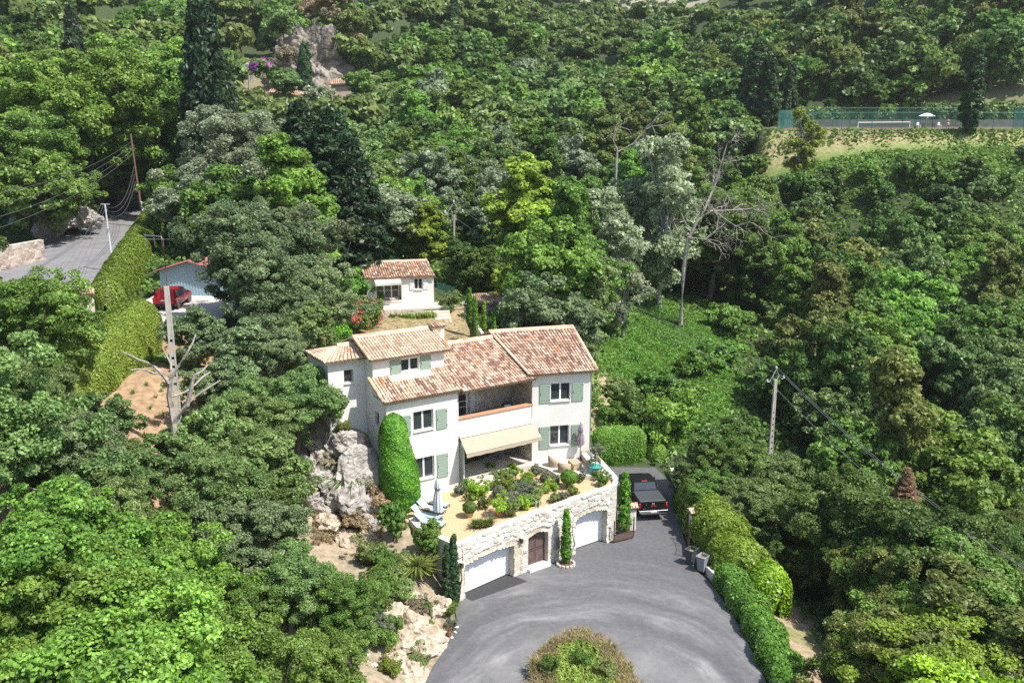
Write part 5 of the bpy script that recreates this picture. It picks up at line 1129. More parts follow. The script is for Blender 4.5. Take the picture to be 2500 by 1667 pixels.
c = bpy.data.objects.new('foliage', PROTO['bush_near'][1][0]); link(c, e); c.location = (0, 0, .25); c.scale = (.62, .62, .62); c.material_slots[0].link = 'OBJECT'; c.material_slots[0].material = LEAF['citrus']
# tall clipped cypress beside the villa
e = empty('clipped_cypress', (-7.15, 53.6, 2.9), 0, 'tall clipped bulging bright green cypress in front of the left villa corner', 'tree')
def bulge_shell(name, prof, H_, m, seed, n, size, parent):
    rs = np.random.default_rng(seed); z = rs.uniform(0, 1, n); a = rs.uniform(0, 6.283, n); zz = np.array([q[0] for q in prof]); rr = np.array([q[1] for q in prof]); xo = np.array([q[2] for q in prof])
    r = np.interp(z, zz, rr) * (1 + .05 * np.sin(a * 3 + z * 14) + rs.normal(0, .025, n)); P = np.stack([np.cos(a) * r + np.interp(z, zz, xo), np.sin(a) * r, z * H_], -1); dr = np.gradient(rr, zz * H_); N = np.stack([np.cos(a), np.sin(a), -np.interp(z, zz, dr) * .8 + .15], -1)
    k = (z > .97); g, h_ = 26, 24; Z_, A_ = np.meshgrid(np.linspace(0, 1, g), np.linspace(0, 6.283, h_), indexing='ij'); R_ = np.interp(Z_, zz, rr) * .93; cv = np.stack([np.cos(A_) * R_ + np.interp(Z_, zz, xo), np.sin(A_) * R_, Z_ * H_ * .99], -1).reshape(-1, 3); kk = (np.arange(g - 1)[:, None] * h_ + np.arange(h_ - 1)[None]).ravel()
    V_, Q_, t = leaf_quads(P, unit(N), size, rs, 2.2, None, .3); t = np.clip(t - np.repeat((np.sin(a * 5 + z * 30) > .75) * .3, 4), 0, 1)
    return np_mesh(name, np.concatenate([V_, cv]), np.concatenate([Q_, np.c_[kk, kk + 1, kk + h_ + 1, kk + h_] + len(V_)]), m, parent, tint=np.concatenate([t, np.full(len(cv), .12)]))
bulge_shell('crown', [(0, .55, .35), (.06, .82, .42), (.16, 1.05, .35), (.3, 1.2, .27), (.42, 1.16, .17), (.6, .98, .03), (.8, .86, -.05), (.9, .72, -.05), (.96, .5, -.05), (1, .1, -.05)], 6.35, LEAF['clip'], 5, 42000, .085, e)
MB().tube([(.2, 0, -.5), (.2, 0, 1)], .14, 8).build('trunk', bark, e)
# slim cypresses at the wall and the gate
for (x, y, z, top, lb, s) in [(-3.62, 47.15, -.05, 3.75, 'slim cypress, shorter left one of the pair at the end of the stone wall', 1.1), (-3.25, 47.28, -.05, 4.35, 'slim cypress, taller right one of the pair at the end of the stone wall', 1.0),
                             (3.3, 52.15, .1, 3.6, 'slim cypress in the stone ringed planter between the pedestrian gate and the right garage', 1.25), (7.3, 56.05, .15, 4.45, 'slim cypress in the planter behind the open iron gate', 1.35)]:
    tree('slim', (x, y, z), 'cypress' if x < 0 else 'clip', (top - z) / 4.4, 'cypress_tree', lb, 'tree', 'slim cypresses along the stone wall', sq=s)
def ring_planter(loc, rx, ry, label, seed):
    e = empty('stone_planter', loc, 0, label, 'planter'); rr = random.Random(seed); mb = MB()
    for k in range(13):
        a = 2 * math.pi * k / 13; c = .62 + rr.uniform(-.06, .06); mb.bbox((math.cos(a) * rx, math.sin(a) * ry, .07), (.2, .15, .2 + rr.uniform(-.03, .04)), .035, a + math.pi / 2 + rr.uniform(-.2, .2), (c, c * .85, c * .75))
    mb.build('stone_ring', stone_pale, e); MB().lathe([(rx * .9, 0), (rx * .9, .08), (.01, .1)], n=14, sy=ry / rx).build('soil', mat('soil', (.16, .10, .065), .95, (.1, .07, .045), 8), e)
ring_planter((3.3, 52.1, 0), .52, .48, 'ring of pinkish stones round the slim cypress by the garage', 1); ring_planter((7.3, 56.05, 0), .55, .45, 'ring of pinkish stones round the cypress behind the iron gate', 2)
# sun loungers, parasol, side tables
blue = mat('lounger_blue', (.36, .47, .50), .7, (.32, .43, .46), 3); gm = mat('lounger_frame', (.10, .10, .11), .5)
def lounger(loc, rz, label):
    e = empty('sun_lounger', loc, rz, label, 'sun lounger', 'blue sun loungers on the gravel'); MB().bbox((.68, 0, .33), (1.3, .62, .07), .02).build('seat', blue, e)
    b = MB(Matrix.Translation((.05, 0, .33)) @ Matrix.Rotation(R(38), 4, 'Y')); b.bbox((-.36, 0, .0), (.74, .62, .06), .02); b.build('backrest', blue, e); f = MB()
    for s in (-1, 1): f.bx(0, 1.32, s * .33 - .015, s * .33 + .015, .25, .29)
    f.bx(1.3, 1.33, -.33, .33, .25, .29); f.build('frame', gm, e)
    for x in (.1, 1.25):
        for s in (-1, 1): MB().bx(x - .02, x + .02, s * .33 - .02, s * .33 + .02, 0, .25).build('leg', gm, e)
    return e
for hx, hy, fx, fy, lb in [(-5.15, 53.95, -3.75, 53.2, 'blue sun lounger nearest the villa wall, topmost of the fan'), (-5.35, 53.1, -3.9, 52.35, 'blue sun lounger second from the villa wall'), (-5.55, 52.15, -4.15, 51.55, 'blue sun lounger third from the villa wall, behind the closed parasol'), (-5.25, 51.2, -4.1, 50.75, 'blue sun lounger nearest the stone wall')]:
    z = gz(hx, hy); lounger((hx, hy, z), math.atan2(fy - hy, fx - hx), lb)
for x, y, lb in ((-4.95, 53.55, 'small round brown side table between the two upper loungers'), (-5.2, 52.6, 'small round brown side table between the second and third lounger')):
    e = empty('side_table', (x, y, gz(x, y)), 0, lb, 'side table', 'side tables by the loungers'); MB().lathe([(.2, .38), (.21, .4), (.2, .42)], n=18).build('table_top', wood_b, e); MB().lathe([(.14, 0), (.14, .02), (.03, .03), (.03, .38)], n=10).build('stand', gm, e)
def parasol(loc, H_, r, m, label, z0, base=True, pleat=8, m2=None):
    e = empty('closed_parasol', loc, 0, label, 'parasol'); MB().tube([(0, 0, 0), (0, 0, H_)], .025, 8).build('pole', gm if m2 is None else m2, e); n = 32; mb = MB(); prof = [(0.02, 1.0), (.35, .93), (.55, .82), (.62, .7), (.5, .64), (.85, .4), (1.0, .12), (.92, 0)]
    vs = []; 
    for rr_, t in prof:
        for j in range(n): a = 2 * math.pi * j / n; q = r * rr_ * (1 + .28 * math.cos(a * pleat)); vs.append((math.cos(a) * q, math.sin(a) * q, z0 + (H_ - z0 - .05) * t))
    mb.add(vs, [(i * n + j, i * n + (j + 1) % n, (i + 1) * n + (j + 1) % n, (i + 1) * n + j) for i in range(len(prof) - 1) for j in range(n)][:]); mb.build('canopy', m, e, smooth=True); MB().lathe([(.05, H_ - .03), (.02, H_ + .06), (.005, H_ + .1)], n=8).build('finial', gm, e)
    MB().lathe([(r * .75, z0 + (H_ - z0) * .63), (r * .8, z0 + (H_ - z0) * .65), (r * .75, z0 + (H_ - z0) * .67)], n=16).build('strap', gm, e)
    if base: MB().lathe([(.28, 0), (.3, .03), (.28, .07), (.05, .1), (.05, .3)], n=16).build('base', gm, e)
    return e
parasol((-4.46, 51.9, 3.1), 2.75, .24, mat('parasol_grey_blue', (.56, .60, .64), .8, (.50, .55, .6), 3), 'closed pale blue grey parasol among the sun loungers', .55)
parasol((4.66, 59.75, 3.9), 2.6, .22, mat('parasol_mauve', (.34, .27, .31), .8, (.3, .24, .28), 3), 'closed mauve parasol standing against the right shutters on the patio', 1.1)
wick = mat('wicker', (.50, .39, .28), .8, (.40, .30, .2), 30, .01, 60); cush = mat('cushion', (.78, .76, .73), .9)
def tub(loc, rz, label):
    e = empty('wicker_armchair', loc, rz, label, 'armchair', 'wicker tub armchairs on the patio'); n = 20; mb = MB(); vs = []
    for r_, f in ((.40, 0), (.44, 1), (.44, 2), (.36, 2), (.34, .9)):
        for j in range(n + 1):
            a = R(-20) + R(220) * j / n; hz = .5 + .24 * max(0, math.sin(a)) ** .7; z = {0: .02, 1: hz * .5, 2: hz, .9: .35}[f]; vs.append((math.cos(a) * r_, math.sin(a) * r_, z))
    mb.add(vs, [(i * (n + 1) + j, i * (n + 1) + j + 1, (i + 1) * (n + 1) + j + 1, (i + 1) * (n + 1) + j) for i in range(4) for j in range(n)]); mb.build('back', wick, e, smooth=True)
    MB().lathe([(.37, .02), (.37, .33), (.02, .33)], n=20).build('seat_base', wick, e); MB().lathe([(.33, .33), (.36, .37), (.34, .43), (.05, .45)], n=18).build('seat_cushion', cush, e)
    b = MB(Matrix.Translation((0, .22, .58)) @ Matrix.Rotation(R(-20), 4, 'X')); b.bbox((0, 0, 0), (.42, .12, .36), .05); b.build('back_cushion', cush, e)
tub((2.85, 58.65, 3.9), R(115), 'wicker tub armchair nearest the villa wall'); tub((3.45, 57.6, 3.9), R(170), 'wicker tub armchair nearest the ball topiary')
e = empty('coffee_table', (4.2, 58.35, 3.9), R(20), 'low rectangular wicker coffee table between armchairs and sofa', 'table'); MB().bbox((0, 0, .2), (.62, 1.0, .38), .02).build('base', wick, e); MB().bbox((0, 0, .405), (.66, 1.04, .03), .01).build('table_top', wick, e)
e = empty('wicker_sofa', (5.3, 58.9, 3.9), R(12), 'wicker sofa with white cushions along the garden wall', 'sofa'); MB().bbox((0, 0, .17), (.75, 2.2, .33), .03).build('seat_base', wick, e); MB().bbox((.36, 0, .5), (.1, 2.2, .5), .03).build('back', wick, e); MB().bbox((0, 1.08, .42), (.75, .1, .38), .03).build('armrest', wick, e)
for y in (-.53, .53): MB().bbox((-.03, y, .4), (.66, 1.04, .14), .04).build('seat_cushion', cush, e)
for y in (.65, .2): b = MB(Matrix.Translation((.2, y, .66)) @ Matrix.Rotation(R(15), 4, 'Y')); b.bbox((0, 0, 0), (.14, .45, .42), .05); b.build('scatter_cushion', cush, e)
e = empty('potted_olive', (5.45, 57.35, 3.9), 0, 'small round headed olive tree in a turquoise glazed pot at the patio corner', 'potted plant'); MB().lathe([(.3, 0), (.36, .04), (.4, .3), (.38, .44), (.44, .46), (.44, .52), (.38, .52), (.36, .44)], n=24).build('pot', mat('turquoise_glaze', (.07, .36, .36), .25, (.1, .45, .42), 7), e, smooth=True)
MB().tube([(0, 0, .4), (.06, .02, .8), (.0, .05, 1.15), (.12, .1, 1.45)], [.04, .035, .03, .02], 7).build('trunk', bark, e)
for (x, y, z, s) in ((0.12, .12, 1.3, .5), (-.22, -.05, .75, .33)):
    c = bpy.data.objects.new('foliage', PROTO['bush_near'][0][0]); link(c, e); c.location = (x, y, z - .2); c.scale = (s, s, s); c.material_slots[0].link = 'OBJECT'; c.material_slots[0].material = LEAF['olive']
# dining table and chairs in the loggia
Mv = lambda u, v, z=3.9: tuple(Lw(u, v, z))
e = empty('dining_table', Mv(4.05, 1.75), AL, 'long pale stone topped dining table in the loggia under the awning', 'table'); MB().bbox((0, 0, .74), (2.3, .95, .04), .012).build('table_top', pave, e); MB().bx(-1.1, 1.1, -.42, .42, .66, .718).build('apron', gm, e)
for sx in (-1, 1):
    for sy in (-1, 1): MB().tube([(sx * 1.0, sy * .38, 0), (sx * 1.02, sy * .36, .7)], .025, 8).build('leg', gm, e)
for k, (x, y, w_, h_) in enumerate([(-.6, .1, .09, .2), (-.1, -.15, .06, .25), (.35, .12, .08, .12), (.75, -.1, .05, .22)]):
    pz = Lw(4.05 + x, 1.75 + y, 4.66); o = MB().lathe([(w_ * .7, 0), (w_, h_ * .4), (w_ * .5, h_ * .8), (w_ * .55, h_)], n=10).build('vase', glass, loc=pz); tag(o, ['wide dark vase at the left end of the dining table', 'tall thin bottle in the middle of the dining table', 'low bowl right of the middle of the dining table', 'slim dark bottle at the right end of the dining table'][k], 'vase', 'vessels on the dining table')
def bistro(loc, rz, label, group, m=gm):
    e = empty('metal_chair', loc, rz, label, 'chair', group); MB().lathe([(.2, .44), (.21, .455), (.2, .47)], n=16).build('seat', m, e); mb = MB(); pts = [(math.cos(R(a)) * .22, .2 - .02 + .02, .47 + .42 * math.sin(R(a))) for a in range(0, 181, 20)]; mb.tube(pts, .013, 6)
    for x in (-.12, 0, .12): mb.tube([(x, .2, .47), (x, .2, .47 + .42 * math.sqrt(1 - (x / .22) ** 2))], .008, 5)
    mb.build('backrest', m, e); a = MB()
    for s in (-1, 1): a.tube([(s * .22, .2, .68), (s * .25, 0, .67), (s * .22, -.16, .62), (s * .2, -.18, .46)], .01, 6)
    a.build('armrest', m, e)
    for sx in (-1, 1):
        for sy in (-1, 1): MB().tube([(sx * .15, sy * .14, .45), (sx * .2, sy * .2, 0)], .012, 6).build('leg', m, e)
for u, v, rz, lb in [(2.65, 1.75, 90, 'metal chair at the left head of the dining table'), (3.4, 1.0, 180, 'metal chair left of the two in front of the dining table'), (4.35, 1.0, 180, 'metal chair right of the two in front of the dining table'), (3.4, 2.5, 0, 'metal chair behind the dining table, left one'), (4.3, 2.5, 0, 'metal chair behind the dining table, middle one'), (5.4, 1.75, -90, 'metal chair at the right head of the dining table')]:
    bistro(Mv(u, v), AL + R(rz), lb, 'metal chairs round the dining table')
e = empty('mosaic_table', Mv(2.0, .95, 6.95), AL, 'round mosaic topped table on the balcony', 'table'); MB().lathe([(.5, .7), (.52, .72), (.5, .74)], n=28).build('table_top', mat('mosaic', (.55, .55, .57), .6), e); rg = MB()
rg.lathe([(.42, .741), (.44, .746), (.36, .746), (.35, .741)], n=28); rg.build('mosaic_ring', mat('mosaic_dark', (.12, .13, .2), .6), e)
for a in range(3): MB().tube([(math.cos(a * 2.1) * .1, math.sin(a * 2.1) * .1, .7), (math.cos(a * 2.1) * .35, math.sin(a * 2.1) * .35, 0)], .014, 6).build('leg', gm, e)
bistro(Mv(1.3, 1.2, 6.95), AL + R(80), 'metal chair left of the round balcony table', 'chairs on the balcony'); bistro(Mv(2.8, 1.3, 6.95), AL + R(-80), 'metal chair right of the round balcony table', 'chairs on the balcony')
e = empty('lounge_chair', Mv(4.5, 1.2, 6.95), AL + R(-20), 'grey shell shaped lounge chair with pale cushion at the right of the balcony', 'armchair'); gw = mat('shell_grey', (.10, .09, .09), .8, (.07, .06, .06), 30)
mb = MB(); mb.lathe([(.2, .05), (.42, .25), (.5, .5), (.46, .5), (.38, .3), (.1, .22)], n=22); mb.build('seat', gw, e, smooth=True); mb = MB(Matrix.Translation((0, .2, .3)) @ Matrix.Rotation(R(-18), 4, 'X')); mb.lathe([(.46, 0), (.44, .35), (.3, .62), (.1, .7)], n=20, sy=.35); mb.build('backrest', gw, e, smooth=True); MB(Matrix.Translation((0, -.0, .5)) @ Matrix.Rotation(R(-25), 4, 'X')).bbox((0, 0, .08), (.5, .16, .5), .06).build('back_cushion', cush, e); MB().bbox((0, -.12, .33), (.56, .5, .12), .05).build('seat_cushion', cush, e)
# white stakes in the bed
for k, x in enumerate((1115, 1160, 1215)):
    p = gat(x, 1290); o = MB().tube([(0, 0, 0), (0, 0, .5)], [.025, .02], 6).build('stake', frame_m, loc=p); tag(o, ['white plant stake, left one of three at the right of the flower bed', 'white plant stake, middle one of three at the right of the flower bed', 'white plant stake, right one of three at the right of the flower bed'][k], 'stake', 'white stakes in the flower bed')

# ---------------- driveway things ----------------
def gate_leaf_obj(name, p0, p1, H0, H1, label, panel=.55):
    p0, p1 = Vector(p0), Vector(p1); d = p1 - p0; L_ = d.length; e = empty(name, p0, math.atan2(d.y, d.x), label, 'gate'); mb = MB()
    mb.bx(0, .06, -.03, .03, .08, H0); mb.bx(L_ - .06, L_, -.03, .03, .08, H1); mb.bx(.06, L_ - .06, -.02, .02, .08, .14); mb.bx(.06, L_ - .06, -.02, .02, panel, panel + .04); mb.build('frame', iron, e)
    MB().bx(.06, L_ - .06, -.012, .012, .14, panel).build('panel', brown, e); mb = MB(); n = int(L_ / .13)
    tops = []
    for i in range(n + 1):
        x = .06 + (L_ - .12) * i / n; t = x / L_; zt = H0 * (1 - t) + H1 * t - .28 * math.sin(t * math.pi); tops.append((x, 0, zt - .12)); mb.tube([(x, 0, panel + .04), (x, 0, zt)], .011, 6); mb.lathe([(.02, 0), (.001, .06)], (x, 0, zt), 6)
    mb.tube(tops, .014, 6); mb.build('bars', iron, e); s = MB()
    for k in range(2): c = L_ * (.3 + .4 * k); s.tube([(c + math.cos(a) * .04 * a, 0, panel + .5 + math.sin(a) * .04 * a) for a in np.linspace(0, 6, 16)], .01, 5)
    s.build('scroll', iron, e); return e
gate_leaf_obj('iron_gate', (6.54, 55.02, 0), (7.93, 55.72, 0), 1.55, 1.5, 'open brown wrought iron gate leaf beside the right garage')
gate_leaf_obj('iron_gate', (11.35, 55.3, 0), (11.0, 53.0, 0), 1.75, 1.45, 'open brown wrought iron gate leaf by the wheelie bins')
def pier(loc, rz, w_, H_, label):
    e = empty('gate_pier', loc, rz, label, 'gate pier'); MB().bbox((0, 0, H_ / 2), (w_, w_, H_), .02).build('post', mat('rough_white2', (.76, .72, .66), .95, (.6, .55, .48), 3, .03, 9), e)
    tiled('tile_cap', (-w_ * .75, -w_ * .75, H_ + .02), (w_ * .75, -w_ * .75, H_ + .02), (-w_ * .75, 0, H_ + .2), (w_ * .75, 0, H_ + .2), e, tl=.3, pal=[(.72, .42, .27), (.7, .5, .36), (.74, .56, .42)], seed=3)
    tiled('tile_cap', (w_ * .75, w_ * .75, H_ + .02), (-w_ * .75, w_ * .75, H_ + .02), (w_ * .75, 0, H_ + .2), (-w_ * .75, 0, H_ + .2), e, tl=.3, pal=[(.72, .42, .27), (.7, .5, .36)], seed=4); ridge('cap_ridge', (-w_ * .78, 0, H_ + .21), (w_ * .78, 0, H_ + .21), e, r=.08)
    MB().bx(-w_ / 2 - .01, -w_ / 2 - .001, -.1, .1, H_ * .55, H_ * .7).build('blue_plate', mat('plate_blue', (.05, .14, .4), .4), e); return e
pier((11.85, 56.0, 0), R(8), .5, 1.75, 'white gate pier with a little clay tile roof on the hedge side of the driveway'); pier((7.95, 57.1, 0), R(15), .45, 1.6, 'white gate pier with a clay tile cap beside the pickup truck')
dw = empty('low_wall', (11.95, 66, 0), 0, 'low white kerb wall between the driveway and the hedge', 'wall'); pts_ = [(12.15, 67.5), (12.15, 63), (12.0, 60), (11.75, 57), (11.95, 55.5), (11.7, 53.5)]
strip('wall_face', [[(x - 11.95, y - 66, -.3), (x - 11.95, y - 66, .42), (x - 11.67, y - 66, .42), (x - 11.67, y - 66, -.3)] for x, y in pts_], mat('kerb_white', (.66, .65, .63), .9, (.5, .49, .47), 2, .02, 8), dw, M=None)
dw = empty('low_wall', (11.9, 50.9, 0), 0, 'short low stone kerb wall beyond the wheelie bins', 'wall'); strip('wall_face', [[(x - 11.9, y - 50.9, -.3), (x - 11.9, y - 50.9, .38), (x - 11.65, y - 50.9, .38), (x - 11.65, y - 50.9, -.3)] for x, y in [(11.7, 51.2), (12.0, 50.1), (12.15, 48.9)]], mat('kerb_white', (.7, .7, .7)), dw, M=None)
def bin_(loc, rz, col, label, fill):
    m_ = mat('bin_' + fill, col, .45, tuple(c * .85 for c in col), 6); e = empty('wheelie_bin', loc, rz, label, 'bin', 'wheelie bins'); mb = MB(); h = 1.0
    def ring(a, b, z): return [(-a, -b, z), (a, -b, z), (a, b, z), (-a, b, z)]
    R_ = [ring(.2, .22, .05), ring(.27, .3, h - .1), ring(.29, .32, h - .09), ring(.31, .34, h), ring(.25, .28, h), ring(.23, .26, h - .25)]
    mb.add([p for r_ in R_ for p in r_], [(3, 2, 1, 0)] + [(i * 4 + j, i * 4 + (j + 1) % 4, (i + 1) * 4 + (j + 1) % 4, (i + 1) * 4 + j) for i in range(5) for j in range(4)]); mb.build('body', m_, e)
    MB().bx(-.24, .24, -.27, .27, h - .3, h - .2).build('contents', mat('bin_fill_' + fill, (.38, .36, .14) if fill == 'clippings' else (.4, .24, .12), .95, (.2, .2, .08), 18, .05, 20), e)
    MB().tube([(-.22, .34, h - .04), (-.22, .42, h - .02), (.22, .42, h - .02), (.22, .34, h - .04)], .016, 6).build('handle', m_, e)
    for s in (-1, 1): w = MB(Matrix.Translation((s * .22, .24, .1)) @ Matrix.Rotation(R(90), 4, 'Y')); w.lathe([(.1, -.025), (.1, .025)], n=14); w.build('wheel', gm, e)
bin_((11.0, 52.25, 0), R(-48), (.07, .08, .085), 'dark grey wheelie bin full of grass clippings', 'clippings'); bin_((11.52, 51.35, 0), R(-40), (.30, .32, .34), 'pale grey wheelie bin full of brown leaves', 'leaves')
# vehicles
def vehicle(name, label, loc, rz, st_list, col, W, L_, wheels, glass_spec, extra, wr=.38, cat='car'):
    paint_ = mat(name + '_paint', col, .18, metal=.35, spec=.6); e = empty(name, loc, rz, label, cat); vs = []; n = 12
    for (y, w, zl, zb, zr, wr_) in st_list:
        half = [(w * .86, zl), (w * .98, zl + .12), (w, (zl + zb) / 2), (w * .985, zb - .05), (wr_ + .03 if zr > zb + .1 else w * .93, zr - .05 if zr > zb + .1 else zb), (wr_ - .1, zr)]
        vs += [(x, y, z) for x, z in half] + [(-x, y, z) for x, z in half[::-1]]
    k = len(st_list); fs = [(i * n + j, i * n + (j + 1) % n, (i + 1) * n + (j + 1) % n, (i + 1) * n + j) for i in range(k - 1) for j in range(n)]; fs += [list(range(n))[::-1], [(k - 1) * n + j for j in range(n)]]
    MB().add(vs, fs).build('body', paint_, e)
    for q in glass_spec: MB().add(q, [tuple(range(len(q)))]).build('car_window', glass, e)
    for y in wheels:
        for s in (-1, 1):
            M_ = Matrix.Translation((s * (W - .12), y, wr)) @ Matrix.Rotation(R(90), 4, 'Y'); t = MB(M_).lathe([(wr * .6, -.12), (wr * .97, -.12), (wr, -.06), (wr, .06), (wr * .97, .12), (wr * .6, .12)], n=22).build('tyre', mat('rubber', (.02, .02, .022), .8), e); MB(M_).lathe([(wr * .58, -.1), (wr * .62, .1 * s), (wr * .3, .125 * s), (.02, .11 * s)], n=10).build('rim', mat('alloy', (.5, .5, .52), .3, metal=.8), t)
            a = MB(Matrix.Translation((s * (W + .004), y, wr)) @ Matrix.Rotation(R(90), 4, 'Y')); a.lathe([(wr * 1.03, -.01), (wr * 1.2, -.01), (wr * 1.2, .012), (wr * 1.03, .012)], n=22); a.build('wheel_arch', gm, e)
    for nm, m_, boxes in extra:
        for b in boxes: MB().bbox(((b[0] + b[1]) / 2, (b[2] + b[3]) / 2, (b[4] + b[5]) / 2), (b[1] - b[0], b[3] - b[2], b[5] - b[4]), min(.02, (b[1] - b[0]) / 3, (b[3] - b[2]) / 3, (b[5] - b[4]) / 3)).build(nm, m_, e)
    return e
redlamp = mat('lamp_red', (.55, .01, .015), .2); chrome = mat('chrome', (.75, .76, .78), .12, metal=1.0); blk = mat('black_plastic', (.02, .02, .022), .5)
ST = [(0.12, .99, .55, 1.3, 1.3, .97), (.2, 1.0, .52, 1.32, 1.32, .98), (2.02, 1.0, .45, 1.32, 1.32, .98), (2.08, 1.0, .45, 1.3, 1.36, .93), (2.42, 1.0, .42, 1.3, 1.88, .80), (2.9, 1.0, .42, 1.3, 1.93, .80), (3.75, 1.0, .42, 1.3, 1.9, .80), (4.1, 1.0, .42, 1.28, 1.7, .86), (4.55, .99, .45, 1.27, 1.32, .93), (5.3, .98, .45, 1.2, 1.24, .9), (5.72, .95, .45, 1.12, 1.14, .86), (5.85, .9, .5, 1.0, 1.0, .8)]
gq = [[(-.8, 2.085, 1.38), (.8, 2.085, 1.38), (.72, 2.37, 1.82), (-.72, 2.37, 1.82)], [(-.86, 4.53, 1.36), (.86, 4.53, 1.36), (.72, 3.86, 1.88), (-.72, 3.86, 1.88)]]
for s in (-1, 1):
    for y0, y1, yb0, yb1 in ((2.45, 3.2, 2.35, 3.2), (3.28, 3.95, 3.28, 4.3)): gq.append([(s * .995, yb0, 1.33), (s * .995, yb1, 1.33), (s * .86, y1, 1.8), (s * .86, y0, 1.8)])
tr_ = vehicle('pickup_truck', 'black crew cab pickup truck parked in the narrow drive behind the gates', (9.6, 58.45, 0), R(8), ST, (.018, .02, .024), 1.0, 5.9, (1.15, 4.75), gq, [
    ('taillight', redlamp, [(-1.0, -.86, .09, .2, .92, 1.24), (.86, 1.0, .09, .2, .92, 1.24)]), ('rear_bumper', chrome, [(-1.0, 1.0, -.05, .12, .56, .76)]), ('bumper_step', blk, [(-.9, .9, -.08, .1, .44, .56)]), ('tailgate', mat('pickup_truck_paint', (0, 0, 0)), [(-.84, .84, .085, .12, .78, 1.31)]),
    ('tonneau_cover', mat('tonneau', (.06, .065, .07), .35), [(-.9, .9, .2, 2.0, 1.31, 1.36)]), ('tailgate_handle', chrome, [(-.1, .1, .06, .09, 1.18, 1.22)]), ('brake_light', redlamp, [(-.2, .2, 2.36, 2.46, 1.88, 1.925)]), ('wing_mirror', blk, [(-1.27, -1.02, 4.0, 4.1, 1.25, 1.5), (1.02, 1.27, 4.0, 4.1, 1.25, 1.5)]), ('number_plate', mat('plate_w', (.7, .7, .68), .5), [(-.22, .22, -.075, -.05, .6, .72)]), ('fog_lamp', chrome, [(-.52, -.48, .05, .09, 1.12, 1.16)])], cat='truck')
MT = Matrix.Translation((0, .075, 1.04)) @ Matrix.Rotation(R(90), 4, 'X'); text_obj('emblem', 'GMC', .17, MT, mat('emblem_red', (.75, .04, .05), .3), tr_, .008)
text_obj('badge', '4X4', .07, Matrix.Translation((.62, .08, .86)) @ Matrix.Rotation(R(90), 4, 'X'), chrome, tr_); text_obj('badge', 'SIERRA', .07, Matrix.Translation((-.62, .08, .86)) @ Matrix.Rotation(R(90), 4, 'X'), chrome, tr_)
SS = [(0.05, .84, .45, .95, .95, .8), (.12, .9, .35, 1.0, 1.05, .8), (.3, .92, .3, 1.0, 1.5, .66), (.6, .92, .3, 1.0, 1.6, .68), (2.0, .92, .3, .98, 1.62, .7), (2.6, .92, .3, .97, 1.5, .72), (3.3, .92, .3, .97, 1.02, .82), (4.1, .9, .32, .85, .88, .78), (4.35, .8, .4, .7, .72, .7)]
gs = [[(-.68, .16, 1.1), (.68, .16, 1.1), (.6, .31, 1.46), (-.6, .31, 1.46)], [(-.72, 3.25, 1.06), (.72, 3.25, 1.06), (.64, 2.62, 1.48), (-.64, 2.62, 1.48)]] + [[(s * .91, .45, 1.03), (s * .91, 3.0, 1.03), (s * .765, 2.4, 1.46), (s * .765, .6, 1.46)] for s in (-1, 1)]
vehicle('red_suv', 'red compact crossover parked on the concrete terrace beside the clipped hedge', (-27.35, 71.6, 11.75), R(1), SS, (.42, .008, .01), .92, 4.4, (.85, 3.45), gs, [('taillight', redlamp, [(-.9, -.6, .03, .12, .9, 1.02), (.6, .9, .03, .12, .9, 1.02)]), ('rear_bumper', blk, [(-.86, .86, -.02, .12, .36, .56)]), ('number_plate', mat('plate_w', (.7, .7, .68)), [(-.26, .26, .02, .05, .76, .87)]), ('wing_mirror', blk, [(-1.1, -.93, 2.75, 2.85, 1.0, 1.15), (.93, 1.1, 2.75, 2.85, 1.0, 1.15)])], wr=.34)
# grass island
isl = [(.75, 39.6), (1.2, 42.0), (2.5, 43.6), (3.5, 44.35), (4.6, 43.5), (5.7, 41.4), (6.1, 39.6), (6.6, 34), (7, 30), (-.5, 30), (0, 34)]
tag(MB().prism(isl, -.1, .12).build('island_earth', mat('soil', (.16, .1, .06))), kind='structure'); gi = [(x, y) for x in np.arange(-.5, 7, .3) for y in np.arange(33, 44.4, .3)]; gi = np.array(gi); d_ = inpoly(gi[:, 0], gi[:, 1], isl); gi = gi[d_]; dd = np.array([min(np.hypot(x - a, y - b) for a, b in isl[:8]) for x, y in gi]); gi3 = np.c_[gi, .1 + np.clip(dd, 0, 1.4) * .3]
tag(tuft('island_grass', gi3[dd > .35], 15000, .26, LEAF['grass'], 41, .022, .9), 'long green grass on the island in the bend of the driveway', 'grass', kind='stuff'); tag(tuft('dry_grass', gi3[dd < 1.3], 7000, .42, LEAF['straw'], 42, .014, .9), 'dry straw coloured grass round the edge of the driveway island', 'grass', kind='stuff')
for k in range(9):
    q = gi3[rng.integers(0, len(gi3))]; 
    if q[1] > 43 or k > 2: continue
    obj_from('bush_near', ['herb', 'mid', 'ivy'][k % 3], (q[0], q[1], q[2] - .1), .55, 'weed_bush', ['green', 'broad leaved', 'bright green'][k % 3] + ' weed clump growing in the driveway island, ' + ['first', 'second', 'third', 'fourth', 'fifth', 'sixth', 'seventh'][k] + ' of seven', 'bush', 'weed clumps of the island')
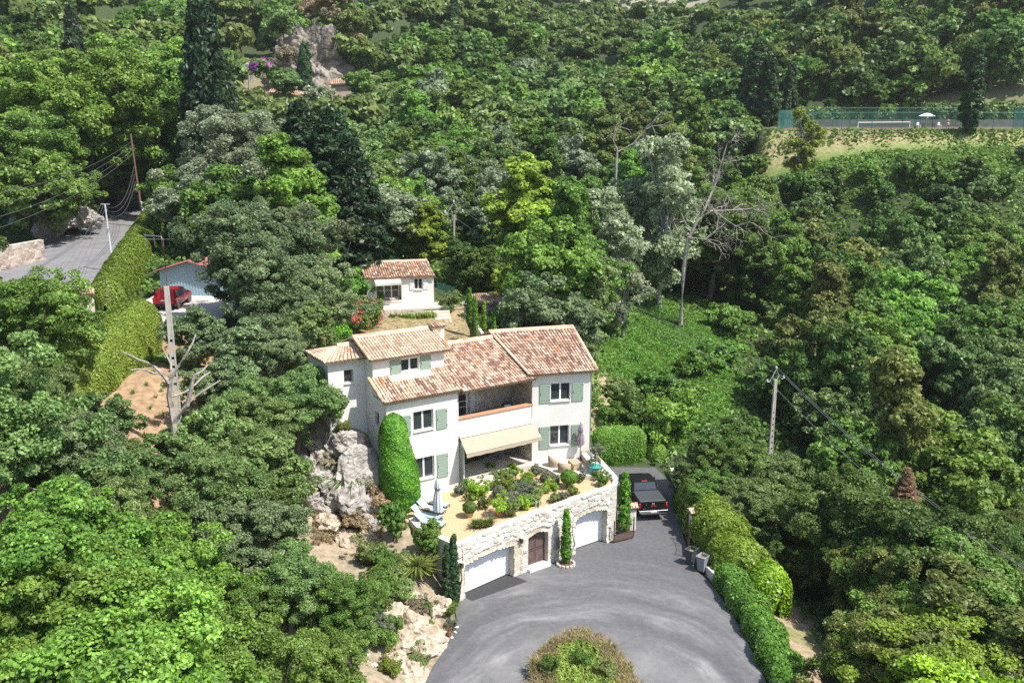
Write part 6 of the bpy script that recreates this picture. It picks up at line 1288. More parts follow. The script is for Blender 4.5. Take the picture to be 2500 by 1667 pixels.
# ---------------- hedges ----------------
def hedge_thing(label, path, wid, hts, m, seed, size=.1, dens=230, name='hedge', **kw):
    p = np.array([(x, y, h1(x, y) if z is None else z) for x, y, z in path]); o = super_hedge(name, p, wid, hts, LEAF[m], seed, size, dens, **kw); return tag(o, label, 'hedge')
hedge_thing('big rounded block of clipped green hedge behind the pickup truck', [(5.9, 69.6, .1), (8.3, 69.9, .1), (10.7, 70.1, .1)], 1.4, [2.7, 2.9, 2.6], 'clip', 1, .09, 420, pw=5)
hedge_thing('small low clipped hedge right of the big rounded one', [(10.6, 69.8, 0), (12.2, 70.0, 0)], .8, 1.4, 'clip', 2, .09, 420)
hedge_thing('loose yellow green shrub hedge along the driveway above the bins', [(12.9, 63, -.3), (12.9, 59, -.3), (13.15, 55.5, -.3), (13.6, 52.5, -.4), (14.3, 50, -.5)], [1.1, 1.5, 1.7, 1.8, 1.6], [2.5, 2.8, 2.9, 2.8, 2.2], 'yellow', 3, .13, 420, pw=2.3, bump=.35, bs=1.0, jit=.6) if False else hedge_thing('loose yellow green shrub hedge along the driveway above the bins', [(12.9, 63, -.3), (12.9, 59, -.3), (13.15, 55.5, -.3), (13.6, 52.5, -.4), (14.3, 50, -.5)], [1.1, 1.5, 1.7, 1.8, 1.6], [2.5, 2.8, 2.9, 2.8, 2.2], 'yellow', 3, .13, 420, pw=2.3, bump=.35, bs=1.0)
hedge_thing('low bright green ivy covered hedge following the lower driveway edge', [(12.55, 50.2, 0), (12.95, 48, -.1), (13.3, 45.4, -.2), (13.4, 42, -.3), (13.45, 38.5, -.4), (13.9, 34, -.5), (14.6, 29, -.6)], [.7, .85, .9, .95, 1.0, 1.0, 1.0], 1.35, 'ivy', 4, .11, 480, pw=3, bump=.16)
hedge_thing('yellow green rounded clipped shrub at the end of the loose hedge', [(14.5, 49.6, -.9), (15.0, 47.6, -1.1)], 1.35, 3.0, 'citrus', 5, .12, 420, pw=2.4, bump=.15)
hedge_thing('long lumpy clipped conifer hedge between the upper road and the car terrace', [(-31.4, 70.3, 11.7), (-32.7, 75, 11.8), (-34.6, 81.5, 12.1), (-37.4, 91, 12.3), (-40.6, 102, 12.6), (-46.0, 120, 13), (-50.6, 134, 13.8)], [1.6, 1.7, 1.7, 1.6, 1.6, 1.5, 1.4], [2.5, 2.6, 2.6, 2.6, 2.5, 2.4, 2.3], 'clipy', 6, .09, 230, pw=2.6, bump=.08, lumps=.3)
hedge_thing('tall clipped conifer hedge dropping downhill below the car terrace', [(-27.6, 67.4, 10.6), (-27.1, 64, 10.3), (-26.8, 60, 9.9), (-27.2, 55.5, 9.5), (-28.4, 51, 9)], [1.8, 2.1, 2.1, 2.0, 1.8], [3.2, 3.4, 3.3, 3.2, 2.8], 'clipy', 7, .085, 420, pw=3.0, bump=.12, bs=.9)
for dx, dy, Y, m_, lb in [(1590, 1045, 62, 'oak', 'spreading dull green shrub tree right of the pickup truck, left part'), (1690, 1005, 61, 'mid', 'large dull green shrub tree between driveway and power pole'), (1775, 1040, 59, 'oak', 'dull green shrub tree just below the concrete power pole'), (1640, 1080, 58, 'mid', 'lower crown of the shrub trees right of the pickup truck'), (1745, 1110, 56, 'oak', 'shrub tree above the dirt track')]:
    top_tree(dx, dy, 0, 'round_near', m_, lb, Y=Y, sq=1.25)
for dx, dy, Y, m_, lb, s in [(2060, 1420, 38, 'ochre', 'yellowish bush at the bottom edge right of the dirt track', 1.0), (2250, 1500, 34, 'citrus', 'bright yellow green clipped bush at the bottom right', 1.4), (2120, 1420, 37, 'yellow', 'bright yellow green bush at the bottom edge', 1.3), (2300, 1290, 40, 'ochre', 'yellowish tree in the lower right corner', 1.3), (2060, 1230, 46, 'ochre', 'olive yellow tree right of the dirt track', 1.1), (1990, 1070, 53, 'dark', 'dark bushy tree under the power lines', 1.1), (2120, 1120, 48, 'dark', 'dark green conical tree under the power lines', 1.1), (2200, 1240, 43, 'mid', 'green tree in the lower right', 1.2)]:
    top_tree(dx, dy, 0, 'round_near', m_, lb, Y=Y, sq=s)
q = ray(2085 * K, 1085 * K); Yr = 52; t = Yr / q[1]; tree('conifer', (q[0] * t, Yr, CH + q[2] * t - 2.2), 'rust', .2, 'dead_conifer', 'small dead tree with rust brown leaves under the power lines', 'tree', sq=1.3)
# ---------------- rocks ----------------
rock_g = mat('limestone', (.47, .44, .40), .95, (.22, .20, .18), 1.9, .14, 4, detail=12, stretch=(1, .6, 1.9)); rock_c = mat('limestone_cream', (.58, .50, .40), .95, (.30, .23, .16), 2.2, .12, 5, detail=12)
def rock(loc, rad, seed, m, name='boulder', label=None, group=None, rot=(0, 0, 0), sub=5, rough=.28, cat='rock'):
    import bmesh
    bm = bmesh.new(); bmesh.ops.create_icosphere(bm, subdivisions=sub, radius=1); rr = random.Random(seed); o = Vector((rr.uniform(0, 90), rr.uniform(0, 90), 0)); pl = []
    for _ in range(11): d = Vector((rr.gauss(0, 1), rr.gauss(0, 1), rr.gauss(0, 1))).normalized(); pl.append((d, rr.uniform(.62, .9)))
    for v in bm.verts:
        p = v.co.copy()
        for d, h in pl:
            k = p.dot(d) - h
            if k > 0: p -= d * k * .92
        n = noise.fractal(p * 1.6 + o, 1, 2, 5) * rough + abs(noise.noise(p * 3.1 + o)) * rough * .5; p += v.co * (n - .08); q = p * 5 + o; p += v.co * (abs(noise.noise(q)) * -.09 * rough / .28 + noise.noise(p * 11 + o) * .025); v.co = p
    M_ = Matrix.Rotation(rot[2], 4, 'Z') @ Matrix.Rotation(rot[1], 4, 'Y') @ Matrix.Rotation(rot[0], 4, 'X') @ Matrix.Diagonal((*rad, 1)); bm.transform(M_); me = bpy.data.meshes.new(name); bm.to_mesh(me); bm.free(); me.materials.append(m); ob = bpy.data.objects.new(name, me); link(ob); ob.location = loc; return tag(ob, label, cat, group)
zr_ = lambda x, y: (700 + x * .2423, 960 + y * .2423)
rock((-9.5, 53.2, 4.9), (2.2, 1.4, 2.5), 5, rock_g, label='largest smooth grey limestone boulder beside the clipped cypress', rot=(R(-38), R(18), R(20)), sub=6, group='limestone boulders below the small tower')
rock((-10.5, 54.3, 7.0), (1.3, 1.1, 1.15), 7, rock_g, label='upper jagged limestone boulder under the small tower wall', rot=(R(-20), 0, 0), sub=6, group='limestone boulders below the small tower')
rock((-12.3, 53.6, 5.7), (1.6, 1.1, 1.2), 12, rock_g, label='left pale limestone boulder half hidden by the oak', rot=(R(-25), R(12), 0), sub=6, group='limestone boulders below the small tower')
rock((-12.0, 54.6, 6.8), (1.2, .6, .4), 15, rock_g, label='flat ledge of limestone above the left boulder', rot=(R(-10), R(8), 0), group='limestone boulders below the small tower')
for i, (x, y, rx, ry, rz_, m_, lb) in enumerate([(430, 1400, 1.0, .8, .75, rock_c, 'weathered cream boulder in the dry grass below the big boulders'), (420, 1080, .55, .5, .5, rock_g, 'small grey stone among dry grass left of the yucca'), (800, 1310, .9, .6, .7, rock_g, 'white streaked rock beside the brown dry bushes'), (870, 1400, .5, .5, .7, rock_g, 'narrow white rock fin above the young pine'), (250, 1100, .6, .5, .8, rock_g, 'dark creviced rock at the foot of the oak'), (200, 1330, .55, .5, .6, rock_c, 'cream rock at the foot of the oak')]):
    p = gp(*zr_(x, y)); rock(p, (rx, ry, rz_), 30 + i, m_, label=lb, rot=(R(-20), 0, i))
for i, (x, y, rx, ry, rz_, lb) in enumerate([(560, 1010, 1.2, .9, .9, 'grey rock face beneath the largest boulder'), (760, 1180, 1.1, .8, .9, 'grey rock between the dry bushes under the largest boulder'), (330, 700, 1.2, .9, .9, 'grey rock at the left end of the outcrop'), (350, 1180, 1.0, .8, .7, 'grey rock in the dry grass at the left of the outcrop'), (930, 1060, .8, .7, 1.0, 'pointed grey rock behind the clipped cypress'), (620, 1480, 1.1, .8, .7, 'tan rock at the foot of the outcrop'), (820, 1500, 1.0, .7, .7, 'tan rock left of the wire fence')]):
    p = gp(*zr_(x, y)); rock((p.x, p.y, p.z - .1), (rx, ry, rz_), 300 + i, rock_g if i < 5 else rock_c, label=lb, rot=(R(-25), 0, i * .9), group='limestone boulders below the small tower')
ze_ = lambda x, y: (880 + x * .2469, 1280 + y * .2469)
for i, (x, y, rx, ry, rz_, lb) in enumerate([(620, 1130, 1.0, .8, .8, 'biggest cream rock in the middle of the rockery'), (720, 870, .85, .7, .8, 'cream rock under the end of the return wall'), (480, 1000, .8, .7, .7, 'cracked cream rock in the upper rockery'), (700, 1250, .8, .6, .6, 'low cream rock near the driveway edge'), (430, 1230, .8, .7, .6, 'long cream rock on the left of the rockery'), (600, 1330, .7, .6, .5, 'cream rock below the small cactus'), (450, 1450, .9, .6, .5, 'cream rock at the bottom of the rockery'), (820, 1150, .55, .5, .4, 'cream rock beside the red bromeliad'), (350, 900, .6, .6, .5, 'pale rock at the upper left of the rockery'), (500, 780, .6, .5, .45, 'pale rock beneath the tufted yucca'), (560, 1530, .8, .5, .4, 'lowest cream rock at the picture edge'), (300, 1400, .7, .6, .45, 'cream rock behind the yellow cushion plant')]):
    p = gp(*ze_(x, y)); rock((p.x, p.y, p.z - .1), (rx * 1.45, ry * 1.4, rz_ * 1.15), 60 + i, rock_c, 'rockery_stone', lb, 'stones of the driveway rockery', rot=(R(-15), 0, i * 1.3), sub=4, cat='rock')
for i, (x, y) in enumerate([(930, 1010), (950, 1060), (900, 1160), (940, 1085), (560, 1500), (600, 1540), (70, 1360), (140, 1440), (210, 1400), (520, 1520)]):
    p = gp(*ze_(x, y)); rock((p.x, p.y, p.z + .06), (.17, .15, .13), 90 + i, mat('white_stone', (.8, .76, .7), .9, (.66, .6, .54), 5), 'edging_stone', 'small white edging stone of the rockery, ' + ['uppermost', 'second', 'fourth', 'third', 'seventh', 'eighth', 'leftmost', 'ninth', 'tenth', 'sixth'][i] + ' counted from the top', 'small white edging stones', sub=3)
# plants of the rocky bank
def bank_bush(x, y, cr, key, m_, s, lb, name='bank_bush', sq=None, dz=0): p = gp(*cr(x, y)); return obj_from(key, m_, (p.x, p.y, p.z - .1 + dz), s, name, lb, 'bush', 'bushes of the rocky bank', sq=sq)
for a in [(840, 1110, zr_, 'bush_near', 'scrub', .95, 'dry greyish bush right of the yucca'), (950, 1200, zr_, 'bush_near', 'dry', 1.15, 'large dry brown bush below the big boulder'), (700, 1400, zr_, 'bush_near', 'dry', .8, 'brown withered bush in the dry grass'), (600, 1260, zr_, 'bush_near', 'scrub', .7, 'withered bush left of the brown one'), (560, 420, zr_, 'bush_near', 'ochre', .6, 'yellowish bush between the upper boulders'), (460, 260, zr_, 'bush_near', 'scrub', .7, 'heathery bush at the foot of the small tower'), (600, 250, zr_, 'bush_near', 'dry', .5, 'red brown bush against the small tower wall'), (400, 900, zr_, 'bush_near', 'scrub', .7, 'pale dry bush left of the yucca'), (930, 800, zr_, 'bush_near', 'ivy', .6, 'green plant with blue flowers between boulder and cypress'),
          (110, 420, ze_, 'bush_near', 'herb', 1.0, 'green bush on the bank under the gravel garden'), (250, 520, ze_, 'bush_near', 'mid', 1.0, 'green bush in front of the wire fence'), (370, 560, ze_, 'bush_near', 'herb', .8, 'grey green bush beside the tufted yucca'), (640, 560, ze_, 'bush_near', 'ochre', .8, 'dry bush right of the tufted yucca'), (380, 740, ze_, 'bush_near', 'herb', .9, 'green bush over the upper rockery'), (180, 760, ze_, 'bush_near', 'mid', 1.1, 'green bush at the left of the upper rockery'), (560, 860, ze_, 'bush_near', 'scrub', .55, 'dry round bush on the rockery'), (640, 890, ze_, 'bush_near', 'mid', .45, 'hanging green plant on the rockery'), (860, 940, ze_, 'bush_near', 'yellow', .62, 'rounded yellow green cushion shrub below the paired cypresses'), (650, 1090, ze_, 'bush_near', 'yellow', .5, 'oval yellow green cushion in the middle of the rockery'), (290, 1470, ze_, 'bush_near', 'yellow', .6, 'bright yellow cushion plant at the bottom of the rockery'), (560, 1420, ze_, 'bush_near', 'herb', .6, 'green cushion plant near the driveway edge'), (900, 1080, ze_, 'bush_near', 'lav', .4, 'grey green cushion by the red bromeliad'), (330, 1180, ze_, 'bush_near', 'mid', .7, 'green bush on the left of the rockery'), (210, 1120, ze_, 'bush_near', 'lav', .7, 'silver blue plant on the left of the rockery'), (200, 1270, ze_, 'bush_near', 'mid', .9, 'hanging rosemary like bush at the lower left of the rockery'), (20, 900, ze_, 'bush_near', 'mid', 1.2, 'green bush left of the rockery')]:
    bank_bush(*a)
def yucca(loc, s, label, n=130, m_='ivy', name='yucca'): o = tuft(name, [(0, 0, 0), (.12, 0, 0), (0, .1, .05)], n, .8 * s, LEAF[m_], 77, .035 * s, 1.25); o.location = loc; return tag(o, label, 'plant')
p = gp(*zr_(620, 1060)); yucca((p.x, p.y, p.z + .2), 1.5, 'large spiky yucca in front of the biggest boulder', 260); p = gp(*zr_(700, 1000)); yucca((p.x, p.y, p.z + .2), 1.0, 'smaller spiky yucca right of the large one', 160)
p = gp(*ze_(560, 590)); yucca((p.x, p.y, p.z + .3), 1.4, 'tufted yucca with yellowing leaves above the rockery', 380, 'ochre'); p = gp(*ze_(840, 1180)); yucca((p.x, p.y, p.z + .1), .6, 'red brown bromeliad at the driveway edge', 160, 'rust', 'bromeliad'); p = gp(*ze_(520, 1310)); yucca((p.x, p.y, p.z + .1), .45, 'small red succulent on the rockery', 70, 'rust', 'succulent')
dry_pts = [tuple(gp(*zr_(x, y))) for x in range(280, 960, 42) for y in range(860, 1540, 42) if x > 240]; dry_pts += [tuple(gp(*ze_(x, y))) for x in range(20, 420, 50) for y in range(560, 820, 50)]
tag(tuft('dry_bank_grass', dry_pts, 9000, .4, LEAF['dry'], 51, .016, .9), 'dry brown grass on the rocky bank left of the villa', 'grass', kind='stuff')
soil_pts = [(x, y, h1(x, y)) for x, y in rng.uniform((-33, 42), (-10, 66), (260, 2))]; tag(tuft('slope_weeds', soil_pts, 5000, .35, LEAF['herb'], 52, .02, .9), 'thin weeds on the ochre soil under the oaks', 'grass', kind='stuff')
top_tree(900, 1150, 0, 'round', 'mid', 'young pine like tree in front of the sun loungers', Y=50, sq=.8); top_tree(985, 1190, 0, 'round', 'mid', 'feathery young tree just left of the stone wall end', Y=49, sq=.75)
hand_b = [(1120, 700, 84, 'mid')]
# ---------------- cottage and its garden ----------------
Mc = empty('cottage', (-7.22, 84.5, 0), R(13), 'small white garden cottage with old clay tile roof and cloth awning', 'house'); B = Mc
m = MB(); wall_open(m, -6.14, 0, 8.8, 12.3, 0, .25, [(-5.25, -2.98, 10.2, 11.95), (-1.79, -1.05, 11.1, 12.12)]); m.bx(-6.14, -5.9, .25, 6.8, 8.8, 12.3); m.bx(-.24, 0, .25, 6.8, 8.8, 12.3)
for x in (-6.14, -.24): m.add([(x, 0.01, 12.3), (x, 6.8, 12.3), (x, 3.4, 13.15), (x + .24, 0.01, 12.3), (x + .24, 6.8, 12.3), (x + .24, 3.4, 13.15)], [(0, 1, 2), (5, 4, 3), (0, 2, 5, 3), (1, 4, 5, 2)])
m.build('wall', plaster, B); m = MB(); m.bx(-5.25, -2.98, .9, 1.0, 10.2, 12.2); m.bx(-5.3, -5.25, .25, 1, 10, 12.2); m.bx(-2.98, -2.93, .25, 1, 10, 12.2); m.build('porch_wall', plaster_b, B)
window(B, -5.2, -3.15, 10.28, 11.7, .62, leaves=3, depth=.1, mid=1, name='sliding_door'); MB().bx(-5.25, -2.98, -.05, .9, 10.02, 10.2).build('porch_step', pave, B); window(B, -1.79, -1.05, 11.1, 12.12, 0, leaves=2, bars=5, depth=.12, name='barred_window')
wsh = mat('shutter_white', (.78, .8, .82), .6); shutter(B, -2.24, -1.84, 11.09, 12.06, 0, m=wsh); shutter(B, -1.0, -.55, 11.09, 12.06, 0, m=wsh)
tiled('roof', (-6.35, -.3, 12.33), (.12, -.3, 12.35), (-6.5, 3.4, 13.2), (-.1, 3.4, 13.2), B, pal=TILES_OLD, seed=40, tw=.22, orange=.03); tiled('rear_roof', (.12, 7.1, 12.3), (-6.35, 7.1, 12.3), (.0, 3.4, 13.2), (-6.4, 3.4, 13.2), B, pal=TILES_OLD, seed=41, tw=.22); ridge('ridge_tiles', (-6.5, 3.4, 13.24), (-.1, 3.4, 13.24), B, seed=42)
m = MB(); m.add([(-5.5, -.02, 12.27), (-3.1, -.02, 12.27), (-3.05, -.95, 11.95), (-5.4, -.95, 11.9), (-5.5, -.02, 12.25), (-3.1, -.02, 12.25), (-3.05, -.95, 11.93), (-5.4, -.95, 11.88)], [(0, 3, 2, 1), (4, 5, 6, 7), (1, 2, 6, 5), (3, 0, 4, 7)]); m.add([(-5.4, -.95, 11.93), (-3.05, -.95, 11.96), (-3.05, -.97, 11.76), (-5.4, -.97, 11.73)], [(0, 1, 2, 3)]); m.build('awning', mat('awning_old', (.62, .60, .54), .9, (.4, .38, .33), 2.5), B)
ct_ = empty('cottage_terrace', (-7.22, 84.5, 0), R(13), 'raised paved terrace with rubble front in front of the cottage', 'terrace'); MB().prism([(-5.8, -.02), (-.5, -.02), (1.1, .8), (1.1, -1.6), (-1.2, -1.75), (-2.4, -1.9), (-5.8, -1.9)], 9.55, 9.72).build('paving', pave, ct_)
stone_panel('stone_front', (-5.8, -1.9), (-1.2, -1.85), 8.4, 9.6, ct_, (0, -1), .35, .05, .07, 44, pal=PB); MB().prism([(-5.75, -.1), (-.5, -.1), (1.05, .8), (1.05, -1.55), (-1.2, -1.7), (-2.4, -1.8), (-5.75, -1.8)], 8.2, 9.54).build('terrace_core', mortar, ct_)
e = empty('garden_steps', (-6.4, 82.4, 8.3), R(13), 'grey stone steps from the cottage terrace to the dry lawn', 'steps')
for k in range(5): MB().bbox((0, -.35 * k, 1.15 - .24 * k - .15), (1.5, .42, .3), .02).build('step', pave, e)
e = empty('garden_steps', (-15.2, 92.5, 10), R(5), 'dark stone steps climbing behind the cottage on the left', 'steps')
for k in range(6): MB().bbox((0, .4 * k, .1 + .25 * k), (1.3, .45, .26), .02).build('step', pave, e)
ptp = [(-13.6, 72), (-14.6, 77), (-16.2, 82), (-17.2, 86), (-17.2, 91), (-18, 97)]; pm = mat('white_path', (.72, .66, .58), .95, (.6, .53, .44), 3)
def draped(name, pts, w, m_, dz=.06, n=60):
    P = smooth_path(pts, n); t = np.gradient(P, axis=0); t /= np.linalg.norm(t, axis=1, keepdims=True); nn_ = np.stack([-t[:, 1], t[:, 0]], 1); V_ = []; 
    for f in (-1, -.33, .33, 1): q = P + nn_ * w * f; V_.append(np.c_[q, hgt(q[:, 0], q[:, 1]) + dz])
    V_ = np.stack(V_, 1).reshape(-1, 3); Q_ = [(i * 4 + j, i * 4 + j + 1, i * 4 + j + 5, i * 4 + j + 4) for i in range(len(P) - 1) for j in range(3)]; return tag(np_mesh(name, V_, np.array(Q_)[:, ::-1], m_), kind='structure')
draped('garden_path', ptp, .62, pm); 
cw = empty('curved_wall', (-5.2, 85.2, 8.6), 0, 'low white curved wall beside the slim cypresses at the end of the lawn', 'wall'); strip('wall_face', [[(x + 5.2, y - 85.2, -.6), (x + 5.2, y - 85.2, .35), (x + 5.42, y - 85.1, .35), (x + 5.42, y - 85.1, -.6)] for x, y in [(-5.3, 85.3), (-4.6, 84.2), (-4.0, 82.6), (-3.5, 80.4), (-3.0, 78.0), (-2.6, 76)]], plaster, cw, M=None)
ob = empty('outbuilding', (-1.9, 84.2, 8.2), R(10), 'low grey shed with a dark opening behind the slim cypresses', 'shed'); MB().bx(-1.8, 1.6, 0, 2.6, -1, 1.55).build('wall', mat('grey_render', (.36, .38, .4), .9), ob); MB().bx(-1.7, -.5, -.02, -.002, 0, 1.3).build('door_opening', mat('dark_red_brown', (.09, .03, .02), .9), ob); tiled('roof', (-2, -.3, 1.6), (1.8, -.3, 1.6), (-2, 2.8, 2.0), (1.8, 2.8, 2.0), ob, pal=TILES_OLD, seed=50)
fe = empty('wire_fence', (-7.0, 88.4, 9.6), 0, 'green wire mesh fence running down beside the cottage', 'fence')
def net_mat(name, col, a):
    m_ = bpy.data.materials.new(name); m_.use_nodes = True; n = m_.node_tree; b = n.nodes['Principled BSDF']; b.inputs['Base Color'].default_value = (*col, 1); b.inputs['Alpha'].default_value = a; b.inputs['Roughness'].default_value = .8; return m_
net_g = net_mat('net_green', (.02, .14, .13), .55); net_l = net_mat('net_wire', (.1, .35, .25), .35)
fpts = [(-7.3, 89.6), (-6.6, 88.2), (-6.0, 87.3), (-5.5, 86.6)]
for x, y in fpts: MB().tube([(x + 7, y - 88.4, h1(x, y) - 9.6), (x + 7, y - 88.4, 1.3)], .03, 6).build('post', mat('green_paint', (.03, .18, .13), .5), fe)
MB().add([v for x, y in fpts for v in ((x + 7, y - 88.4, -.6), (x + 7, y - 88.4, 1.25))], [(2 * i, 2 * i + 2, 2 * i + 3, 2 * i + 1) for i in range(3)]).build('mesh_panel', net_l, fe)
ra = empty('handrail', (-5.0, 84.1, 9.2), 0, 'white metal handrail beside the cottage steps', 'railing'); rr_ = MB()
for x in (0, .45, .9): rr_.tube([(x, x * .3, -.8), (x, x * .3, .7 - x * .25)], .025, 6)
rr_.tube([(0, 0, .7), (.9, .27, .48)], .025, 6); rr_.tube([(0, 0, .2), (.9, .27, 0)], .02, 6); rr_.build('rail', frame_m, ra)
def flower_bush(loc, s, lm, fm, label, nf=260, key='bush_near'):
    e = obj_from(key, lm, loc, s, 'flowering_bush', label, 'bush'); rs = np.random.default_rng(9); d = unit(rs.normal(0, 1, (nf, 3)) + [0, 0, .4]); c = rs.integers(0, 9, nf); cen = unit(rs.normal(0, 1, (9, 3)) + [0, -.5, .5]); d = unit(cen[c] + d * .32); P = d * [1.05, 1.05, .85] + [0, 0, .85]
    V_, Q_, t = leaf_quads(P, d, .11, rs, 1.0); np_mesh('blossom', V_, Q_, LEAF[fm], e, tint=t); return e
for (x, y), s, lb, f in (((590, 960), 1.5, 'oleander with pink flowers beside the lawn', 'pink'), ((440, 1060), 1.3, 'lower oleander with pink flowers above the small tower roof', 'pink'), ((640, 830), 1.1, 'pink oleander touching the cottage terrace corner', 'pink'), ((280, 960), 1.3, 'plumbago bush with pale blue flowers by the white path', 'blue'), ((730, 800), .7, 'low blue flowered agapanthus at the terrace front', 'blue')):
    px, py = 780 + x * .19558, 600 + y * .19558; p = gp(px, py + 12); flower_bush((p.x, p.y, p.z - .1), s, 'mid' if f == 'pink' else 'herb', f, lb)
for (x, y), s, m_, lb in (((450, 700), 2.0, 'bright', 'tall bright green shrub left of the cottage'), ((400, 480), 1.5, 'mid', 'green shrub at the left cottage corner'), ((420, 600), 1.6, 'clip', 'grassy green shrub below the left cottage corner'), ((500, 560), 1.2, 'ochre', 'yellowing shrub at the left cottage wall'), ((1640, 760), 1.1, 'herb', 'loose shrub beside the cottage steps'), ((380, 860), 1.3, 'yellow', 'yellow green shrub behind the pink oleander'), ((60, 900), 1.6, 'oak', 'shrub left of the white path'), ((330, 300), 1.3, 'herb', 'grey green shrub by the upper steps'), ((600, 60), 1.8, 'dry', 'dry reddish tree behind the cottage steps'), ((2110, 1000), 1.0, 'bright', 'light green shrub between the slim cypresses'), ((2240, 1010), 1.0, 'bright', 'light green shrub at the right end of the cypress row')):
    px, py = 780 + x * .19558, 600 + y * .19558; p = gp(px, py + 14); obj_from('bush_near', m_, (p.x, p.y, p.z - .1), s, 'garden_shrub', lb, 'bush', 'shrubs around the cottage')
hedge_thing('low clipped green hedge along the white path above the small tower roof', [(-13.3, 71.5, None), (-14.4, 74, None), (-16, 77, None)], .8, 1.2, 'clip', 8, .1, 300)
gl = [(x, y, h1(x, y)) for x, y in zip(rng.uniform(-11.7, -6.8, 300), rng.uniform(81.6, 83.0, 300))]; tag(tuft('border_grass', gl, 2600, .45, LEAF['grass'], 61, .03, .7), 'band of tall green grass below the cottage terrace', 'grass', kind='stuff')
ll = [(x, y, h1(x, y)) for x, y in zip(rng.uniform(-12, -3.2, 900), rng.uniform(70, 82, 900))]; tag(tuft('lawn_stubble', ll, 7000, .1, LEAF['dry'], 62, .02, 1.0), 'parched stubble of the dry lawn', 'grass', kind='stuff')
b1 = gp(1400 * 1.0, 860); obj_from('bush_near', 'bright', (5.9, 71.5, 3.4), 1.5, 'garden_shrub', 'bright green shrub at the right end of the big roof', 'bush', sq=1.0)
for dx, dy, s, m_, lb in [(1540, 1000, 2.6, 'bright', 'fig like large leaved bush right of the rounded hedge'), (1450, 960, 1.8, 'mid', 'bush at the lower end of the meadow'), (1420, 900, 1.3, 'herb', 'small bush beside the dry patch right of the villa'), (1400, 950, 1.1, 'ivy', 'bush against the right villa wall')]:
    p = gp(dx * K, dy * K + 25); obj_from('bush_near', m_, (p.x, p.y, p.z - .1), s, 'bush', lb, 'bush')
for dx, dy, Y, s, m_, lb in [(1600, 880, 84, 2.6, 'ivy', 'bramble mound at the lower right of the clearing'), (1660, 830, 88, 2.8, 'bright', 'leafy mound at the right edge of the clearing'), (1500, 885, 78, 2.4, 'ivy', 'bright bramble mound at the lower end of the clearing'), (1560, 930, 76, 2.8, 'mid', 'tall leafy mound above the rounded hedge'), (1680, 760, 96, 3.2, 'mid', 'vine covered mound at the top right of the clearing'), (1420, 870, 75, 1.8, 'herb', 'grey green mound near the right roof end')]:
    q = ray(dx * K, dy * K); t = Y / q[1]; x_ = q[0] * t; obj_from('bush', m_, (x_, Y, h1(x_, Y) - .3), s * .42, 'bramble_mound', lb, 'bush', 'bramble mounds of the clearing', sq=1.3)
# ---------------- shed, antenna, poles, cables ----------------
sh = empty('blue_shed', (-30.0, 78.2, 11.75), R(-6), 'pale blue boarded shed with a faded red sheet roof', 'shed'); m = MB(); W6 = 5.6
m.vprism([(0, 0), (W6, 0), (W6, 2.1), (W6 / 2, 2.9), (0, 2.1)], 0, 3.5)
m.build('wall', mat('shed_blue', (.33, .47, .53), .8, (.29, .42, .48), 2), sh); m = MB(); x = .05
while x < W6 - .1: zt = 2.1 + .8 * (1 - abs(x - W6 / 2) / (W6 / 2)) - .08; m.bx(x, x + .035, -.03, -.001, 0, zt); x += .26
m.build('board_strips', mat('shed_blue2', (.42, .56, .62), .8), sh); rmat = mat('sheet_red', (.40, .14, .13), .7, (.33, .11, .1), 3); m = MB()
for a, b in (((-.5, 2.0), (W6 / 2, 2.97)), ((W6 + .5, 2.0), (W6 / 2, 2.97))): m.add([(a[0], -.45, a[1]), (b[0], -.45, b[1]), (b[0], 3.9, b[1]), (a[0], 3.9, a[1]), (a[0], -.45, a[1] + .06), (b[0], -.45, b[1] + .06), (b[0], 3.9, b[1] + .06), (a[0], 3.9, a[1] + .06)], [(0, 1, 2, 3), (4, 7, 6, 5), (0, 4, 5, 1), (3, 2, 6, 7), (0, 3, 7, 4)])
m.build('roof', rmat, sh)
pwf = empty('terrace_front_wall', (-30.5, 65.98, 9), 0, 'pale rubble wall below the concrete car terrace', 'wall'); stone_panel('stone_face', (0, 0), (8.4, 0), .8, 2.76, pwf, (0, -1), .42, .06, .07, 70); MB().bx(0, 8.4, .001, .25, .8, 2.82).build('wall_core', mortar, pwf)
ms = empty('antenna_mast', (-26.75, 71.0, 11.75), 0, 'rusty antenna mast with television aerials beside the red car', 'antenna'); MB().tube([(0, 0, 0), (.02, 0, 5.8)], .04, 8).build('mast', mat('rust_pipe', (.2, .08, .05), .8), ms); alu = mat('aluminium', (.45, .46, .45), .5, metal=.4); a = MB(); a.tube([(-1.4, 0, 5.75), (2.4, .1, 5.7)], .02, 6)
for x in (-1.3, -.65, -.1, .5, 1.0, 1.5, 2.35): a.tube([(x, 0, 5.15), (x, 0, 6.3)], .009, 5)
for x in (1.8, 1.9, 2.0): a.tube([(x, 0, 5.0), (x, 0, 6.5)], .011, 5)
a.build('aerial', alu, ms); a = MB(); a.tube([(-.2, .3, 5.9), (-2.0, 1.5, 5.85)], .03, 6); a.tube([(0, 0, 5.6), (-.2, .3, 5.9)], .02, 6)
for k in range(9): a.tube([(-.3 - k * .2, .37 + k * .13, 5.78), (-.3 - k * .2, .37 + k * .13, 5.98)], .008, 5)
a.build('dish_arm', alu, ms)
conc = mat('concrete_pole', (.47, .44, .40), .9, (.40, .37, .33), 3, .01, 12)
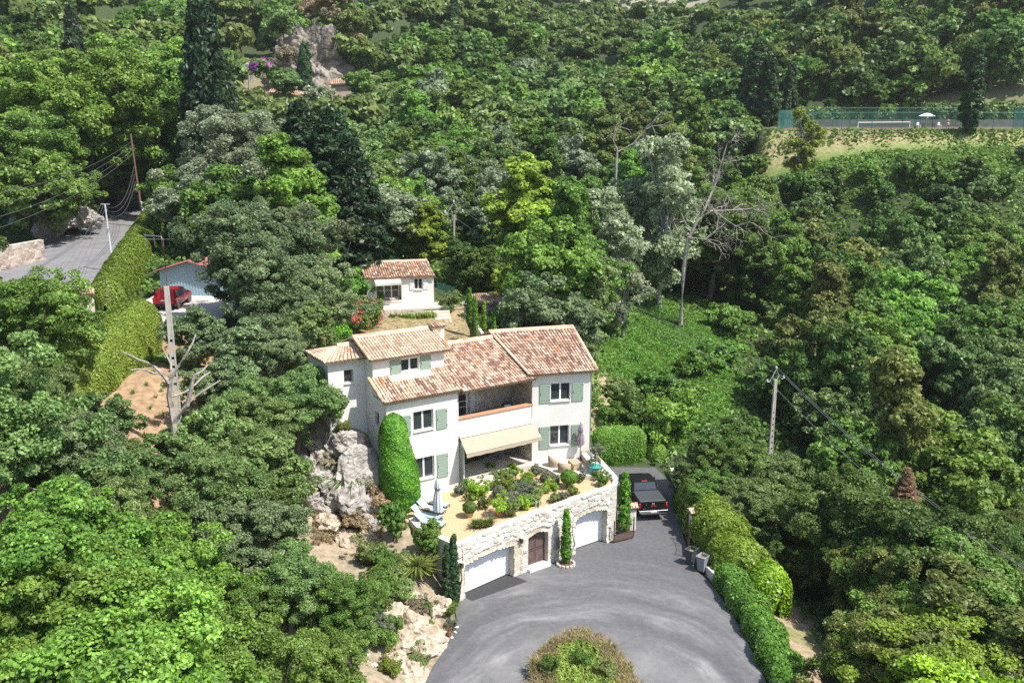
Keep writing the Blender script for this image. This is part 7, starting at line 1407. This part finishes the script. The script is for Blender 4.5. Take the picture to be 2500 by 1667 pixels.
def concrete_pole(loc, H_, rz, label, w0=.42, w1=.26, head=True):
    e = empty('concrete_pole', loc, rz, label, 'utility pole'); mb = MB(); n = 12
    for sx in (-1, 1):
        r0, r1 = w0 / 2, w1 / 2; xs = [(sx * r0 - sx * .09, sx * r0), (sx * r1 - sx * .09, sx * r1)]; mb.add([(xs[0][0], -.08, 0), (xs[0][1], -.08, 0), (xs[0][1], .08, 0), (xs[0][0], .08, 0), (xs[1][0], -.07, H_), (xs[1][1], -.07, H_), (xs[1][1], .07, H_), (xs[1][0], .07, H_)], [(0, 1, 5, 4), (1, 2, 6, 5), (2, 3, 7, 6), (3, 0, 4, 7), (4, 5, 6, 7), (3, 2, 1, 0)])
    z = .6; k = 0
    while z < H_ * .72:
        w = (w0 + (w1 - w0) * z / H_) / 2 - .05; mb.bx(-w, w, -.06, .06, z, z + .32); z += .5
    mb.bx(-(w0 + (w1 - w0) * .74) / 2 + .03, (w0 + (w1 - w0) * .74) / 2 - .03, -.06, .06, H_ * .72, H_ - .002); mb.build('shaft', conc, e)
    if head:
        st__ = mat('galvanised', (.62, .63, .64), .4, metal=.5); h = MB(); h.tube([(-.12, 0, H_ - .6), (-.14, 0, H_), (-.3, 0, H_ + .3), (0, 0, H_ + .85)], .03, 6); h.tube([(.12, 0, H_ - .6), (.14, 0, H_), (.3, 0, H_ + .3), (0, 0, H_ + .85)], .03, 6)
        h.tube([(-.3, 0, H_ + .3), (-.62, 0, H_ - .12), (-.78, 0, H_ - .1)], .03, 6); h.tube([(.3, 0, H_ + .3), (.62, 0, H_ - .02), (.78, 0, H_ + .0)], .03, 6); h.build('insulator_bracket', st__, e)
        for x, z in ((-.8, H_ - .08), (.8, H_ + .02), (0, H_ + .88)): MB().lathe([(.03, 0), (.09, .03), (.04, .08), (.09, .13), (.03, .2)], (x, 0, z), 10).build('insulator', mat('insulator_glass', (.6, .68, .68), .2), e)
    return e
concrete_pole((-18.87, 50, h1(-18.9, 50) - .3), 17.72 - h1(-18.9, 50) + .3, R(20), 'tall concrete pole with ladder holes among the oaks on the dry slope', .42, .28, head=False)
p2 = (20.65, 70.0); zb2 = h1(*p2) - .4; concrete_pole((*p2, zb2), 6.6 - zb2, R(25), 'concrete power pole with forked insulator head in the valley right of the villa')
p1 = (-6.22, 100.0); zb1 = h1(*p1); e = empty('power_pole', (*p1, zb1), R(20), 'slim power pole with forked white bracket behind the cottage', 'utility pole'); Hp = 16.2 - zb1; MB().tube([(0, 0, 0), (0, 0, Hp)], [.16, .12], 10).build('shaft', conc, e); h = MB()
for s in (-1, 1): h.tube([(s * .2, 0, Hp - .6), (s * .2, 0, Hp + .3), (s * .4, 0, Hp + .75), (0, 0, Hp + 1.3)], .035, 6); h.tube([(s * .4, 0, Hp + .75), (s * .75, 0, Hp + .2), (s * .95, 0, Hp + .25)], .035, 6)
h.build('insulator_bracket', mat('galvanised', (.6, .6, .6)), e)
for x, z in ((-.97, Hp + .3), (.97, Hp + .3), (0, Hp + 1.32)): MB().lathe([(.04, 0), (.11, .04), (.05, .12), (.1, .18), (.03, .26)], (x, 0, z), 8).build('insulator', mat('insulator_glass', (.6, .68, .68)), e)
wirem = mat('cable_grey', (.30, .31, .32), .5, metal=.3); wired = mat('cable_dark', (.12, .12, .13), .6)
def cable(a, b, sag, r, label, m_=wirem, group='overhead wires', n=24):
    a, b = Vector(a), Vector(b); pts = [a.lerp(b, t) - Vector((0, 0, sag * 4 * t * (1 - t))) for t in np.linspace(0, 1, n)]; o = MB().tube([tuple(p - a) for p in pts], r, 5).build('overhead_wire', m_, loc=a); return tag(o, label, 'wire', group)
c20, s20 = math.cos(R(20)), math.sin(R(20)); c25, s25 = math.cos(R(25)), math.sin(R(25)); P1 = [(p1[0] + x * c20, p1[1] + x * s20, zb1 + Hp + z) for x, z in ((-.97, .5), (.97, .5), (0, 1.5))]; P2 = [(p2[0] + x * c25, p2[1] + x * s25, 6.6 + z) for x, z in ((-.8, .1), (.8, .2), (0, 1.05))]
q = D0 = None
def Dp_(px, py, Y): r = ray(px, py); t = Y / r[1]; return Vector((r[0] * t, Y, CH + r[2] * t))
ends = [Dp_(2620, 1540, 38), Dp_(2640, 1480, 39.4), Dp_(2630, 1470, 38.8)]; begs = [Dp_(940, 430, 132), Dp_(948, 405, 133.4), Dp_(952, 398, 132.8)]
for i, nm in enumerate(('lower left', 'lower right', 'top')):
    cable(P1[i], P2[i], 1.2, .014, nm + ' wire of the three between the two forked power poles'); cable(P2[i], ends[i], .8, .014, nm + ' wire of the three running from the valley pole to the lower right'); cable(begs[i], P1[i], .4, .018, nm + ' wire of the three rising from the slim pole into the wood')
mp = (-38.67, 89.2); e = empty('metal_pole', (*mp, 12.3), 0, 'pale grey round metal pole with short crossbar at the road junction', 'utility pole'); MB().tube([(0, 0, 0), (-.15, 0, 6.1)], [.14, .09], 10).build('shaft', mat('pole_pale', (.55, .6, .64), .5), e); MB().bx(-.55, .3, -.05, .05, 6.05, 6.15).build('crossbar', alu, e); MB().bbox((-.08, -.16, 3.7), (.26, .2, .3), .02).build('junction_box', alu, e)
wp_ = (-46.17, 116.63); e = empty('wooden_pole', (*wp_, 13.0), 0, 'tall brown wooden telegraph pole with white sleeve at its foot', 'utility pole'); MB().tube([(0, 0, 0), (-.55, 0, 11.3)], [.2, .13], 10).build('shaft', mat('creosote', (.23, .13, .09), .85, (.16, .09, .06), 8), e); MB().tube([(.25, -.2, 0), (.1, -.2, 3.1)], .17, 10).build('sleeve', mat('sleeve_white', (.75, .76, .8), .6), e)
top_w = Vector((wp_[0] - .5, wp_[1], 23.6)); top_m = Vector((mp[0] - .15, mp[1], 18.35))
for i in range(4): cable(Dp_(-60, [480, 512, 545, 575][i], 66 + i), top_w - Vector((0, 0, .2 + i * .5)), 1.0, .018, ['highest', 'second', 'third', 'lowest'][i] + ' of the four wires entering at the left edge above the road', wired)
for i in range(4): cable(top_m + Vector((-.4 + i * .22, 0, -.05 - .1 * i)), Dp_(40 + i * 22, 800 + i * 14, 60), .7, .014, ['first', 'second', 'third', 'fourth'][i] + ' thin cable dropping left from the pale metal pole', wired)
for i in range(3): cable(top_m - Vector((0, 0, .1 + .35 * i)), top_w - Vector((0, 0, 3.2 + i * .9)), 1.8, .02, ['upper', 'middle', 'lower'][i] + ' cable sagging between the metal pole and the wooden pole', wired)
for (dx, dy0, dy1, Y, lb) in ((575, 148, 222, 175, 'grey pole with transformer boxes left of the cliff'), (378, 345, 372, 150, 'small pale pole behind the wooden pole')):
    a = Dp_(dx * K, dy1 * K, Y); b = Dp_(dx * K, dy0 * K, Y); g = h1(a.x, Y); e = empty('small_pole', (a.x, Y, min(a.z, g)), 0, lb, 'utility pole'); H_ = b.z - min(a.z, g); MB().tube([(0, 0, 0), (0, 0, H_)], .22, 8).build('shaft', conc, e); MB().bx(-.9, .4, -.08, .08, H_ - .2, H_).build('crossbar', alu, e); MB().bx(.3, .8, -.2, .2, H_ - 2.5, H_ - 1.4).build('transformer', alu, e)
# gate shelter in the hedge
e = empty('gate_porch', (-32.6, 69.2, 11.5), R(20), 'little arched tiled gate porch in the gap of the clipped hedge', 'gate'); MB().vprism([(-.8, 0), (.8, 0), (.8, 1.5), (.5, 1.95), (0, 2.15), (-.5, 1.95), (-.8, 1.5)], 0, .35).build('wall', mortar, e); tiled('roof', (-.9, -.35, 2.1), (.9, -.35, 2.1), (-.9, .45, 2.35), (.9, .45, 2.35), e, seed=80)
# ---------------- dead trees ----------------
def branchy(mb, p, d, L_, r, depth, rs, twist=.35, kids_=(2, 3), k=.68):
    pts = [Vector(p)]; dd = Vector(d).normalized()
    for i in range(4): dd = (dd + Vector(rs.normal(0, twist * .5, 3))).normalized(); pts.append(pts[-1] + dd * L_ / 4)
    mb.tube(pts, [r * (1 - .4 * i / 4) for i in range(5)], 6 if r > .04 else 4, cap=False)
    if depth == 0: return
    for i in range(rs.integers(kids_[0], kids_[1] + 1)):
        q = pts[rs.integers(2, 5)]; nd = (dd + Vector(rs.normal(0, .75, 3))).normalized(); branchy(mb, q, nd, L_ * k * rs.uniform(.75, 1.2), r * .55, depth - 1, rs, twist, kids_, k)
def dead_tree(base, limbs, label, seed, m_=bark_dead, r=.2, depth=4):
    rs = np.random.default_rng(seed); e = empty('dead_tree', base, 0, label, 'dead tree'); t = MB(); pts = [Vector(p) - Vector(base) for p in limbs[0]]; t.tube(pts, [r * (1 - .55 * i / (len(pts) - 1)) for i in range(len(pts))], 8); t.build('trunk', m_, e)
    for l in limbs[1:]:
        b = MB(); pts = [Vector(p) - Vector(base) for p in l]; rr = r * .5; b.tube(pts, [rr * (1 - .6 * i / (len(pts) - 1)) for i in range(len(pts))], 6)
        for i in range(1, len(pts)):
            for _ in range(3 if depth > 2 else 1): branchy(b, pts[i], (pts[i] - pts[i - 1]).normalized() + Vector(rs.normal(0, .6, 3)), r * 7 * rs.uniform(.5, 1), rr * .38, depth - 2, rs)
        b.build('limb', m_, e)
    return e
dk = lambda x, y, Y: tuple(Dp_(x * K, y * K, Y))
b = dk(1565, 700, 94); dead_tree((b[0], 94, h1(b[0], 94)), [[(b[0], 94, h1(b[0], 94)), dk(1570, 620, 94), dk(1580, 550, 94), dk(1600, 510, 94)], [dk(1600, 510, 94), dk(1630, 485, 94), dk(1680, 483, 94), dk(1725, 480, 94)], [dk(1590, 530, 94), dk(1610, 500, 94), dk(1640, 430, 95), dk(1655, 380, 95), dk(1670, 330, 95)], [dk(1580, 545, 94), dk(1620, 550, 93), dk(1645, 530, 93), dk(1650, 500, 93)], [dk(1640, 485, 94), dk(1690, 520, 93), dk(1720, 510, 93)]], 'big leaning bleached dead tree with tangled twigs beside the pale poplars', 4, r=.3, depth=5)
b = dk(1415, 400, 112); dead_tree((b[0], 112, h1(b[0], 112)), [[(b[0], 112, h1(b[0], 112)), dk(1415, 380, 112), dk(1418, 345, 112)], [dk(1418, 345, 112), dk(1408, 322, 112), dk(1420, 290, 112)], [dk(1418, 350, 112), dk(1455, 330, 112), dk(1480, 300, 112), dk(1498, 290, 112)]], 'dark forked dead trunk left of the tall poplar', 5, r=.26, depth=3)
b = dk(405, 1120, 47); dead_tree((b[0], 47, h1(b[0], 47) - .2), [[(b[0], 47, h1(b[0], 47) - .2), dk(412, 1060, 47), dk(398, 970, 47)], [dk(398, 970, 47), dk(388, 910, 47), dk(392, 870, 47), dk(410, 840, 47)], [dk(398, 970, 47), dk(430, 930, 47), dk(440, 890, 47), dk(445, 860, 47)], [dk(390, 880, 47), dk(375, 860, 47), dk(355, 842, 47)]], 'lopped grey oak trunk with stubby limbs in front of the concrete pole', 6, r=.36, depth=2)
b = dk(20, 1190, 40); dead_tree((b[0], 40, b[2] - 1), [[(b[0], 40, b[2] - 1), dk(25, 1150, 40), dk(45, 1110, 40)], [dk(45, 1110, 40), dk(70, 1120, 40), dk(100, 1130, 40)]], 'bare bleached branch sticking out at the left edge', 8, r=.1, depth=3)
b = dk(2215, 1390, 44); dead_tree((b[0], 44, b[2] - 1), [[(b[0], 44, b[2] - 1), dk(2215, 1310, 44), dk(2205, 1250, 44)], [dk(2205, 1250, 44), dk(2225, 1230, 44), dk(2250, 1250, 44)]], 'thin leafless sapling in the dark wood at the lower right', 9, r=.07, depth=3)
# ---------------- cliff and far houses ----------------
cl = rock((-42.2, 203, 34), (9.0, 6.5, 10.5), 200, mat('cliff_rock', (.37, .33, .28), .95, (.10, .085, .07), .4, .7, .9, detail=14), 'cliff', 'grey limestone cliff on the wooded hillside behind the far tiled roofs', sub=6, rough=.38)
for i, (dx, dy, m_, s) in enumerate([(745, 60, 'scrub', 2.2), (770, 90, 'ochre', 2.0), (690, 40, 'dry', 2.0), (800, 130, 'ochre', 2.4), (720, 30, 'dry', 2.2), (830, 150, 'ochre', 2.2), (760, 20, 'scrub', 2.4), (790, 110, 'dry', 1.8)]):
    p = Dp_(dx * K + 25, dy * K - 22, 204); obj_from('bush', m_, (p.x, 204, p.z - 2.0), s * .75, 'cliff_shrub', 'dry shrub growing on the grey cliff, ' + ['fourth', 'fifth', 'second', 'seventh', 'third', 'eighth', 'topmost', 'sixth'][i] + ' from its top', 'bush', 'shrubs on the cliff')
rs_ = mat('old_stone', (.52, .42, .34), .95, (.4, .31, .25), 1.5)
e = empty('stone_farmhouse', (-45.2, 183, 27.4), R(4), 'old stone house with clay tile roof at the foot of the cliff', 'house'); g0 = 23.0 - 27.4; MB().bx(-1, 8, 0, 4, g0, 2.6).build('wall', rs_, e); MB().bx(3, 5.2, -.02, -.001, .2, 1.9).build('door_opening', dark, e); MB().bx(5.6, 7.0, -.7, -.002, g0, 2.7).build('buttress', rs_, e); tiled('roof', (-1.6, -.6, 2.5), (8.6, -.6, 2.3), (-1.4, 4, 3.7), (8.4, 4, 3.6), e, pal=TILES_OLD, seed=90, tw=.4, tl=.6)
e = empty('far_farmhouse', (-35.2, 188, 31.6), R(12), 'long low tiled roof with a walled corner right of the cliff', 'house'); MB().bx(0, 8.5, 0, 4.5, -7, .6).build('wall', rs_, e); tiled('roof', (-.5, -.6, .4), (8.8, -.6, 1.0), (-.3, 4.5, 1.5), (8.6, 4.5, 2.1), e, pal=TILES_PALE + TILES_OLD[:3], seed=91, tw=.4, tl=.6); MB().bx(6.8, 9, 1, 1.2, 1.2, 2.3).build('roof_parapet', rs_, e)
for dx, dy, Y, s_, m_, lb in [(650, 200, 180, 2.6, 'oak', 'round tree hiding the left end of the old stone house'), (735, 232, 178, 2.2, 'olive', 'olive tree in front of the old stone house'), (830, 205, 182, 2.8, 'mid', 'tree hiding the foot of the long low far roof'), (650, 60, 196, 2.6, 'oak', 'tree at the upper left edge of the cliff'), (810, 60, 205, 3.0, 'pine', 'tree at the upper right edge of the cliff'), (660, 130, 194, 1.8, 'scrub', 'dry tree at the left edge of the cliff')]:
    p = Dp_(dx * K, dy * K, Y); obj_from('bush', m_, (p.x, Y, p.z - s_), s_ * .9, 'cliff_tree', lb, 'tree', 'trees around the cliff')
p = Dp_(605 * K, 150 * K, 168); flower_bush((p.x, 168, p.z - 2.6), 2.4, 'bright', 'purple', 'purple bougainvillea beside the grey cliff', nf=420)
for k, (dx, dy) in enumerate(((412, 285), (410, 300))): 
    p = Dp_(dx * K, dy * K, 160); o = MB().bbox((0, 0, .6), (1.6, 3.4, 1.1), .2).build('parked_car', mat('far_car', (.55, .58, .62), .3), loc=(p.x, 160 + k * 5, p.z)); 
    tag(o, ['pale car glimpsed on the upper road far behind the wooden pole', 'second pale car glimpsed just below the first on the upper road'][k], 'car')
# rocks of the road bank
for i, (x, y, r_) in enumerate([(330, 740, 1.0), (240, 800, 1.3), (310, 850, 1.4), (430, 740, 1.2), (410, 810, 1.1), (480, 770, 1.0), (620, 740, 1.4), (540, 750, 1.1), (120, 780, 1.2), (690, 760, 1.0), (280, 890, .9), (350, 870, .9)]):
    p = at(x * .3188, 300 + y * .3188, 13.0 + (870 - y) * .012); rock((p.x, p.y + 1, p.z), (r_ * 1.2, r_, r_ * 1.2), 120 + i, rock_g, 'bank_rock', 'grey rock in the shaded bank of the upper road, number ' + 'one two three four five six seven eight nine ten eleven twelve'.split()[i] + ' from the junction', 'rocks of the road bank', sub=4)
e = empty('rubble_wall', (-50, 88.5, 12), R(75), 'end of a rubble stone wall at the left edge below the road', 'wall'); stone_panel('stone_face', (0, 0), (7, 0), 0, 2.2, e, (0, -1), .45, .08, .09, 95, pal=[(.45, .38, .32), (.52, .44, .38), (.38, .31, .27)]); MB().bx(0, 7, .002, .5, -1, 2.2).build('wall_core', mortar, e)
# ---------------- tennis court ----------------
nt_ = empty('tennis_net', (55.8, 153.9, 24.2), math.atan2(7.1, 11.3), 'white taped tennis net on the court', 'net'); 
for x in (0, 13.3): MB().tube([(x, 0, 0), (x, 0, 1.12)], .07, 8).build('post', frame_m, nt_)
MB().bx(0, 13.3, -.015, .015, .98, 1.1).build('tape', frame_m, nt_); MB().add([(0, 0, .05), (13.3, 0, .05), (13.3, 0, .98), (0, 0, .98)], [(0, 1, 2, 3)]).build('netting', net_mat('net_dark', (.02, .03, .03), .45), nt_)
gp_ = mat('green_paint', (.03, .15, .13), .5)
def court_fence(pts, H_, label, net=True, step=3.0, z0=24.2):
    P = np.array(pts, float); e = empty('court_fence', (P[0][0], P[0][1], z0), 0, label, 'fence'); s = np.r_[0, np.cumsum(np.hypot(*np.diff(P, axis=0).T))]; u = np.linspace(0, s[-1], int(s[-1] / step) + 1); xs, ys = np.interp(u, s, P[:, 0]) - P[0][0], np.interp(u, s, P[:, 1]) - P[0][1]
    for x, y in zip(xs, ys): MB().tube([(x, y, 0), (x, y, H_)], .045, 6).build('post', gp_, e)
    MB().tube([(x, y, H_) for x, y in zip(xs, ys)], .035, 5).build('top_rail', gp_, e)
    if net: MB().add([v for x, y in zip(xs, ys) for v in ((x, y, .05), (x, y, H_ - .05))], [(2 * i, 2 * i + 2, 2 * i + 3, 2 * i + 1) for i in range(len(xs) - 1)]).build('windscreen', net_g if net == 1 else net_mat('wire_' + label[:4], (.03, .12, .11), .16), e)
court_fence([(41.5, 149), (52, 174)], 2.9, 'teal windscreen fence at the left end of the court'); court_fence([(52, 174), (84, 174)], 3.4, 'tall wire fence along the back of the court', net=2); court_fence([(84, 160), (100, 158), (104, 150)], 3.4, 'teal fence at the right end of the court', net=1); court_fence([(42, 148.8), (84, 148)], 2.6, 'thin wire fence along the front of the court', net=2, step=4.5)
e = empty('court_wall', (50, 175.5, 24.2), 0, 'grey concrete wall behind the tennis court', 'wall'); MB().bx(0, 52, 0, .4, -1, 1.3).build('wall_face', mat('court_wall_grey', (.2, .2, .21), .9, (.1, .14, .1), .8), e)
hedge_thing('dark creeper covered bank hedge above the court wall', [(50, 177.5, 25), (70, 178, 25.4), (102, 178, 25.6)], 1.5, [2.6, 2.8, 3.2], 'mid', 20, .34, 16, pw=2.4, bump=.4)
pa = empty('open_parasol', (72.0, 166, 24.2), 0, 'open white parasol beside the tennis court', 'parasol'); MB().tube([(0, 0, 0), (0, 0, 2.5)], .04, 6).build('pole', frame_m, pa); MB().lathe([(1.5, 1.95), (1.2, 2.12), (.6, 2.36), (.05, 2.5)], n=8).build('canopy', mat('canopy_white', (.8, .82, .88), .7), pa); MB().lathe([(.3, 0), (.3, .1), (.05, .12)], n=10).build('base', conc, pa)
e = empty('garden_table', (71.6, 164, 24.2), 0, 'brown table beneath the open parasol by the court', 'table'); MB().bx(-1, 1, -.5, .5, .72, .78).build('table_top', wood_b, e)
for sx in (-.9, .9):
    for sy in (-.4, .4): MB().bx(sx - .04, sx + .04, sy - .04, sy + .04, 0, .72).build('leg', wood_b, e)
for x, lb in ((69.8, 'white garden chair left of the table by the court'), (73.4, 'white garden chair right of the table by the court')):
    e = empty('garden_chair', (x, 163.8, 24.2), R(20), lb, 'chair', 'white chairs by the court'); MB().bx(-.25, .25, -.25, .25, .42, .47).build('seat', frame_m, e); MB().bx(-.25, .25, .22, .26, .47, .95).build('backrest', frame_m, e)
    for sx in (-.22, .22):
        for sy in (-.22, .22): MB().bx(sx - .02, sx + .02, sy - .02, sy + .02, 0, .42).build('leg', frame_m, e)
# person standing by the court, back to the camera
def person(loc, rz, label):
    skin = mat('skin', (.50, .28, .19), .6); sk = bpy.data.meshes.new('person')
    J = {'pel': (0, 0, .95), 'wai': (0, .01, 1.1), 'che': (0, 0, 1.32), 'nek': (0, .01, 1.5), 'hd0': (0, .02, 1.58), 'hd1': (0, .03, 1.68), 'hd2': (0, .02, 1.75)}; E_ = [('pel', 'wai'), ('wai', 'che'), ('che', 'nek'), ('nek', 'hd0'), ('hd0', 'hd1'), ('hd1', 'hd2')]; rad = {'pel': .15, 'wai': .13, 'che': .16, 'nek': .06, 'hd0': .075, 'hd1': .1, 'hd2': .07}
    for s, n_ in ((-1, 'l'), (1, 'r')):
        J.update({n_ + 'sh': (s * .19, 0, 1.42), n_ + 'el': (s * .27, -.02, 1.14), n_ + 'wr': (s * .2, .16, .98), n_ + 'ha': (s * .15, .22, .95), n_ + 'hp': (s * .1, 0, .9), n_ + 'kn': (s * .13, .03 * s, .5), n_ + 'an': (s * .15, .0, .09), n_ + 'to': (s * .17, .15, .04)})
        E_ += [('che', n_ + 'sh'), (n_ + 'sh', n_ + 'el'), (n_ + 'el', n_ + 'wr'), (n_ + 'wr', n_ + 'ha'), ('pel', n_ + 'hp'), (n_ + 'hp', n_ + 'kn'), (n_ + 'kn', n_ + 'an'), (n_ + 'an', n_ + 'to')]; rad.update({n_ + 'sh': .075, n_ + 'el': .05, n_ + 'wr': .032, n_ + 'ha': .035, n_ + 'hp': .1, n_ + 'kn': .065, n_ + 'an': .042, n_ + 'to': .035})
        for f in range(5):
            a = (f - 2) * .012; J[f'{n_}f{f}'] = (s * (.13 - .004 * f) + a, .29 - abs(f - 2) * .012, .93 - .01 * f); E_.append((n_ + 'ha', f'{n_}f{f}')); rad[f'{n_}f{f}'] = .009
    ks = list(J); sk.from_pydata([J[k] for k in ks], [(ks.index(a), ks.index(b)) for a, b in E_], []); o = bpy.data.objects.new('person', sk); C.objects.link(o); md = o.modifiers.new('s', 'SKIN'); o.modifiers.new('u', 'SUBSURF').render_levels = 2; o.modifiers['u'].levels = 2
    for i, k in enumerate(ks): sk.skin_vertices[0].data[i].radius = (rad[k], rad[k]); sk.skin_vertices[0].data[i].use_root = (k == 'pel')
    bpy.context.view_layer.update(); me = bpy.data.meshes.new_from_object(o.evaluated_get(bpy.context.evaluated_depsgraph_get())); C.objects.unlink(o); bpy.data.objects.remove(o)
    me.materials.clear(); me.materials.append(skin); ob = bpy.data.objects.new('person', me); link(ob); ob.location = loc; ob.rotation_euler = (0, 0, rz); tag(ob, label, 'person')
    sh_ = MB(); sh_.lathe([(.15, .98), (.175, .9), (.185, .82)], n=16); 
    for s in (-1, 1): sh_.lathe([(.115, .86), (.12, .7), (.115, .56), (.1, .56)], (s * .1, 0, 0), 12)
    sh_.build('shorts', mat('shorts', (.62, .68, .72), .8), ob, smooth=True); MB().lathe([(.098, 1.64), (.112, 1.7), (.1, 1.76), (.05, 1.8)], (0, .0, 0), 12).build('hair', mat('hair_brown', (.08, .05, .03), .8), ob, smooth=True)
    MB().lathe([(.012, 1.66), (.016, 1.675), (.008, 1.7)], (0, .125, 0), 6).build('nose', skin, ob)
    for s in (-1, 1): MB().bbox((s * .035, .115, 1.69), (.02, .012, .01), .003).build('eye', dark, ob); MB().bbox((s * .105, .02, 1.67), (.02, .04, .06), .006).build('ear', skin, ob)
    return ob
person((70.4, 154.2, 24.2), R(-10), 'shirtless person in pale shorts standing on the tennis court')
hz = MB().bx(-420, 620, -32, 1000, -40, 230)
mz = bpy.data.materials.new('haze_air'); mz.use_nodes = True; nz_ = mz.node_tree; nz_.nodes.clear(); oo = nz_.nodes.new('ShaderNodeOutputMaterial'); pv = nz_.nodes.new('ShaderNodeVolumePrincipled'); pv.inputs['Color'].default_value = (.85, .9, .97, 1); pv.inputs['Density'].default_value = .00014; pv.inputs['Anisotropy'].default_value = .2; nz_.links.new(pv.outputs[0], oo.inputs['Volume'])
hz = hz.build('haze', mz); tag(hz, 'faint summer haze', kind='stuff'); cy.volume_bounces = 1
print('objects', len(scene.objects))
